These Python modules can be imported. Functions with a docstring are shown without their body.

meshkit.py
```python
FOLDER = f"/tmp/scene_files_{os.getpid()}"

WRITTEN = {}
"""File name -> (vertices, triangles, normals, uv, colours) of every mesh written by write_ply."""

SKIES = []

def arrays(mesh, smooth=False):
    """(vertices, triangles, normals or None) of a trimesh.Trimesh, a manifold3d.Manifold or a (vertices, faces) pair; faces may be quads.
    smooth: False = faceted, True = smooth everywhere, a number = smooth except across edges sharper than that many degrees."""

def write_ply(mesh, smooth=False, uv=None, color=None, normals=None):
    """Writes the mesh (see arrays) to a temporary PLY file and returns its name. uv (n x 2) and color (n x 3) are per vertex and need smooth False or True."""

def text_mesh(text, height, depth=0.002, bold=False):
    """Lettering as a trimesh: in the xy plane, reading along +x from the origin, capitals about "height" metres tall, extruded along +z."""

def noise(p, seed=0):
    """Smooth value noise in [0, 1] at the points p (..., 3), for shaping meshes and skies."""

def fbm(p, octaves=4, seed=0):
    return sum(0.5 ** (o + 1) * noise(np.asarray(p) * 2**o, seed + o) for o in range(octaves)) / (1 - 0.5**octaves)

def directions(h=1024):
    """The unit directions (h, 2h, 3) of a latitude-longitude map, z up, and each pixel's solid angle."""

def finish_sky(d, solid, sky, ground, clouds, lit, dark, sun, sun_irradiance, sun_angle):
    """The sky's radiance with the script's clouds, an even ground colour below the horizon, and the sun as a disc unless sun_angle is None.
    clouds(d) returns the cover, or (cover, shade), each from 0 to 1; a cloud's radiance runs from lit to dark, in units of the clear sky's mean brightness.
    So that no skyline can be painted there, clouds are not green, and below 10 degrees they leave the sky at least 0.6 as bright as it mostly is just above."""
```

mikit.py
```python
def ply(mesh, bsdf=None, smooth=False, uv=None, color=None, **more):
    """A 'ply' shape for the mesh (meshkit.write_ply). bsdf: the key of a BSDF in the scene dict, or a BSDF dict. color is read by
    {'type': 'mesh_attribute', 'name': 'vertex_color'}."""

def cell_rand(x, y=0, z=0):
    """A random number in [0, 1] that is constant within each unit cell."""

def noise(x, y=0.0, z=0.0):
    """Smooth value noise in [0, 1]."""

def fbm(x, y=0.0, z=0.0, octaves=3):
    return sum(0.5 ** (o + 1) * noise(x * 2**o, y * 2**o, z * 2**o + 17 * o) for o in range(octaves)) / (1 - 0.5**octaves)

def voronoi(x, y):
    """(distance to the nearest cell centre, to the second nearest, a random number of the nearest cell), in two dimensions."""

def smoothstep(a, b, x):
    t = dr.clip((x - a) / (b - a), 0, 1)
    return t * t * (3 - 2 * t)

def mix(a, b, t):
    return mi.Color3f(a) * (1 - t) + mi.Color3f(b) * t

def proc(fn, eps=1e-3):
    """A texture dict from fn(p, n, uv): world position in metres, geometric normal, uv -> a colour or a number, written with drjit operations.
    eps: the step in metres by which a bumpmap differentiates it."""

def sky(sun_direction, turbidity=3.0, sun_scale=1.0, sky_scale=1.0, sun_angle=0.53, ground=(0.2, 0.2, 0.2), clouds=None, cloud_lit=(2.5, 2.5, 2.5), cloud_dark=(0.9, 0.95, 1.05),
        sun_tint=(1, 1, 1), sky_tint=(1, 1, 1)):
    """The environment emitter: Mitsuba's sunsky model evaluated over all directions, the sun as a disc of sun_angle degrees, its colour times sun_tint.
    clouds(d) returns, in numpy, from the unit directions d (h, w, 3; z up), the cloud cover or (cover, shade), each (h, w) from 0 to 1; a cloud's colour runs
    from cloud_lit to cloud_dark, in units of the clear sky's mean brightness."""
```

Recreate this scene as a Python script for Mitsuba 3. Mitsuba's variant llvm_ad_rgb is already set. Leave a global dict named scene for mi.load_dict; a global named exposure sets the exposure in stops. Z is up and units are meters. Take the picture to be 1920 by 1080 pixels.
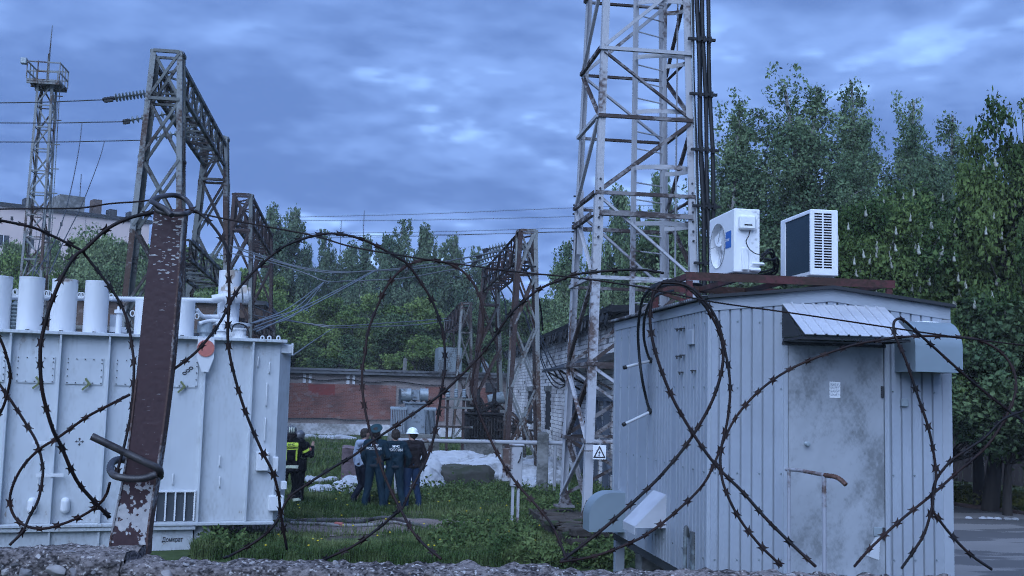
import math, random
import numpy as np, trimesh, manifold3d as m3, mitsuba as mi, drjit as dr
import mikit, meshkit
from mikit import noise, fbm, smoothstep, mix, cell_rand
from shapely.geometry import Polygon

# ------------------------------------------------------------------ camera, light, exposure
YAW, PITCH, ROLL, FPX, CAM = math.radians(8.13), math.atan(195 / 2000), 0.025, 2000.0, np.array([0, 0, 2.75])
_Fh = np.array([math.sin(YAW), math.cos(YAW), 0]); _Rh = np.array([math.cos(YAW), -math.sin(YAW), 0]); _Z = np.array([0, 0, 1.0])
FWD = math.cos(PITCH) * _Fh + math.sin(PITCH) * _Z
_U0 = -math.sin(PITCH) * _Fh + math.cos(PITCH) * _Z
IMX = math.cos(ROLL) * _Rh + math.sin(ROLL) * _U0
IMU = -math.sin(ROLL) * _Rh + math.cos(ROLL) * _U0
TF = mi.ScalarTransform4f
exposure = 3.52


def sky_clouds(d):
    """Overcast dusk: one layered deck, darker low down as an overcast sky is, with soft streaks and a few thin places."""
    z = np.clip(d[..., 2], 0.0, 1)
    k = 1.0 / (z + 0.16)
    p = np.stack([d[..., 0] * k * 2.0, d[..., 1] * k * 2.4, z * 0.0 + 3.1], -1)
    w = meshkit.fbm(p * 0.7 + 5.0, 3, 3)[..., None] * np.array([0.9, 0.9, 0])
    a = meshkit.fbm(p * np.array([1.0, 1.25, 1]) + w, 5, 11)
    b = meshkit.fbm(p * 2.1 + 2 * w, 5, 29)
    c = meshkit.fbm(p * 6.0 + 3 * w, 4, 43)
    m = np.clip((0.40 * a + 0.33 * b + 0.27 * c - 0.40) / 0.19, 0, 1)
    gap = np.clip((b - 0.60) / 0.10, 0, 1) * np.clip((a - 0.48) / 0.12, 0, 1) * np.clip((c - 0.36) / 0.2, 0, 1)
    shade = np.clip(0.93 - 0.33 * m ** 1.3 - 0.42 * gap - 0.20 * z - 0.20 * np.exp(-z / 0.08), 0, 1)
    cover = np.clip(1.0 - 0.35 * gap, 0, 1)
    return cover, shade


scene = {'type': 'scene',
         'camera': {'type': 'perspective', 'fov': 2 * math.degrees(math.atan(960 / FPX)), 'fov_axis': 'x', 'near_clip': 0.1, 'far_clip': 3000.0, 'medium': {'type': 'ref', 'id': 'haze_air'},
                    'to_world': TF().look_at(origin=CAM.tolist(), target=(CAM + FWD).tolist(), up=IMU.tolist())},
         'daylight': mikit.sky((-0.42, -1.0, 0.9), turbidity=4, sun_scale=0.30, sky_scale=0.62, sun_angle=60, sun_tint=(0.50, 0.80, 1.58),
                               clouds=sky_clouds, cloud_lit=(0.57, 0.94, 1.86), cloud_dark=(0.120, 0.246, 0.655), sky_tint=(1.05, 1.15, 1.25), ground=(0.06, 0.07, 0.06))}
labels = {}
ORD = 'first second third fourth fifth sixth seventh eighth ninth tenth eleventh twelfth thirteenth fourteenth fifteenth sixteenth seventeenth eighteenth nineteenth twentieth twenty-first twenty-second twenty-third twenty-fourth twenty-fifth'.split()
def rank(xs): return [ORD[sorted(xs).index(x)] for x in xs]
scene['haze_air'] = {'type': 'homogeneous', 'albedo': {'type': 'rgb', 'value': [0.95, 0.95, 0.95]}, 'sigma_t': 0.0006}
rng = np.random.default_rng(7)
random.seed(7)


# ------------------------------------------------------------------ helpers
def ray(px, py): return FWD + (px - 960) / FPX * IMX - (py - 540) / FPX * IMU
def at(px, py, depth): return CAM + ray(px, py) * depth                                  # a point at this distance along the view axis
def on_z(px, py, z=0.0): d = ray(px, py); return CAM + d * ((z - CAM[2]) / d[2])         # ... on a level plane
def on_y(px, py, y): d = ray(px, py); return CAM + d * (y / d[1])                         # ... on a plane facing south
def on_x(px, py, x): d = ray(px, py); return CAM + d * (x / d[0])
def foot(px, depth, z=0.0): p = at(px, 735, depth); return np.array([p[0], p[1], z])      # on the ground below that point


def unit(v): v = np.asarray(v, float); return v / np.linalg.norm(v)


def key_for(name, parent=None):
    base = f'{parent}__{name}' if parent else name
    taken = lambda k: k in scene or k in labels or k in _used
    k, i = base, 0
    while taken(k): i += 1; k = f'{base}_{i:03d}'
    _used.add(k)
    return k


_used = set()


def lab(key, label, cat=None, group=None, kind=None):
    d = {}
    if label: d['label'] = label
    if cat: d['category'] = cat
    if group: d['group'] = group
    if kind: d['kind'] = kind
    labels[key] = d
    return key


def thing(name, label, cat, group=None): return lab(key_for(name), label, cat, group)


def put(name, shape, parent=None, M=None, kind=None, label=None):
    """One entry from a ready shape dict, under a matrix."""
    k = key_for(name, parent)
    scene[k] = shape if M is None else {**shape, 'to_world': TF(np.asarray(M, float))}
    if kind or label: lab(k, label, kind=kind)
    return k


def obj(name, mesh, mat, parent=None, smooth=False, M=None, kind=None, label=None, **kw):
    if isinstance(mesh, list): mesh = join(mesh)
    return put(name, mikit.ply(mesh, mat, smooth, **kw), parent, M, kind, label)


def join(ms): return trimesh.util.concatenate([m if isinstance(m, trimesh.Trimesh) else tm(m) for m in ms])
def tm(m):
    if hasattr(m, 'to_mesh'):
        g = m.to_mesh(); return trimesh.Trimesh(np.array(g.vert_properties[:, :3]), np.array(g.tri_verts), process=False)
    return trimesh.Trimesh(m[0], m[1], process=False)


def frame(p, q, hint=(0, 0, 1), w=1.0, h=1.0):
    """Matrix taking a unit bar (z from 0 to 1, section 1 by 1) to the bar from p to q."""
    p, q = np.asarray(p, float), np.asarray(q, float)
    L = np.linalg.norm(q - p); z = (q - p) / L
    hint = np.asarray(hint, float)
    if abs(np.dot(unit(hint), z)) > 0.98: hint = np.array([1.0, 0, 0]) if abs(z[0]) < 0.9 else np.array([0, 1.0, 0])
    x = unit(np.cross(hint, z)); y = np.cross(z, x)
    M = np.eye(4); M[:3, 0], M[:3, 1], M[:3, 2], M[:3, 3] = x * w, y * h, z * L, p
    return M


def box(lo, hi, bevel=0.0):
    lo, hi = np.minimum(lo, hi).astype(float), np.maximum(lo, hi).astype(float)
    if bevel > 0:
        b = min(bevel, 0.45 * float((hi - lo).min()))
        pts = []
        for s in np.ndindex(2, 2, 2):
            c = np.where(np.array(s) == 1, hi, lo); g = np.where(np.array(s) == 1, -1, 1)
            for a in range(3):
                v = c + g * b; v[a] = c[a]; pts.append(v)
        return tm(m3.Manifold.hull_points(np.array(pts, np.float32)))
    m = trimesh.creation.box(hi - lo); m.apply_translation((lo + hi) / 2); return m


def bar(p, q, w=0.05, h=None, hint=(0, 0, 1)):
    m = trimesh.creation.box((1, 1, 1)); m.apply_translation((0, 0, 0.5)); m.apply_transform(frame(p, q, hint, w, h or w)); return m


def tube(pts, r, n=8, cap=True, closed=False):
    p = np.asarray(pts, float)
    t = (np.roll(p, -1, 0) - np.roll(p, 1, 0)) if closed else np.gradient(p, axis=0)
    t /= np.linalg.norm(t, axis=1, keepdims=True) + 1e-12
    a = np.cross(t[0], (0, 0, 1) if abs(t[0][2]) < 0.9 else (1, 0, 0)); a = unit(a)
    R = []
    for i in range(len(p)):
        a = a - t[i] * np.dot(a, t[i]); a = unit(a); R.append((a, np.cross(t[i], a)))
    r = np.broadcast_to(r, (len(p),)); ang = np.arange(n) * 2 * np.pi / n
    v = np.concatenate([p[i] + r[i] * (np.cos(ang)[:, None] * R[i][0] + np.sin(ang)[:, None] * R[i][1]) for i in range(len(p))])
    f = []
    for i in range(len(p) if closed else len(p) - 1):
        j0, j1 = i * n, ((i + 1) % len(p)) * n
        for k in range(n):
            k2 = (k + 1) % n; f += [[j0 + k, j0 + k2, j1 + k2], [j0 + k, j1 + k2, j1 + k]]
    if cap and not closed:
        b = (len(p) - 1) * n
        for k in range(1, n - 1): f += [[0, k + 1, k], [b, b + k, b + k + 1]]
    return trimesh.Trimesh(v, np.array(f), process=False)


def cyl(p, q, r, n=16, r2=None): return tube([p, q], [r, r if r2 is None else r2], n)


def spline(pts, n=12):
    """Catmull-Rom through the points."""
    P = np.asarray(pts, float); P = np.vstack([2 * P[0] - P[1], P, 2 * P[-1] - P[-2]]); out = []
    t = np.linspace(0, 1, n, endpoint=False)[:, None]
    for i in range(1, len(P) - 2):
        a, b, c, d = P[i - 1:i + 3]
        out.append(0.5 * (2 * b + (c - a) * t + (2 * a - 5 * b + 4 * c - d) * t**2 + (3 * b - a - 3 * c + d) * t**3))
    return np.vstack(out + [P[-2:-1]])


def lathe(profile, n=20):
    """Solid of revolution round z from (radius, z) pairs."""
    pr = np.asarray(profile, float); ang = np.arange(n) * 2 * np.pi / n
    v = np.concatenate([np.stack([r * np.cos(ang), r * np.sin(ang), 0 * ang + z], 1) for r, z in pr]); f = []
    for i in range(len(pr) - 1):
        for k in range(n):
            k2 = (k + 1) % n; f += [[i * n + k, i * n + k2, i * n + n + k2], [i * n + k, i * n + n + k2, i * n + n + k]]
    return trimesh.Trimesh(v, np.array(f), process=False)


def prism(poly, lo, hi, axis=1):
    """A polygon extruded along an axis: axis 1 takes (x, z) points from y=lo to y=hi, axis 0 takes (y, z), axis 2 takes (x, y)."""
    g = poly if hasattr(poly, 'exterior') else Polygon(poly)
    m = trimesh.creation.extrude_polygon(g, hi - lo, engine='earcut'); v = m.vertices.copy(); v[:, 2] += lo
    m.vertices = v[:, {2: [0, 1, 2], 1: [0, 2, 1], 0: [2, 0, 1]}[axis]]
    if axis == 1: m.invert()
    return m


def moved(m, M): m = m.copy(); m.apply_transform(M); return m
def mat4(o, x, y, z): M = np.eye(4); M[:3, 0], M[:3, 1], M[:3, 2], M[:3, 3] = x, y, z, o; return M


# ------------------------------------------------------------------ materials
def bsdf(name, color, rough=0.6, spec=0.3, metal=0.0, bump=None, bump_eps=2e-3, **kw):
    c = color if isinstance(color, dict) else {'type': 'rgb', 'value': list(color)}
    b = {'type': 'principled', 'base_color': c, 'roughness': rough, 'specular': spec, 'metallic': metal, **kw}
    if bump is not None: b = {'type': 'bumpmap', 'nested': b, 'arbitrary': mikit.proc(bump[0], bump_eps), 'scale': bump[1]}
    scene[name] = {'type': 'twosided', 'nested': b}


def worn(base, rust, amount, scale=3.0, dirt=0.15, streak=True, edge=0.07):
    """Painted steel: paint mottled by dirt, with rust breaking through in patches."""
    def fn(p, n, uv):
        k = fbm(p.x * scale, p.y * scale, p.z * scale * (0.35 if streak else 1.0), 4)
        f = fbm(p.x * scale * 9 + 7, p.y * scale * 9, p.z * scale * 9, 3)
        d = fbm(p.x * 1.3 + 3, p.y * 1.3, p.z * 0.9 + 9, 3)
        r = smoothstep(1 - amount - edge, 1 - amount + edge, 0.75 * k + 0.25 * f + 0.1)
        paint = mix(base, [c * 0.55 for c in base], dirt * 2 * d * (0.5 + f))
        return mix(paint, mix(rust, [c * 0.45 for c in rust], f), r)
    return mikit.proc(fn)


RUST = (0.115, 0.052, 0.032)
bsdf('mat_tower_paint', worn((0.40, 0.40, 0.42), (0.13, 0.085, 0.07), 0.27, 1.6), 0.6)
bsdf('mat_tower_rust', worn((0.22, 0.205, 0.205), (0.078, 0.056, 0.050), 0.45, 2.5), 0.7)
bsdf('mat_gantry', worn((0.15, 0.158, 0.15), (0.06, 0.045, 0.04), 0.38, 2.0), 0.75)
bsdf('mat_gantry_rust', worn((0.072, 0.066, 0.068), (0.070, 0.044, 0.040), 0.50, 2.0), 0.75)
bsdf('mat_gantry_light', worn((0.23, 0.24, 0.235), (0.10, 0.06, 0.045), 0.36, 2.0), 0.7)
bsdf('mat_black', (0.012, 0.013, 0.015), 0.55)
bsdf('mat_dark', (0.03, 0.032, 0.036), 0.6)
bsdf('mat_wire', (0.05, 0.053, 0.058), 0.55)
bsdf('mat_conductor', (0.17, 0.18, 0.19), 0.35, metal=0.5)
bsdf('mat_zinc', worn((0.30, 0.345, 0.37), (0.2, 0.2, 0.2), 0.2, 2.0), 0.45, metal=0.25)
bsdf('mat_zinc_dark', worn((0.19, 0.225, 0.24), (0.12, 0.13, 0.135), 0.25, 2.0), 0.5)
bsdf('mat_red_steel', worn((0.10, 0.030, 0.030), (0.07, 0.035, 0.025), 0.42, 4.0), 0.55)
bsdf('mat_white_plastic', worn((0.78, 0.78, 0.79), (0.5, 0.48, 0.45), 0.12, 2.5, dirt=0.06), 0.4)
bsdf('mat_sign_white', (0.75, 0.75, 0.76), 0.5)
bsdf('mat_ink', (0.03, 0.03, 0.035), 0.6)
bsdf('mat_concrete', worn((0.26, 0.255, 0.245), (0.13, 0.13, 0.12), 0.45, 2.0, streak=False, edge=0.2), 0.9)
# ------------------------------------------------------------------ the ground, the road, the track
def ground_col(p, n, uv):
    a = fbm(p.x * 0.35, p.y * 0.35, 0, 4); b = fbm(p.x * 6, p.y * 6, 0, 4); c = fbm(p.x * 1.7 + 9, p.y * 1.7, 0, 3)
    g = mix((0.026, 0.042, 0.018), (0.05, 0.066, 0.026), b)
    return mix(g, mix((0.05, 0.042, 0.035), (0.085, 0.072, 0.062), b), smoothstep(0.52, 0.66, 0.5 * a + 0.5 * c))
bsdf('mat_ground', mikit.proc(ground_col), 0.95, 0.1, bump=(lambda p, n, uv: fbm(p.x * 7, p.y * 7, 0, 4), 0.05), bump_eps=0.01)
bsdf('mat_dirt', mikit.proc(lambda p, n, uv: mix((0.10, 0.078, 0.070), (0.215, 0.172, 0.158), fbm(p.x * 5, p.y * 5, 0, 5))), 0.95, 0.1,
     bump=(lambda p, n, uv: fbm(p.x * 14, p.y * 14, 0, 4), 0.04), bump_eps=0.008)
def road_col(p, n, uv):
    a = fbm(p.x * 0.5, p.y * 1.9, 0, 4); b = fbm(p.x * 40, p.y * 40, 0, 3); w = smoothstep(0.52, 0.58, fbm(p.x * 0.45 + 31, p.y * 1.5 + 4, 0, 4))
    return mix(mix((0.12, 0.115, 0.115), (0.17, 0.16, 0.158), 0.6 * a + 0.4 * b), (0.05, 0.05, 0.054), 0.75 * w)
bsdf('mat_road', mikit.proc(road_col), 0.75, 0.3, bump=(lambda p, n, uv: fbm(p.x * 30, p.y * 30, 0, 3), 0.012), bump_eps=0.004)


def ground_z(x, y):
    q = np.stack([np.asarray(x) * 0.5, np.asarray(y) * 0.5, 0 * np.asarray(x) + 1.5], -1)
    return 0.10 * (meshkit.fbm(q, 3, 5) - 0.5)


def ground_mesh():
    xs = np.concatenate([[-690, -300, -90], np.arange(-40, 26, 0.5), [60, 300, 690]]); ys = np.concatenate([[-190, -10, 0], np.arange(4, 66, 0.5), [90, 200, 500, 890]])
    X, Y = np.meshgrid(xs, ys); Z = np.where((np.abs(X) < 41) & (Y > 3) & (Y < 66), ground_z(X, Y), 0)
    n = len(xs); i, j = np.meshgrid(np.arange(n - 1), np.arange(len(ys) - 1)); a = (j * n + i).ravel()
    return trimesh.Trimesh(np.stack([X, Y, Z], -1).reshape(-1, 3), np.concatenate([np.stack([a, a + 1, a + n + 1], 1), np.stack([a, a + n + 1, a + n], 1)]), process=False)
lab(obj('ground', ground_mesh(), 'mat_ground', smooth=True), 'rough green and bare ground of the yard', kind='structure')


def sheet(poly, lift, step=0.35):
    """A flat patch following the ground, lift metres above it."""
    g = Polygon(poly); x0, y0, x1, y1 = g.bounds; P = []
    m = trimesh.creation.extrude_polygon(g, 0.01, engine='earcut')
    m = m.subdivide_to_size(step); v = m.vertices; k = v[:, 2] > 0.005
    m.update_faces(k[m.faces].all(1)); v = m.vertices.copy(); v[:, 2] = ground_z(v[:, 0], v[:, 1]) + lift; m.vertices = v
    return m


edge_rng = np.random.default_rng(3)
def rough_outline(pts, amp, n=14):
    P = []
    for a, b in zip(pts, pts[1:] + pts[:1]):
        for t in np.linspace(0, 1, n, endpoint=False): P.append(np.array(a) * (1 - t) + np.array(b) * t + edge_rng.normal(0, amp, 2))
    return P
track = [on_z(x, y)[:2] for x, y in [(380, 1000), (470, 983), (560, 972), (700, 972), (830, 974), (905, 978), (905, 986), (860, 996), (760, 1000), (640, 1003), (520, 1007), (420, 1012)]]
lab(obj('dirt_track', sheet(rough_outline([tuple(t) for t in track], 0.13, 7), 0.012), 'mat_dirt', smooth=True), 'bare earth track across the grass', kind='structure')
kerb_a, kerb_b = on_z(1790, 951)[:2], on_z(1925, 969)[:2]
kd = unit(kerb_b - kerb_a)
road_poly = [kerb_a - kd * 6, kerb_b + kd * 14, kerb_b + kd * 14 + np.array([6, -22]), np.array([5.2, 13.5]), np.array([7.2, 15.0]), np.array([8.2, 19.0])]
lab(obj('asphalt_road', sheet(road_poly, 0.03), 'mat_road', smooth=True), 'worn grey asphalt drive with damp patches', kind='structure')

# ------------------------------------------------------------------ concrete fence in front of the lens
def conc_col(p, n, uv):
    a = fbm(p.x * 12, p.y * 12, p.z * 12, 4); b = fbm(p.x * 110, p.y * 110, p.z * 110, 4); c = fbm(p.x * 260 + 3, p.y * 260, p.z * 260, 2)
    k = mix((0.022, 0.020, 0.021), (0.190, 0.165, 0.160), smoothstep(0.34, 0.64, 0.40 * b + 0.25 * a + 0.35 * c))
    return mix(k, (0.36, 0.335, 0.32), smoothstep(0.62, 0.68, 0.5 * c + 0.5 * fbm(p.x * 150, p.y * 150, p.z * 150 + 5, 2)))
bsdf('mat_conglomerate', mikit.proc(conc_col), 0.9, 0.2, bump=(lambda p, n, uv: fbm(p.x * 190, p.y * 190, p.z * 190, 3), 0.0045), bump_eps=7e-4)
for i, c in enumerate([(0.36, 0.335, 0.325), (0.30, 0.235, 0.18), (0.14, 0.095, 0.08), (0.21, 0.20, 0.205), (0.085, 0.08, 0.082)]):
    bsdf(f'mat_stone_{i}', mikit.proc(lambda p, n, uv, c=c: mix(c, [x * 0.55 for x in c], fbm(p.x * 70, p.y * 70, p.z * 70, 4))), 0.7)

fence = thing('concrete_fence', 'rough conglomerate concrete fence top running along the bottom of the picture', 'fence')
WF = np.array([*(_Fh[:2] * 2.0), 0.0])                       # the far top edge, straight ahead of the camera
def wall_pt(s, d, z): return WF + _Rh * s - _Fh * d + _Z * z
def fence_panel(s0, s1, top, seed, step=0.0065):
    S = np.arange(s0, s1 + 1e-6, step)
    prof = [(0.0, -2.43), (0.0, -0.5), (0.0, -0.12)] + [(0.0, -0.12 + 0.11 * t) for t in np.linspace(0.1, 1, 12)] + [(0.005, -0.003)]
    prof += [(0.005 + 0.10 * t, 0.0) for t in np.linspace(0, 1, 17)[1:]] + [(0.110, -0.004), (0.112, -0.012)]
    prof += [(0.112, -0.012 - 0.14 * t) for t in np.linspace(0.05, 1, 20)] + [(0.112, -0.5), (0.112, -2.43)]
    pr = np.array(prof); n = len(pr)
    P = np.array([[s, d, top + z] for s in S for d, z in pr])
    q = P * np.array([22, 22, 22]) + seed * 7.3
    lo, hi = meshkit.fbm(q * 0.35, 3, seed) - 0.5, meshkit.fbm(q * 2.2, 4, seed + 4) - 0.5
    deep = np.clip((meshkit.fbm(q * 1.0 + 40, 3, seed + 9) - 0.52) * 4, 0, 1)
    up = (P[:, 2] > top - 0.008)
    amp = 0.022 * lo + 0.019 * hi - 0.010 * deep
    fine = P[:, 2] > top - 0.2
    P[:, 2] += np.where(fine, np.where(up, amp, amp * 0.4), 0)
    P[:, 1] += np.where(fine & ~up, np.sign(P[:, 1] - 0.05) * (amp + 0.006 * hi), 0)
    P[:, 0] += np.where(fine, 0.006 * hi, 0)
    W = WF + P[:, :1] * _Rh - P[:, 1:2] * _Fh + P[:, 2:] * _Z
    m = len(S); i, j = np.meshgrid(np.arange(n - 1), np.arange(m - 1)); a = (j * n + i).ravel()
    f = np.concatenate([np.stack([a, a + n + 1, a + 1], 1), np.stack([a, a + n, a + n + 1], 1)])
    caps = []
    for base in (0, (m - 1) * n): caps += [[base, base + k, base + k + 1] for k in range(1, n - 1)]
    return trimesh.Trimesh(W, np.vstack([f, caps]), process=False)
TOP_R, TOP_L = 2.434, 2.449
panels = [obj('panel', fence_panel(-1.25, -0.655, TOP_L, 2), 'mat_conglomerate', fence, smooth=True),
          obj('panel', fence_panel(-0.668, 1.35, TOP_R, 5), 'mat_conglomerate', fence, smooth=True)]
pebbles = []
for k in range(6):
    m = trimesh.creation.icosphere(2, 1.0); v = m.vertices
    r = 1 + 1.0 * (meshkit.fbm(v * 1.3 + 9 * k, 3, k) - 0.5); v = v * r[:, None] * np.array([1, 0.8, 0.62])
    for q in range(9): nq = unit(np.random.default_rng(40 * k + q).normal(size=3)); dd = v @ nq; v = v - np.maximum(dd - 0.50, 0)[:, None] * nq * 0.85
    m.vertices = v; pebbles.append(m)
shared = {(k, c): mikit.ply(pebbles[k], f'mat_stone_{c}', 28) for k in range(6) for c in range(5)}
srng = np.random.default_rng(12)
placed = [(-0.985, 0.112, -0.026, 0.012, 1), (-0.915, 0.112, -0.028, 0.021, 2), (-0.865, 0.112, -0.03, 0.010, 0), (-0.83, 0.112, -0.030, 0.017, 3), (-0.775, 0.112, -0.026, 0.018, 0), (-0.745, 0.112, -0.03, 0.012, 3)]
for i in range(420):
    left = i < 52; s = srng.uniform(-1.0, -0.68) if left else srng.uniform(-0.66, 1.02)
    if srng.random() < 0.62: d, z = 0.113, srng.uniform(-0.075, -0.010)
    else: d, z = srng.uniform(0.01, 0.10), srng.uniform(-0.010, -0.001)
    placed.append((s, d, z, srng.choice([0.004, 0.006, 0.008, 0.011, 0.015], p=[.40, .3, .18, .08, .04]), srng.choice(5, p=[0.34, 0.14, 0.12, 0.24, 0.16])))
for s, d, z, r, c in placed:
    left = s < -0.66
    R = trimesh.transformations.random_rotation_matrix(srng.random(3)); R[:3, :3] = R[:3, :3] * r if r < 0.01 else np.diag([1, 1, 1]) @ (np.array([_Rh, -_Fh, _Z]).T @ trimesh.transformations.rotation_matrix(srng.uniform(-.4, .4), (0, 1, 0))[:3, :3]) * r
    R[:3, 3] = wall_pt(s, d, (TOP_L if left else TOP_R) + z)
    put('stone', shared[(int(srng.integers(6)), int(c))], panels[0 if left else 1], R)

# ------------------------------------------------------------------ the brown steel post and the rods tied round it
def post_col(p, n, uv):
    f = fbm(p.x * 160, p.y * 160, p.z * 120, 4); g = fbm(p.x * 45, p.y * 45, p.z * 26, 3); s = fbm(p.x * 120 + 5, p.y * 120, p.z * 300, 3)
    lower = smoothstep(2.60, 2.545, p.z); upper = smoothstep(2.86, 2.99, p.z)
    bare = smoothstep(0.585, 0.605, 0.5 * g + 0.25 * f + 0.25 * lower - 0.03) * lower + smoothstep(0.635, 0.66, 0.62 * s + 0.30 * g + 0.085 * upper) * (0.25 + 0.75 * upper)
    rust = mix((0.044, 0.025, 0.028), (0.068, 0.038, 0.041), f)
    return mix(rust, mix((0.30, 0.29, 0.29), (0.50, 0.48, 0.47), f), dr.clip(bare, 0, 1))
bsdf('mat_post', mikit.proc(post_col), 0.5, 0.35, bump=(lambda p, n, uv: fbm(p.x * 160, p.y * 160, p.z * 120, 3), 0.0007), bump_eps=8e-4)
bsdf('mat_post_edge', worn((0.30, 0.29, 0.29), (0.12, 0.07, 0.06), 0.45, 20.0), 0.6)
bsdf('mat_rod', worn((0.026, 0.022, 0.024), (0.075, 0.066, 0.066), 0.40, 40.0, streak=False), 0.45, 0.5)
bsdf('mat_wire_rust', worn((0.012, 0.0105, 0.012), (0.024, 0.014, 0.013), 0.42, 22.0, streak=False), 0.6, 0.2)
bsdf('mat_wire_red', worn((0.018, 0.012, 0.013), (0.036, 0.019, 0.016), 0.46, 22.0, streak=False), 0.65, 0.2)
ZP = 1.955
left_e = spline([(202, 1040), (211, 985), (229, 900), (243, 810), (257, 690), (268, 575), (279, 480), (289, 392)], 6)
right_e = spline([(284, 1040), (288, 985), (301, 900), (315, 805), (329, 690), (339, 575), (347, 480), (354, 392)], 6) - np.array([8.0, 0])
pv, pf = [], []
sec = lambda a, b: [a, b, b - 0.012 * unit(a - b) * 0 + _Fh * 0.020, b + _Fh * 0.020 + unit(a - b) * 0.006, b + _Fh * 0.006 + unit(a - b) * 0.006, a + _Fh * 0.006 - unit(a - b) * 0.006, a + _Fh * 0.020 - unit(a - b) * 0.006, a + _Fh * 0.020]
for l, r in zip(left_e, right_e): pv += sec(at(*l, ZP), at(*r, ZP))
pv = np.array(pv); ns = 8; L = len(pv) // ns
for i in range(L - 1):
    for k in range(ns):
        a, b, c, d = i * ns + k, i * ns + (k + 1) % ns, (i + 1) * ns + (k + 1) % ns, (i + 1) * ns + k; pf += [[a, b, c], [a, c, d]]
for base in (0, (L - 1) * ns):
    for q in ([0, 1, 4], [0, 4, 5], [1, 2, 3], [1, 3, 4], [0, 5, 6], [0, 6, 7]): pf.append([base + x for x in q])
pm = trimesh.Trimesh(pv, np.array(pf), process=False)
post = thing('steel_post', 'leaning brown steel channel post with peeling white paint at its foot', 'post')
obj('channel', pm, 'mat_post', post)
rim = [at(x + 2.2, y, ZP + 0.011) for x, y in right_e]; obj('edge_strip', join([bar(a, b, 0.0035, 0.025, hint=_Fh) for a, b in zip(rim[:-1], rim[1:])]), 'mat_post_edge', post)
rim2 = [at(x + 1, y, ZP - 0.0015) for x, y in left_e if y > 690]; obj('edge_strip', join([bar(a, b, 0.003, 0.002, hint=_Fh) for a, b in zip(rim2[:-1], rim2[1:])]), 'mat_post_edge', post)
def px_path(pts, n=8): return spline([at(*p) for p in pts], n)
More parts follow.
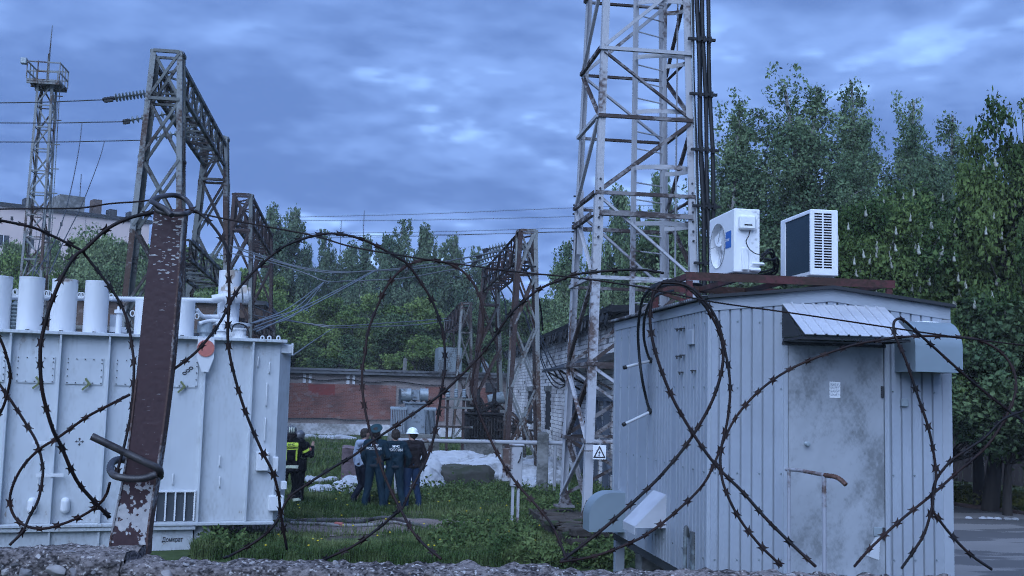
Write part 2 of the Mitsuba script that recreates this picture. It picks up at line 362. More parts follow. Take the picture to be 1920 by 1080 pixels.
lo_rod = px_path([(172, 818, 1.91), (205, 834, 1.915), (240, 851, 1.925), (275, 868, 1.93), (297, 879, 1.945), (300, 890, 1.975), (296, 893, 2.02), (265, 880, 2.055), (232, 862, 2.05), (212, 866, 2.01), (207, 880, 1.96), (216, 892, 1.925), (240, 897, 1.92), (268, 897, 1.92), (292, 890, 1.93)])
lab(obj('tie_rod', tube(lo_rod, 0.0068, 10), 'mat_rod', smooth=True), 'bent dark rod twisted round the lower part of the brown post', 'rod')
up_rod = px_path([(322, 404, 1.90), (310, 392, 1.91), (292, 382, 1.925), (284, 376, 1.95), (300, 369, 2.0), (325, 366, 2.04), (345, 372, 2.05), (357, 385, 2.03), (357, 396, 1.98), (345, 401, 1.93), (320, 401, 1.925), (298, 396, 1.925), (290, 388, 1.93)])
lab(obj('tie_rod', tube(up_rod, 0.0048, 10), 'mat_rod', smooth=True), 'loop of dark rod round the top of the brown post', 'rod')

# ------------------------------------------------------------------ razor wire
def barb_mesh():
    P = [(-7.5, 2.5), (-12.5, 9.5), (-4.0, 6.0), (4.0, 6.0), (12.5, 9.5), (7.5, 2.5), (7.5, -2.5), (12.5, -9.5), (4.0, -6.0), (-4.0, -6.0), (-12.5, -9.5), (-7.5, -2.5)]
    m = trimesh.creation.extrude_polygon(Polygon(np.array(P) * [0.00064, 0.00088]), 0.0012, engine='earcut'); m.apply_translation((0, 0, -0.0006))
    v = m.vertices.copy(); v[:, 2] += 14 * v[:, 1] ** 2; m.vertices = v; return m
BARB = {k: mikit.ply(barb_mesh(), k) for k in ('mat_wire_rust', 'mat_wire_red')}
wrng = np.random.default_rng(21)
COIL = 'rusty razor wire strands coiled above the concrete fence'
def razor(pts, d0, d1, label, r=0.0026, mat='mat_wire_rust', barbs=True, gap=0.0400, bulge=0.0):
    n = len(pts); t = np.linspace(0, 1, n)
    P = spline([at(x, y, d0 + (d1 - d0) * u + bulge * math.sin(math.pi * u)) for (x, y), u in zip(pts, t)], 7)
    k = thing('razor_wire', label, 'razor wire', COIL)
    obj('strand', tube(P, r, 7), mat, k, smooth=True)
    if not barbs: return
    seg = np.linalg.norm(np.diff(P, axis=0), axis=1); cum = np.concatenate([[0], np.cumsum(seg)]); s = wrng.uniform(0.3, 0.9) * gap
    while s < cum[-1] - 0.005:
        i = min(np.searchsorted(cum, s) - 1, len(seg) - 1); u = (s - cum[i]) / seg[i]; c = P[i] * (1 - u) + P[i + 1] * u; x = unit(P[i + 1] - P[i])
        z = unit(np.cross(x, _Z if abs(x[2]) < 0.9 else _Rh)); a = wrng.uniform(-0.75, 0.75); y = np.cross(z, x)
        if abs(np.dot(z, _Fh)) < 0.4: z, y = y, -z
        z2, y2 = math.cos(a) * z + math.sin(a) * y, math.cos(a) * y - math.sin(a) * z
        sc = wrng.uniform(0.85, 1.1); put('barb', BARB[mat], k, mat4(c, x * sc, y2 * sc * wrng.uniform(0.75, 1.05), z2)); s += gap * wrng.uniform(0.9, 1.12)
razor([(-30, 408), (0, 413), (60, 426), (100, 443), (150, 468)] + [(161, 480), (200, 530), (222, 563), (239, 602), (247, 647), (251, 691), (246, 769), (233, 835), (218, 890)], 1.90, 1.93, 'razor wire arc from high on the left edge to the side of the brown post', bulge=0.12)
razor([(292, 398), (245, 408), (200, 430), (160, 466), (139, 482), (114, 524), (92, 580), (78, 635), (75, 674), (78, 724), (86, 763), (100, 808), (114, 835), (133, 880), (150, 910), (180, 944), (206, 970)], 1.97, 1.98, 'razor wire arc from the post top sweeping left and down to the fence', r=0.0033, bulge=-0.12)
razor([(243, 740), (200, 762), (161, 783), (111, 819), (72, 844), (39, 880), (20, 924), (22, 958), (42, 983), (83, 991), (139, 974), (178, 952), (198, 930), (206, 905)], 1.94, 1.94, 'small closed loop of red rusty razor wire left of the brown post', mat='mat_wire_red', bulge=0.06)
razor([(-20, 600), (0, 635), (11, 663), (19, 697), (17, 724), (6, 763), (-15, 800)], 1.96, 2.0, 'short bow of razor wire at the left edge in front of the white transformer')
razor([(-25, 690), (0, 722), (25, 758), (50, 797), (69, 830), (78, 863), (80, 891), (72, 936), (55, 969), (42, 997), (18, 1022)], 2.02, 1.95, 'razor wire running from the left edge down to the fence at the far left', bulge=0.03)
razor([(318, 698), (361, 666), (389, 636), (414, 602), (444, 547), (472, 513), (508, 480), (537, 460), (585, 443), (626, 438), (674, 447), (712, 464), (747, 484), (764, 495), (784, 522), (808, 560), (822, 594), (832, 632), (834, 684), (830, 718), (819, 795), (803, 854), (784, 893), (768, 924), (753, 955), (741, 963), (710, 990), (667, 1021), (624, 1042), (600, 1052)], 1.97, 1.99, 'widest razor wire arch rising from behind the brown post', bulge=0.22)
razor([(827, 1048), (795, 1021), (772, 994), (753, 959), (737, 928), (718, 885), (702, 834), (690, 795), (681, 745), (679, 698), (685, 659), (690, 622), (705, 581), (722, 543), (743, 515), (767, 496), (795, 488), (825, 490), (856, 501), (881, 522), (898, 553), (906, 587), (903, 632), (894, 667), (885, 720), (889, 749), (912, 807), (939, 862), (970, 908), (1005, 947), (1033, 982), (1048, 1013), (1062, 1048)], 1.99, 1.99, 'tall narrow razor wire loop in the middle in front of the people', mat='mat_wire_red', bulge=0.30)
razor([(420, 1046), (433, 1041), (483, 1013), (517, 980), (540, 935), (570, 912), (617, 881), (663, 854), (694, 830), (741, 799), (792, 764), (834, 733), (889, 679), (918, 645), (956, 590), (997, 552), (1025, 535), (1059, 522), (1080, 514), (1153, 507), (1205, 506), (1245, 512)], 1.98, 2.14, 'long diagonal razor wire strand rising from the lower left to the lattice mast', bulge=0.1)
razor([(345, 394), (370, 397), (400, 425), (425, 465), (428, 500), (430, 563), (427, 635), (439, 702), (461, 774), (489, 841), (511, 885), (522, 924), (525, 952), (530, 985), (538, 1030)], 1.97, 2.0, 'razor wire strand hanging from the post top down in front of the white transformer end', bulge=-0.05)
razor([(1052, 1052), (1095, 1020), (1141, 983), (1202, 928), (1245, 885), (1294, 824), (1336, 750), (1355, 683), (1352, 634), (1333, 591), (1300, 548), (1263, 527), (1235, 536), (1221, 567), (1220, 616), (1232, 671), (1260, 744), (1300, 814), (1343, 873), (1391, 921), (1434, 970), (1480, 1016), (1530, 1063)], 1.99, 1.98, 'teardrop loop of razor wire in front of the left wall of the metal cabin', r=0.0031, bulge=0.16)
razor([(1240, 530), (1275, 532), (1306, 548), (1343, 597), (1361, 665), (1369, 726), (1364, 787), (1352, 842), (1352, 885), (1361, 921), (1385, 970), (1422, 1019), (1466, 1062)], 2.12, 1.98, 'second razor wire loop beside the teardrop at the corner of the cabin')
razor([(1050, 1054), (1110, 1044), (1165, 1025), (1214, 1001), (1269, 958), (1318, 909), (1343, 860), (1361, 817), (1385, 775), (1428, 729), (1480, 693), (1540, 667), (1600, 647), (1647, 638), (1680, 633), (1733, 630), (1793, 632), (1833, 637), (1873, 657), (1897, 687), (1905, 720), (1900, 750), (1880, 793), (1847, 840), (1793, 887), (1753, 923), (1687, 977), (1633, 1027), (1602, 1062)], 1.98, 1.98, 'razor wire sweeping across the cabin front and looping round at the right edge', mat='mat_wire_red', bulge=0.26)
razor([(1940, 806), (1887, 767), (1820, 713), (1753, 653), (1713, 617), (1700, 605), (1687, 597), (1676, 605), (1677, 627), (1683, 640), (1700, 680), (1720, 740), (1740, 800), (1751, 853), (1755, 893), (1750, 927), (1747, 953), (1733, 1000), (1713, 1033), (1690, 1066)], 2.12, 1.98, 'razor wire folded to a sharp peak beside the ventilation hood of the cabin')
razor([(1920, 770), (1880, 787), (1847, 820), (1807, 847), (1780, 867), (1753, 905), (1748, 950), (1760, 973), (1787, 1007), (1820, 1040), (1860, 1068)], 2.06, 1.98, 'short razor wire strand ending on the fence at the right edge')
def plain(pts, d0, d1, label, r=0.0017):
    lab(obj('tension_wire', tube(spline([at(x, y, d0 + (d1 - d0) * u) for (x, y), u in zip(pts, np.linspace(0, 1, len(pts)))], 6), r, 6), 'mat_wire_rust', smooth=True), label, 'wire')
plain([(-20, 393), (0, 392), (80, 391), (150, 390), (205, 382), (260, 378), (288, 374)], 2.02, 2.0, 'thin plain wire from the left edge to the top of the brown post')
plain([(355, 396), (420, 410), (506, 426), (592, 443), (661, 463), (764, 481), (880, 498), (980, 511), (1073, 520), (1180, 535), (1263, 551), (1342, 567), (1471, 585), (1560, 598), (1687, 617), (1793, 632), (1940, 650)], 2.02, 2.1, 'thin plain wire from the post top sagging all the way to the right edge')
# ------------------------------------------------------------------ the metal cabin
XL, YF, YB, XR, ZB, ZE, ZR = 3.49, 10.36, 14.3, 6.11, 0.906, 3.74, 3.885
XM = 0.5 * (XL + XR)
def cabin_col(p, n, uv):
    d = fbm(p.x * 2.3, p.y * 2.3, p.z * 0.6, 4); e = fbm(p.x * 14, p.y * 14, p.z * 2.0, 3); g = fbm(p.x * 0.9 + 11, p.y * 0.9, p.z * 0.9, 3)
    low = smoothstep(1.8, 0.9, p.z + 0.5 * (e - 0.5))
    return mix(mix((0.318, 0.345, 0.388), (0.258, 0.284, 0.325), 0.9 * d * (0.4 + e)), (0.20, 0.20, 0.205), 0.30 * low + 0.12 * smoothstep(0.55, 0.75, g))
bsdf('mat_cabin', mikit.proc(cabin_col), 0.5, 0.35, bump=(lambda p, n, uv: fbm(p.x * 1.6, p.y * 1.6, p.z * 1.1, 3), 0.035), bump_eps=0.02)
bsdf('mat_cabin_trim', mikit.proc(lambda p, n, uv: mix((0.345, 0.37, 0.41), (0.27, 0.29, 0.32), fbm(p.x * 4, p.y * 4, p.z * 1.2, 4))), 0.45, 0.35)
def door_col(p, n, uv):
    a = fbm(p.x * 2.6 + 4, p.y, p.z * 1.5, 5); b = fbm(p.x * 9, p.y, p.z * 3.2, 5); c = fbm(p.x * 45, p.y, p.z * 28, 3)
    wipe = fbm(p.x * 6 + p.z * 2.0, 3.0, p.z * 5 - p.x * 5, 4)
    edge = smoothstep(0.30, 0.02, dr.abs(p.x - 5.28)) * smoothstep(2.9, 1.6, p.z)
    grime = smoothstep(0.44, 0.70, 0.45 * a + 0.35 * b + 0.2 * c + 0.10 * edge + 0.05 * (wipe - 0.5))
    return mix(mix((0.335, 0.35, 0.375), (0.27, 0.285, 0.305), wipe), (0.105, 0.11, 0.112), 0.78 * grime)
bsdf('mat_door', mikit.proc(door_col), 0.5, 0.35, bump=(lambda p, n, uv: fbm(p.x * 2.2, p.y, p.z * 1.6, 3), 0.02), bump_eps=0.02)
bsdf('mat_stub', (0.46, 0.47, 0.49), 0.5)
cabin = thing('metal_cabin', 'blue grey cabin clad in ribbed metal sheets raised above the yard', 'cabin')


def ribbed(s0, s1, z0, z1, pitch=0.115, groove=0.016, depth=0.026, phase=0.0, flat=0.012, flank=0.004):
    """A profiled sheet in local (s, out, z): flat pans with narrow sunk grooves; z0 and z1 may be functions of s."""
    S, D = [s0], [0.0]
    g = math.ceil((s0 - phase) / pitch) * pitch + phase
    while g < s1 - 0.02:
        if g > s0 + 0.02:
            S += [g - groove / 2 - flank, g - groove / 2, g + groove / 2, g + groove / 2 + flank]; D += [0, -depth, -depth, 0]
        g += pitch
    S.append(s1); D.append(0.0); S, D = np.array(S), np.array(D)
    f = lambda z: np.array([z(s) if callable(z) else z for s in S])
    n = len(S); v = np.concatenate([np.stack([S, D, f(z0)], 1), np.stack([S, D, f(z1)], 1), np.stack([S, D - flat, f(z0)], 1), np.stack([S, D - flat, f(z1)], 1)])
    F = []
    for i in range(n - 1):
        F += [[i, i + 1, n + i + 1], [i, n + i + 1, n + i], [2 * n + i, 3 * n + i + 1, 2 * n + i + 1], [2 * n + i, 3 * n + i, 3 * n + i + 1],
              [i, 2 * n + i + 1, i + 1], [i, 2 * n + i, 2 * n + i + 1], [n + i, n + i + 1, 3 * n + i + 1], [n + i, 3 * n + i + 1, 3 * n + i]]
    for i in (0, n - 1): F += [[i, n + i, 3 * n + i], [i, 3 * n + i, 2 * n + i]]
    return trimesh.Trimesh(v, np.array(F), process=False)


FRONT = mat4((0, YF, 0), (1, 0, 0), (0, -1, 0), (0, 0, 1)); LEFT = mat4((XL, 0, 0), (0, 1, 0), (-1, 0, 0), (0, 0, 1))
gable = lambda s: ZE + (ZR - ZE) * (1 - abs(s - XM) / (XM - XL)) - 0.12
wx = lambda px, py: on_y(px, py, YF)[0]; wz = lambda px, py: on_y(px, py, YF)[2]
DX0, DX1, DZ1 = wx(1478, 800), wx(1657, 800), wz(1560, 640)
front = [(XL + 0.03, DX0 - 0.05, ZB, gable), (DX0 - 0.05, DX1 + 0.05, DZ1 + 0.05, gable), (DX1 + 0.05, XR - 0.09, ZB, gable)]
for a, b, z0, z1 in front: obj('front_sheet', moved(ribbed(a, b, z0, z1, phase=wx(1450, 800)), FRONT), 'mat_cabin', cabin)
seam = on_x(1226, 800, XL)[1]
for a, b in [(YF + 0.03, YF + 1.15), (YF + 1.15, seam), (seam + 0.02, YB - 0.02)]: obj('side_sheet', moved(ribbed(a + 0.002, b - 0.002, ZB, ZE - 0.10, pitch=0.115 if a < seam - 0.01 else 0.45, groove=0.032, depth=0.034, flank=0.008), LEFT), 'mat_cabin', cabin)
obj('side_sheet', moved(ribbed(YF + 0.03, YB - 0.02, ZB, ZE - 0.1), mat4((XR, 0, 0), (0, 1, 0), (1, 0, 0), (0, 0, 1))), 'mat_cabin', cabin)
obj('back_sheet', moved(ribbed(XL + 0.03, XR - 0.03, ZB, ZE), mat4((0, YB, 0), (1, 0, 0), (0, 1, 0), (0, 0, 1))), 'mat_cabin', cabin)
obj('fascia', prism([(XL, ZE - 0.125), (XM, ZR - 0.125), (XR, ZE - 0.125), (XR, ZE), (XM, ZR), (XL, ZE)], YF - 0.012, YF + 0.01), 'mat_cabin_trim', cabin)
obj('fascia', box((XL - 0.012, YF + 0.012, ZE - 0.115), (XL + 0.01, YB, ZE - 0.01)), 'mat_cabin_trim', cabin)
obj('corner_trim', [box((XL - 0.006, YF - 0.008, ZB), (XL + 0.03, YF + 0.028, ZE - 0.126))], 'mat_cabin_trim', cabin)
obj('corner_trim', [box((XR - 0.10, YF - 0.010, ZB), (XR + 0.008, YF + 0.05, ZE - 0.126), 0.004)], 'mat_cabin_trim', cabin)
obj('corner_trim', [box((XL - 0.008, YB - 0.05, ZB), (XL + 0.02, YB + 0.01, ZE - 0.116))], 'mat_cabin_trim', cabin)
# roof: two corrugated slopes with an overhang, waves running down the slope and showing at the eave
def roof_half(side):
    ys = np.arange(YF - 0.06, YB + 0.08, 0.019); k = np.arange(len(ys)); w = np.where(k % 4 < 2, 0.012, -0.012)
    xe = XL - 0.09 if side < 0 else XR + 0.05; ze = ZE + 0.022 - (ZR - ZE) * abs(xe - (XL if side < 0 else XR)) / (XM - XL)
    v = np.concatenate([np.stack([0 * ys + XM, ys, 0 * ys + ZR + 0.022 + w], 1), np.stack([0 * ys + xe, ys, ze + w], 1)])
    v = np.concatenate([v, v - np.array([0, 0, 0.006])]); n = len(ys); F = []
    for i in range(n - 1):
        F += [[i, i + 1, n + i + 1], [i, n + i + 1, n + i], [2 * n + i, 3 * n + i + 1, 2 * n + i + 1], [2 * n + i, 3 * n + i, 3 * n + i + 1], [n + i, n + i + 1, 3 * n + i + 1], [n + i, 3 * n + i + 1, 3 * n + i]]
    F += [[0, n, 3 * n], [0, 3 * n, 2 * n]]
    return trimesh.Trimesh(v, np.array(F), process=False)
bsdf('mat_roof', worn((0.17, 0.18, 0.20), (0.06, 0.05, 0.05), 0.3, 3.0), 0.5)
for s in (-1, 1): obj('roof_sheet', roof_half(s), 'mat_roof', cabin)
obj('roof_edge', prism([(XL - 0.03, ZE + 0.001), (XM, ZR + 0.001), (XR + 0.03, ZE + 0.001), (XR + 0.03, ZE + 0.032), (XM, ZR + 0.034), (XL - 0.03, ZE + 0.032)], YF - 0.075, YF - 0.03), 'mat_dark', cabin)
obj('floor_frame', box((XL + 0.02, YF + 0.02, ZB - 0.10), (XR - 0.02, YB - 0.02, ZB - 0.004)), 'mat_dark', cabin)
obj('ceiling', box((XL + 0.05, YF + 0.05, ZE - 0.2), (XR - 0.05, YB - 0.05, ZE - 0.19)), 'mat_dark', cabin)
obj('foundation_beam', box((XR - 0.45, YF + 0.05, -0.1), (XR - 0.1, YB - 0.05, ZB - 0.102)), 'mat_concrete', cabin)
obj('foundation_beam', box((XL + 0.3, YB - 0.45, -0.1), (XR - 0.46, YB - 0.1, ZB - 0.102)), 'mat_concrete', cabin)
for x, y in [(XL + 0.25, YF + 0.3)]: obj('support_block', box((x - 0.2, y - 0.2, -0.05), (x + 0.2, y + 0.2, ZB - 0.102)), 'mat_concrete', cabin)
obj('support_post', box((XL + 0.01, YB - 0.18, -0.05), (XL + 0.13, YB - 0.06, ZB - 0.1)), 'mat_cabin_trim', cabin)
SC = []
for a, b, z0, z1 in front:
    for z in (1.15, 2.0, 2.85, 3.52):
        if callable(z0) or z < z0 + 0.05: continue
        for s_ in np.arange(a + 0.05, b - 0.02, 0.23): SC.append(cyl((s_, YF - 0.001, z), (s_, YF - 0.009, z), 0.009, 6))
for z in (1.15, 2.0, 2.85, 3.5):
    for y_ in np.arange(YF + 0.1, YB - 0.1, 0.345): SC.append(cyl((XL + 0.001, y_, z), (XL - 0.009, y_, z), 0.009, 6))
obj('screws', SC, 'mat_zinc_dark', cabin, kind='stuff')
# door
door = obj('door', box((DX0, YF - 0.004, ZB + 0.03), (DX1, YF + 0.04, DZ1), 0.003), 'mat_door', cabin, label='grimy blue grey steel door with smeared stains')
obj('frame', [box((DX0 - 0.055, YF - 0.016, ZB), (DX0 - 0.008, YF + 0.04, DZ1 + 0.05), 0.004), box((DX1 + 0.008, YF - 0.016, ZB), (DX1 + 0.055, YF + 0.04, DZ1 + 0.05), 0.004), box((DX0 - 0.007, YF - 0.016, DZ1 + 0.008), (DX1 + 0.007, YF + 0.04, DZ1 + 0.05), 0.004)], 'mat_cabin_trim', door)
hx, hz = wx(1511, 832), wz(1511, 832)
obj('knob', [moved(lathe([(0.0, 0), (0.022, 0), (0.022, 0.008), (0.012, 0.012), (0.012, 0.03), (0.024, 0.036), (0.026, 0.05), (0.018, 0.06), (0, 0.062)], 16), mat4((hx, YF - 0.003, hz), (1, 0, 0), (0, 0, 1), (0, -1, 0)))], 'mat_zinc', door, smooth=40)
for pz in (735, 1000): obj('hinge', [cyl((DX1 - 0.02, YF - 0.02, wz(1651, pz) - 0.06), (DX1 - 0.02, YF - 0.02, wz(1651, pz) + 0.06), 0.014, 10)], 'mat_dark', door, smooth=40)
obj('torn_sheet', prism([(wx(1620, 1040), wz(1620, 1040)), (wx(1640, 1008), wz(1640, 1008)), (wx(1650, 1000), wz(1650, 1000)), (wx(1647, 1050), wz(1647, 1050))], YF - 0.012, YF - 0.008), 'mat_stub', door)
obj('lock_plate', [box((wx(1637, 990), YF - 0.022, wz(1640, 1005)), (wx(1653, 990), YF - 0.004, wz(1640, 988)), 0.004)], 'mat_zinc', door)
# paper notice on the door
nx0, nx1, nz0, nz1 = wx(1555, 745), wx(1575, 745), wz(1565, 746), wz(1565, 716)
notice = thing('paper_notice', 'small white paper notice with printed lines stuck on the cabin door', 'notice')
obj('sheet', box((nx0, YF - 0.007, nz0), (nx1, YF - 0.005, nz1)), 'mat_sign_white', notice)
bsdf('mat_print', (0.28, 0.30, 0.34), 0.7)
prt = []; lz = nz1 - 0.018; prng = np.random.default_rng(4)
while lz > nz0 + 0.012:
    h = 0.010 if lz > nz1 - 0.05 else 0.006; x = nx0 + 0.008
    while x < nx1 - 0.016:
        w = prng.uniform(0.006, 0.02); prt.append(box((x, YF - 0.0078, lz - h), (min(x + w, nx1 - 0.008), YF - 0.0072, lz))); x += w + 0.004
    lz -= h + 0.008
obj('print', prt, 'mat_print', notice)
# awning
AW = 0.57
a0, a1 = wx(1466, 569), wx(1658, 580); az0, az1 = wz(1466, 569), on_y(1509, 627, YF - AW)[2]
aw_dir = unit((0, -AW, az1 - az0)); aw_len = math.hypot(AW, az1 - az0)
awM = mat4((0, YF - 0.002, az0), (1, 0, 0), np.cross(aw_dir, (1, 0, 0)) * -1, aw_dir)
bsdf('mat_awning', mikit.proc(lambda p, n, uv: mix((0.52, 0.53, 0.565), (0.36, 0.365, 0.39), fbm(p.x * 5, p.y * 5, p.z * 5, 4))), 0.4, 0.4, metal=0.15)
awning = obj('awning', moved(ribbed(a0, a1, 0, aw_len, groove=0.02, depth=0.012, flat=0.006), awM), 'mat_awning', cabin, label='ribbed pale metal awning over the door')
obj('bracket', [bar((a0 + 0.02, YF, az1 - 0.03), (a0 + 0.02, YF - AW + 0.05, az1 - 0.025), 0.025), bar((a1 - 0.02, YF, az1 - 0.03), (a1 - 0.02, YF - AW + 0.05, az1 - 0.025), 0.025),
                bar((a0 + 0.005, YF - AW + 0.045, az1 - 0.03), (a1 - 0.005, YF - AW + 0.045, az1 - 0.03), 0.02), bar((a0, YF - 0.015, az1 - 0.06), (a1, YF - 0.015, az1 - 0.06), 0.03)], 'mat_dark', awning)
obj('side_plate', [prism([(YF - 0.01, az0 - 0.03), (YF - AW + 0.08, az1), (YF - 0.01, az1 - 0.005)], a0 - 0.001, a0 + 0.004, 0)], 'mat_dark', awning)
# ventilation hoods
def hood_poly(r, n=10): return None
def curved_hood(lo_s, hi_s, reach, z0, z1, M, name_label):
    """Rounded cowl open below, in local (s along the wall, out, z)."""
    R = min(reach, z1 - z0) * 0.66; pr = [(0, z1), (reach - R, z1)] + [(reach - R + R * math.sin(a), z1 - R + R * math.cos(a)) for a in np.linspace(0, math.pi / 2, 12)] + [(reach, z0)]
    inner = [(max(o - 0.008, 0), z - 0.008 if z > z0 else z) for o, z in pr]; poly = Polygon(pr + inner[::-1])
    shell = prism(poly if poly.is_valid else poly.buffer(0), lo_s, hi_s, 0) if (poly if poly.is_valid else poly.buffer(0)).geom_type == 'Polygon' else None
    side = Polygon(pr + [(0, z0)]); parts = [shell] if shell is not None else []
    parts += [prism(side, lo_s - 0.004, lo_s, 0), prism(side, hi_s, hi_s + 0.004, 0)]
    return moved(join(parts), M)
vx0, vx1 = wx(1678, 690), on_y(1805, 690, YF - 0.42)[0]
hz0, hz1 = on_y(1760, 698, YF - 0.42)[2], wz(1740, 606)
bsdf('mat_hood', mikit.proc(lambda p, n, uv: mix((0.235, 0.29, 0.325), (0.19, 0.235, 0.265), fbm(p.x * 4, p.y * 4, p.z * 4, 4))), 0.4, 0.4, metal=0.2)
obj('ventilation_hood', curved_hood(vx0, vx1, 0.42, hz0, hz1, FRONT, ''), 'mat_hood', cabin, smooth=25, label='rounded galvanised hood to the right of the door')
hood_y0, hood_y1 = on_x(1172, 950, XL)[1], on_x(1172, 950, XL)[1] + 0.37
obj('ventilation_hood', curved_hood(hood_y0, hood_y1, 0.47, 0.99, 1.49, LEFT, ''), 'mat_hood', cabin, smooth=25, label='rounded galvanised cowl low on the side wall')
wy0, wy1 = on_x(1249, 930, XL)[1], on_x(1225, 921, XL)[1]
wz1 = on_x(1249, 927, XL)[2]; wz0 = on_x(1249, 988, XL)[2]
wedge = [(0, wz1), (0.36, wz0), (0.36, wz0 - 0.09), (0.352, wz0 - 0.09), (0.352, wz0 - 0.008), (0, wz1 - 0.01)]
obj('ventilation_hood', [moved(join([prism(wedge, wy0, wy1, 0), prism([(0, wz1), (0.36, wz0), (0.36, wz0 - 0.015), (0, wz0 - 0.015)], wy0 - 0.004, wy0, 0), prism([(0, wz1), (0.36, wz0), (0, wz0)], wy1, wy1 + 0.004, 0)]), LEFT)], 'mat_awning', cabin, label='pale wedge shaped hood on the side wall')
foam = trimesh.creation.icosphere(3); foam.apply_scale((0.16, 0.03, 0.022)); fv = foam.vertices; foam.vertices = fv * (1 + 0.5 * (meshkit.fbm(fv * 30, 3, 3)[:, None] - 0.3)); foam.apply_translation((wx(1738, 607), YF - 0.02, wz(1735, 607)))
obj('sealing_foam', foam, 'mat_sign_white', cabin, smooth=True)
jx, jz = wx(1694, 755), wz(1694, 755)
obj('junction_box', [box((jx - 0.035, YF - 0.04, jz - 0.04), (jx + 0.035, YF - 0.002, jz + 0.04), 0.006)], 'mat_zinc', cabin)
obj('junction_box', [moved(box((0, 0, 0), (0.18, 0.03, 0.16), 0.005), mat4((XL, on_x(1303, 628, XL)[1], on_x(1310, 645, XL)[2]), (0, 1, 0), (-1, 0, 0), (0, 0, 1)))], 'mat_cabin_trim', cabin)
for px, py in [(1276, 617), (1284, 616), (1276, 668), (1284, 666), (1281, 698), (1305, 695)]:
    c = on_x(px, py, XL); obj('hook', [box((XL - 0.05, c[1] - 0.015, c[2] - 0.006), (XL - 0.002, c[1] + 0.04, c[2] + 0.006)), box((XL - 0.05, c[1] - 0.015, c[2] - 0.03), (XL - 0.035, c[1] + 0.0, c[2] - 0.006))], 'mat_dark', cabin)
for (qx, qy), (ex, ey) in [((1222, 675), (1183, 691)), ((1221, 770), (1180, 797))]:
    c = on_x(qx, qy, XL); dl = np.array([-0.34, -0.02, -0.10 if qy < 700 else -0.17])
    obj('pipe_stub', [cyl(c + (0.02, 0, 0), c + dl, 0.017, 12)], 'mat_stub', cabin, smooth=40)
    obj('gland', [cyl(c + (0.01, 0, 0), c + dl * 0.10, 0.034, 10), cyl(c + dl * 0.93, c + dl * 1.04, 0.024, 10)], 'mat_black', cabin, smooth=40)
dp = on_x(1298, 990, XL)
obj('drain_pipe', [box((XL - 0.03, dp[1] - 0.10, ZB + 0.02), (XL - 0.004, dp[1] - 0.02, dp[2] - 0.03)), tube(spline([(XL - 0.01, dp[1] + 0.10, dp[2] - 0.1), (XL - 0.05, dp[1] + 0.05, dp[2]), (XL - 0.065, dp[1] + 0.03, dp[2] - 0.1), (XL - 0.065, dp[1] + 0.03, ZB)], 6), 0.022, 8)], 'mat_zinc_dark', cabin, smooth=40)
# cables looping over the eave into the pipe stubs
def cable(pts, r, label, mat='mat_black'):
    lab(obj('cable', tube(spline(pts, 8), r, 7), mat, smooth=True), label, 'cable', 'black cables hanging down the side wall of the cabin')
c1, c2 = on_x(1222, 676, XL) - (0.02, 0, 0), on_x(1221, 770, XL) - (0.02, 0, 0)
ev = lambda px, py, off: on_x(px, py, XL - off)
for o in (0.0, 0.036, 0.072):
    cable([ev(1268 + 90 * o, 532, 0.0 - o) + (0.25, 0, 0), ev(1240, 530 + 80 * o, 0.18 + o), ev(1207, 557, 0.26 + o), ev(1197, 610, 0.2 + o), ev(1198, 660, 0.14 + o), ev(1204, 710, 0.10 + o), ev(1212, 748, 0.06), c2], 0.017, ['outermost', 'middle', 'innermost'][round(o / 0.036)] + ' black cable looping from the cabin roof to the lower pipe stub')
for o in (0.0, 0.024):
    cable([ev(1262, 545, -0.2), ev(1228, 555 + 60 * o, 0.12 + o), ev(1210, 590, 0.16 + o), ev(1207, 630, 0.12 + o), ev(1213, 660, 0.07), c1], 0.016, ('left' if o == 0 else 'right') + ' of two short black cables looping to the upper pipe stub')
# handrail beside the door steps
bsdf('mat_rail', worn((0.31, 0.315, 0.35), (0.16, 0.10, 0.085), 0.34, 2.2), 0.6)
bsdf('mat_rail_rust', worn((0.17, 0.095, 0.075), (0.10, 0.05, 0.036), 0.5, 5.0), 0.7)
rail = thing('handrail', 'rusty bent pipe handrail standing in front of the cabin door', 'handrail')
rd = 9.85
obj('rail', [tube([at(1474, 880, 10.5), at(1500, 882, 10.35), at(1546, 891, 9.95)], 0.018, 10)], 'mat_rail', rail, smooth=40)
obj('grip', [tube(spline([at(1546, 891, 9.95), at(1566, 894, 9.85), at(1578, 901, 9.8), at(1586, 909, 9.76)], 5), 0.022, 10)], 'mat_rail_rust', rail, smooth=40)
pf0 = at(1545, 893, 9.95); obj('post', [cyl((pf0[0], pf0[1], 0.2), pf0, 0.021, 10)], 'mat_rail', rail, smooth=40)
pf1 = at(1479, 881, 10.47); obj('post', [cyl((pf1[0], pf1[1], 0.2), pf1, 0.018, 10)], 'mat_rail', rail, smooth=40)
obj('step', [box((pf0[0] - 0.45, pf0[1] - 0.1, 0.55), (pf0[0] + 0.8, YF - 0.02, 0.62)), box((pf0[0] - 0.4, pf0[1] - 0.35, 0.25), (pf0[0] + 0.75, pf0[1] - 0.1, 0.31)), bar((pf0[0] - 0.3, YF - 0.1, 0), (pf0[0] - 0.3, YF - 0.1, 0.55), 0.05), bar((pf0[0] + 0.7, YF - 0.1, 0), (pf0[0] + 0.7, YF - 0.1, 0.55), 0.05)], 'mat_zinc_dark', rail)

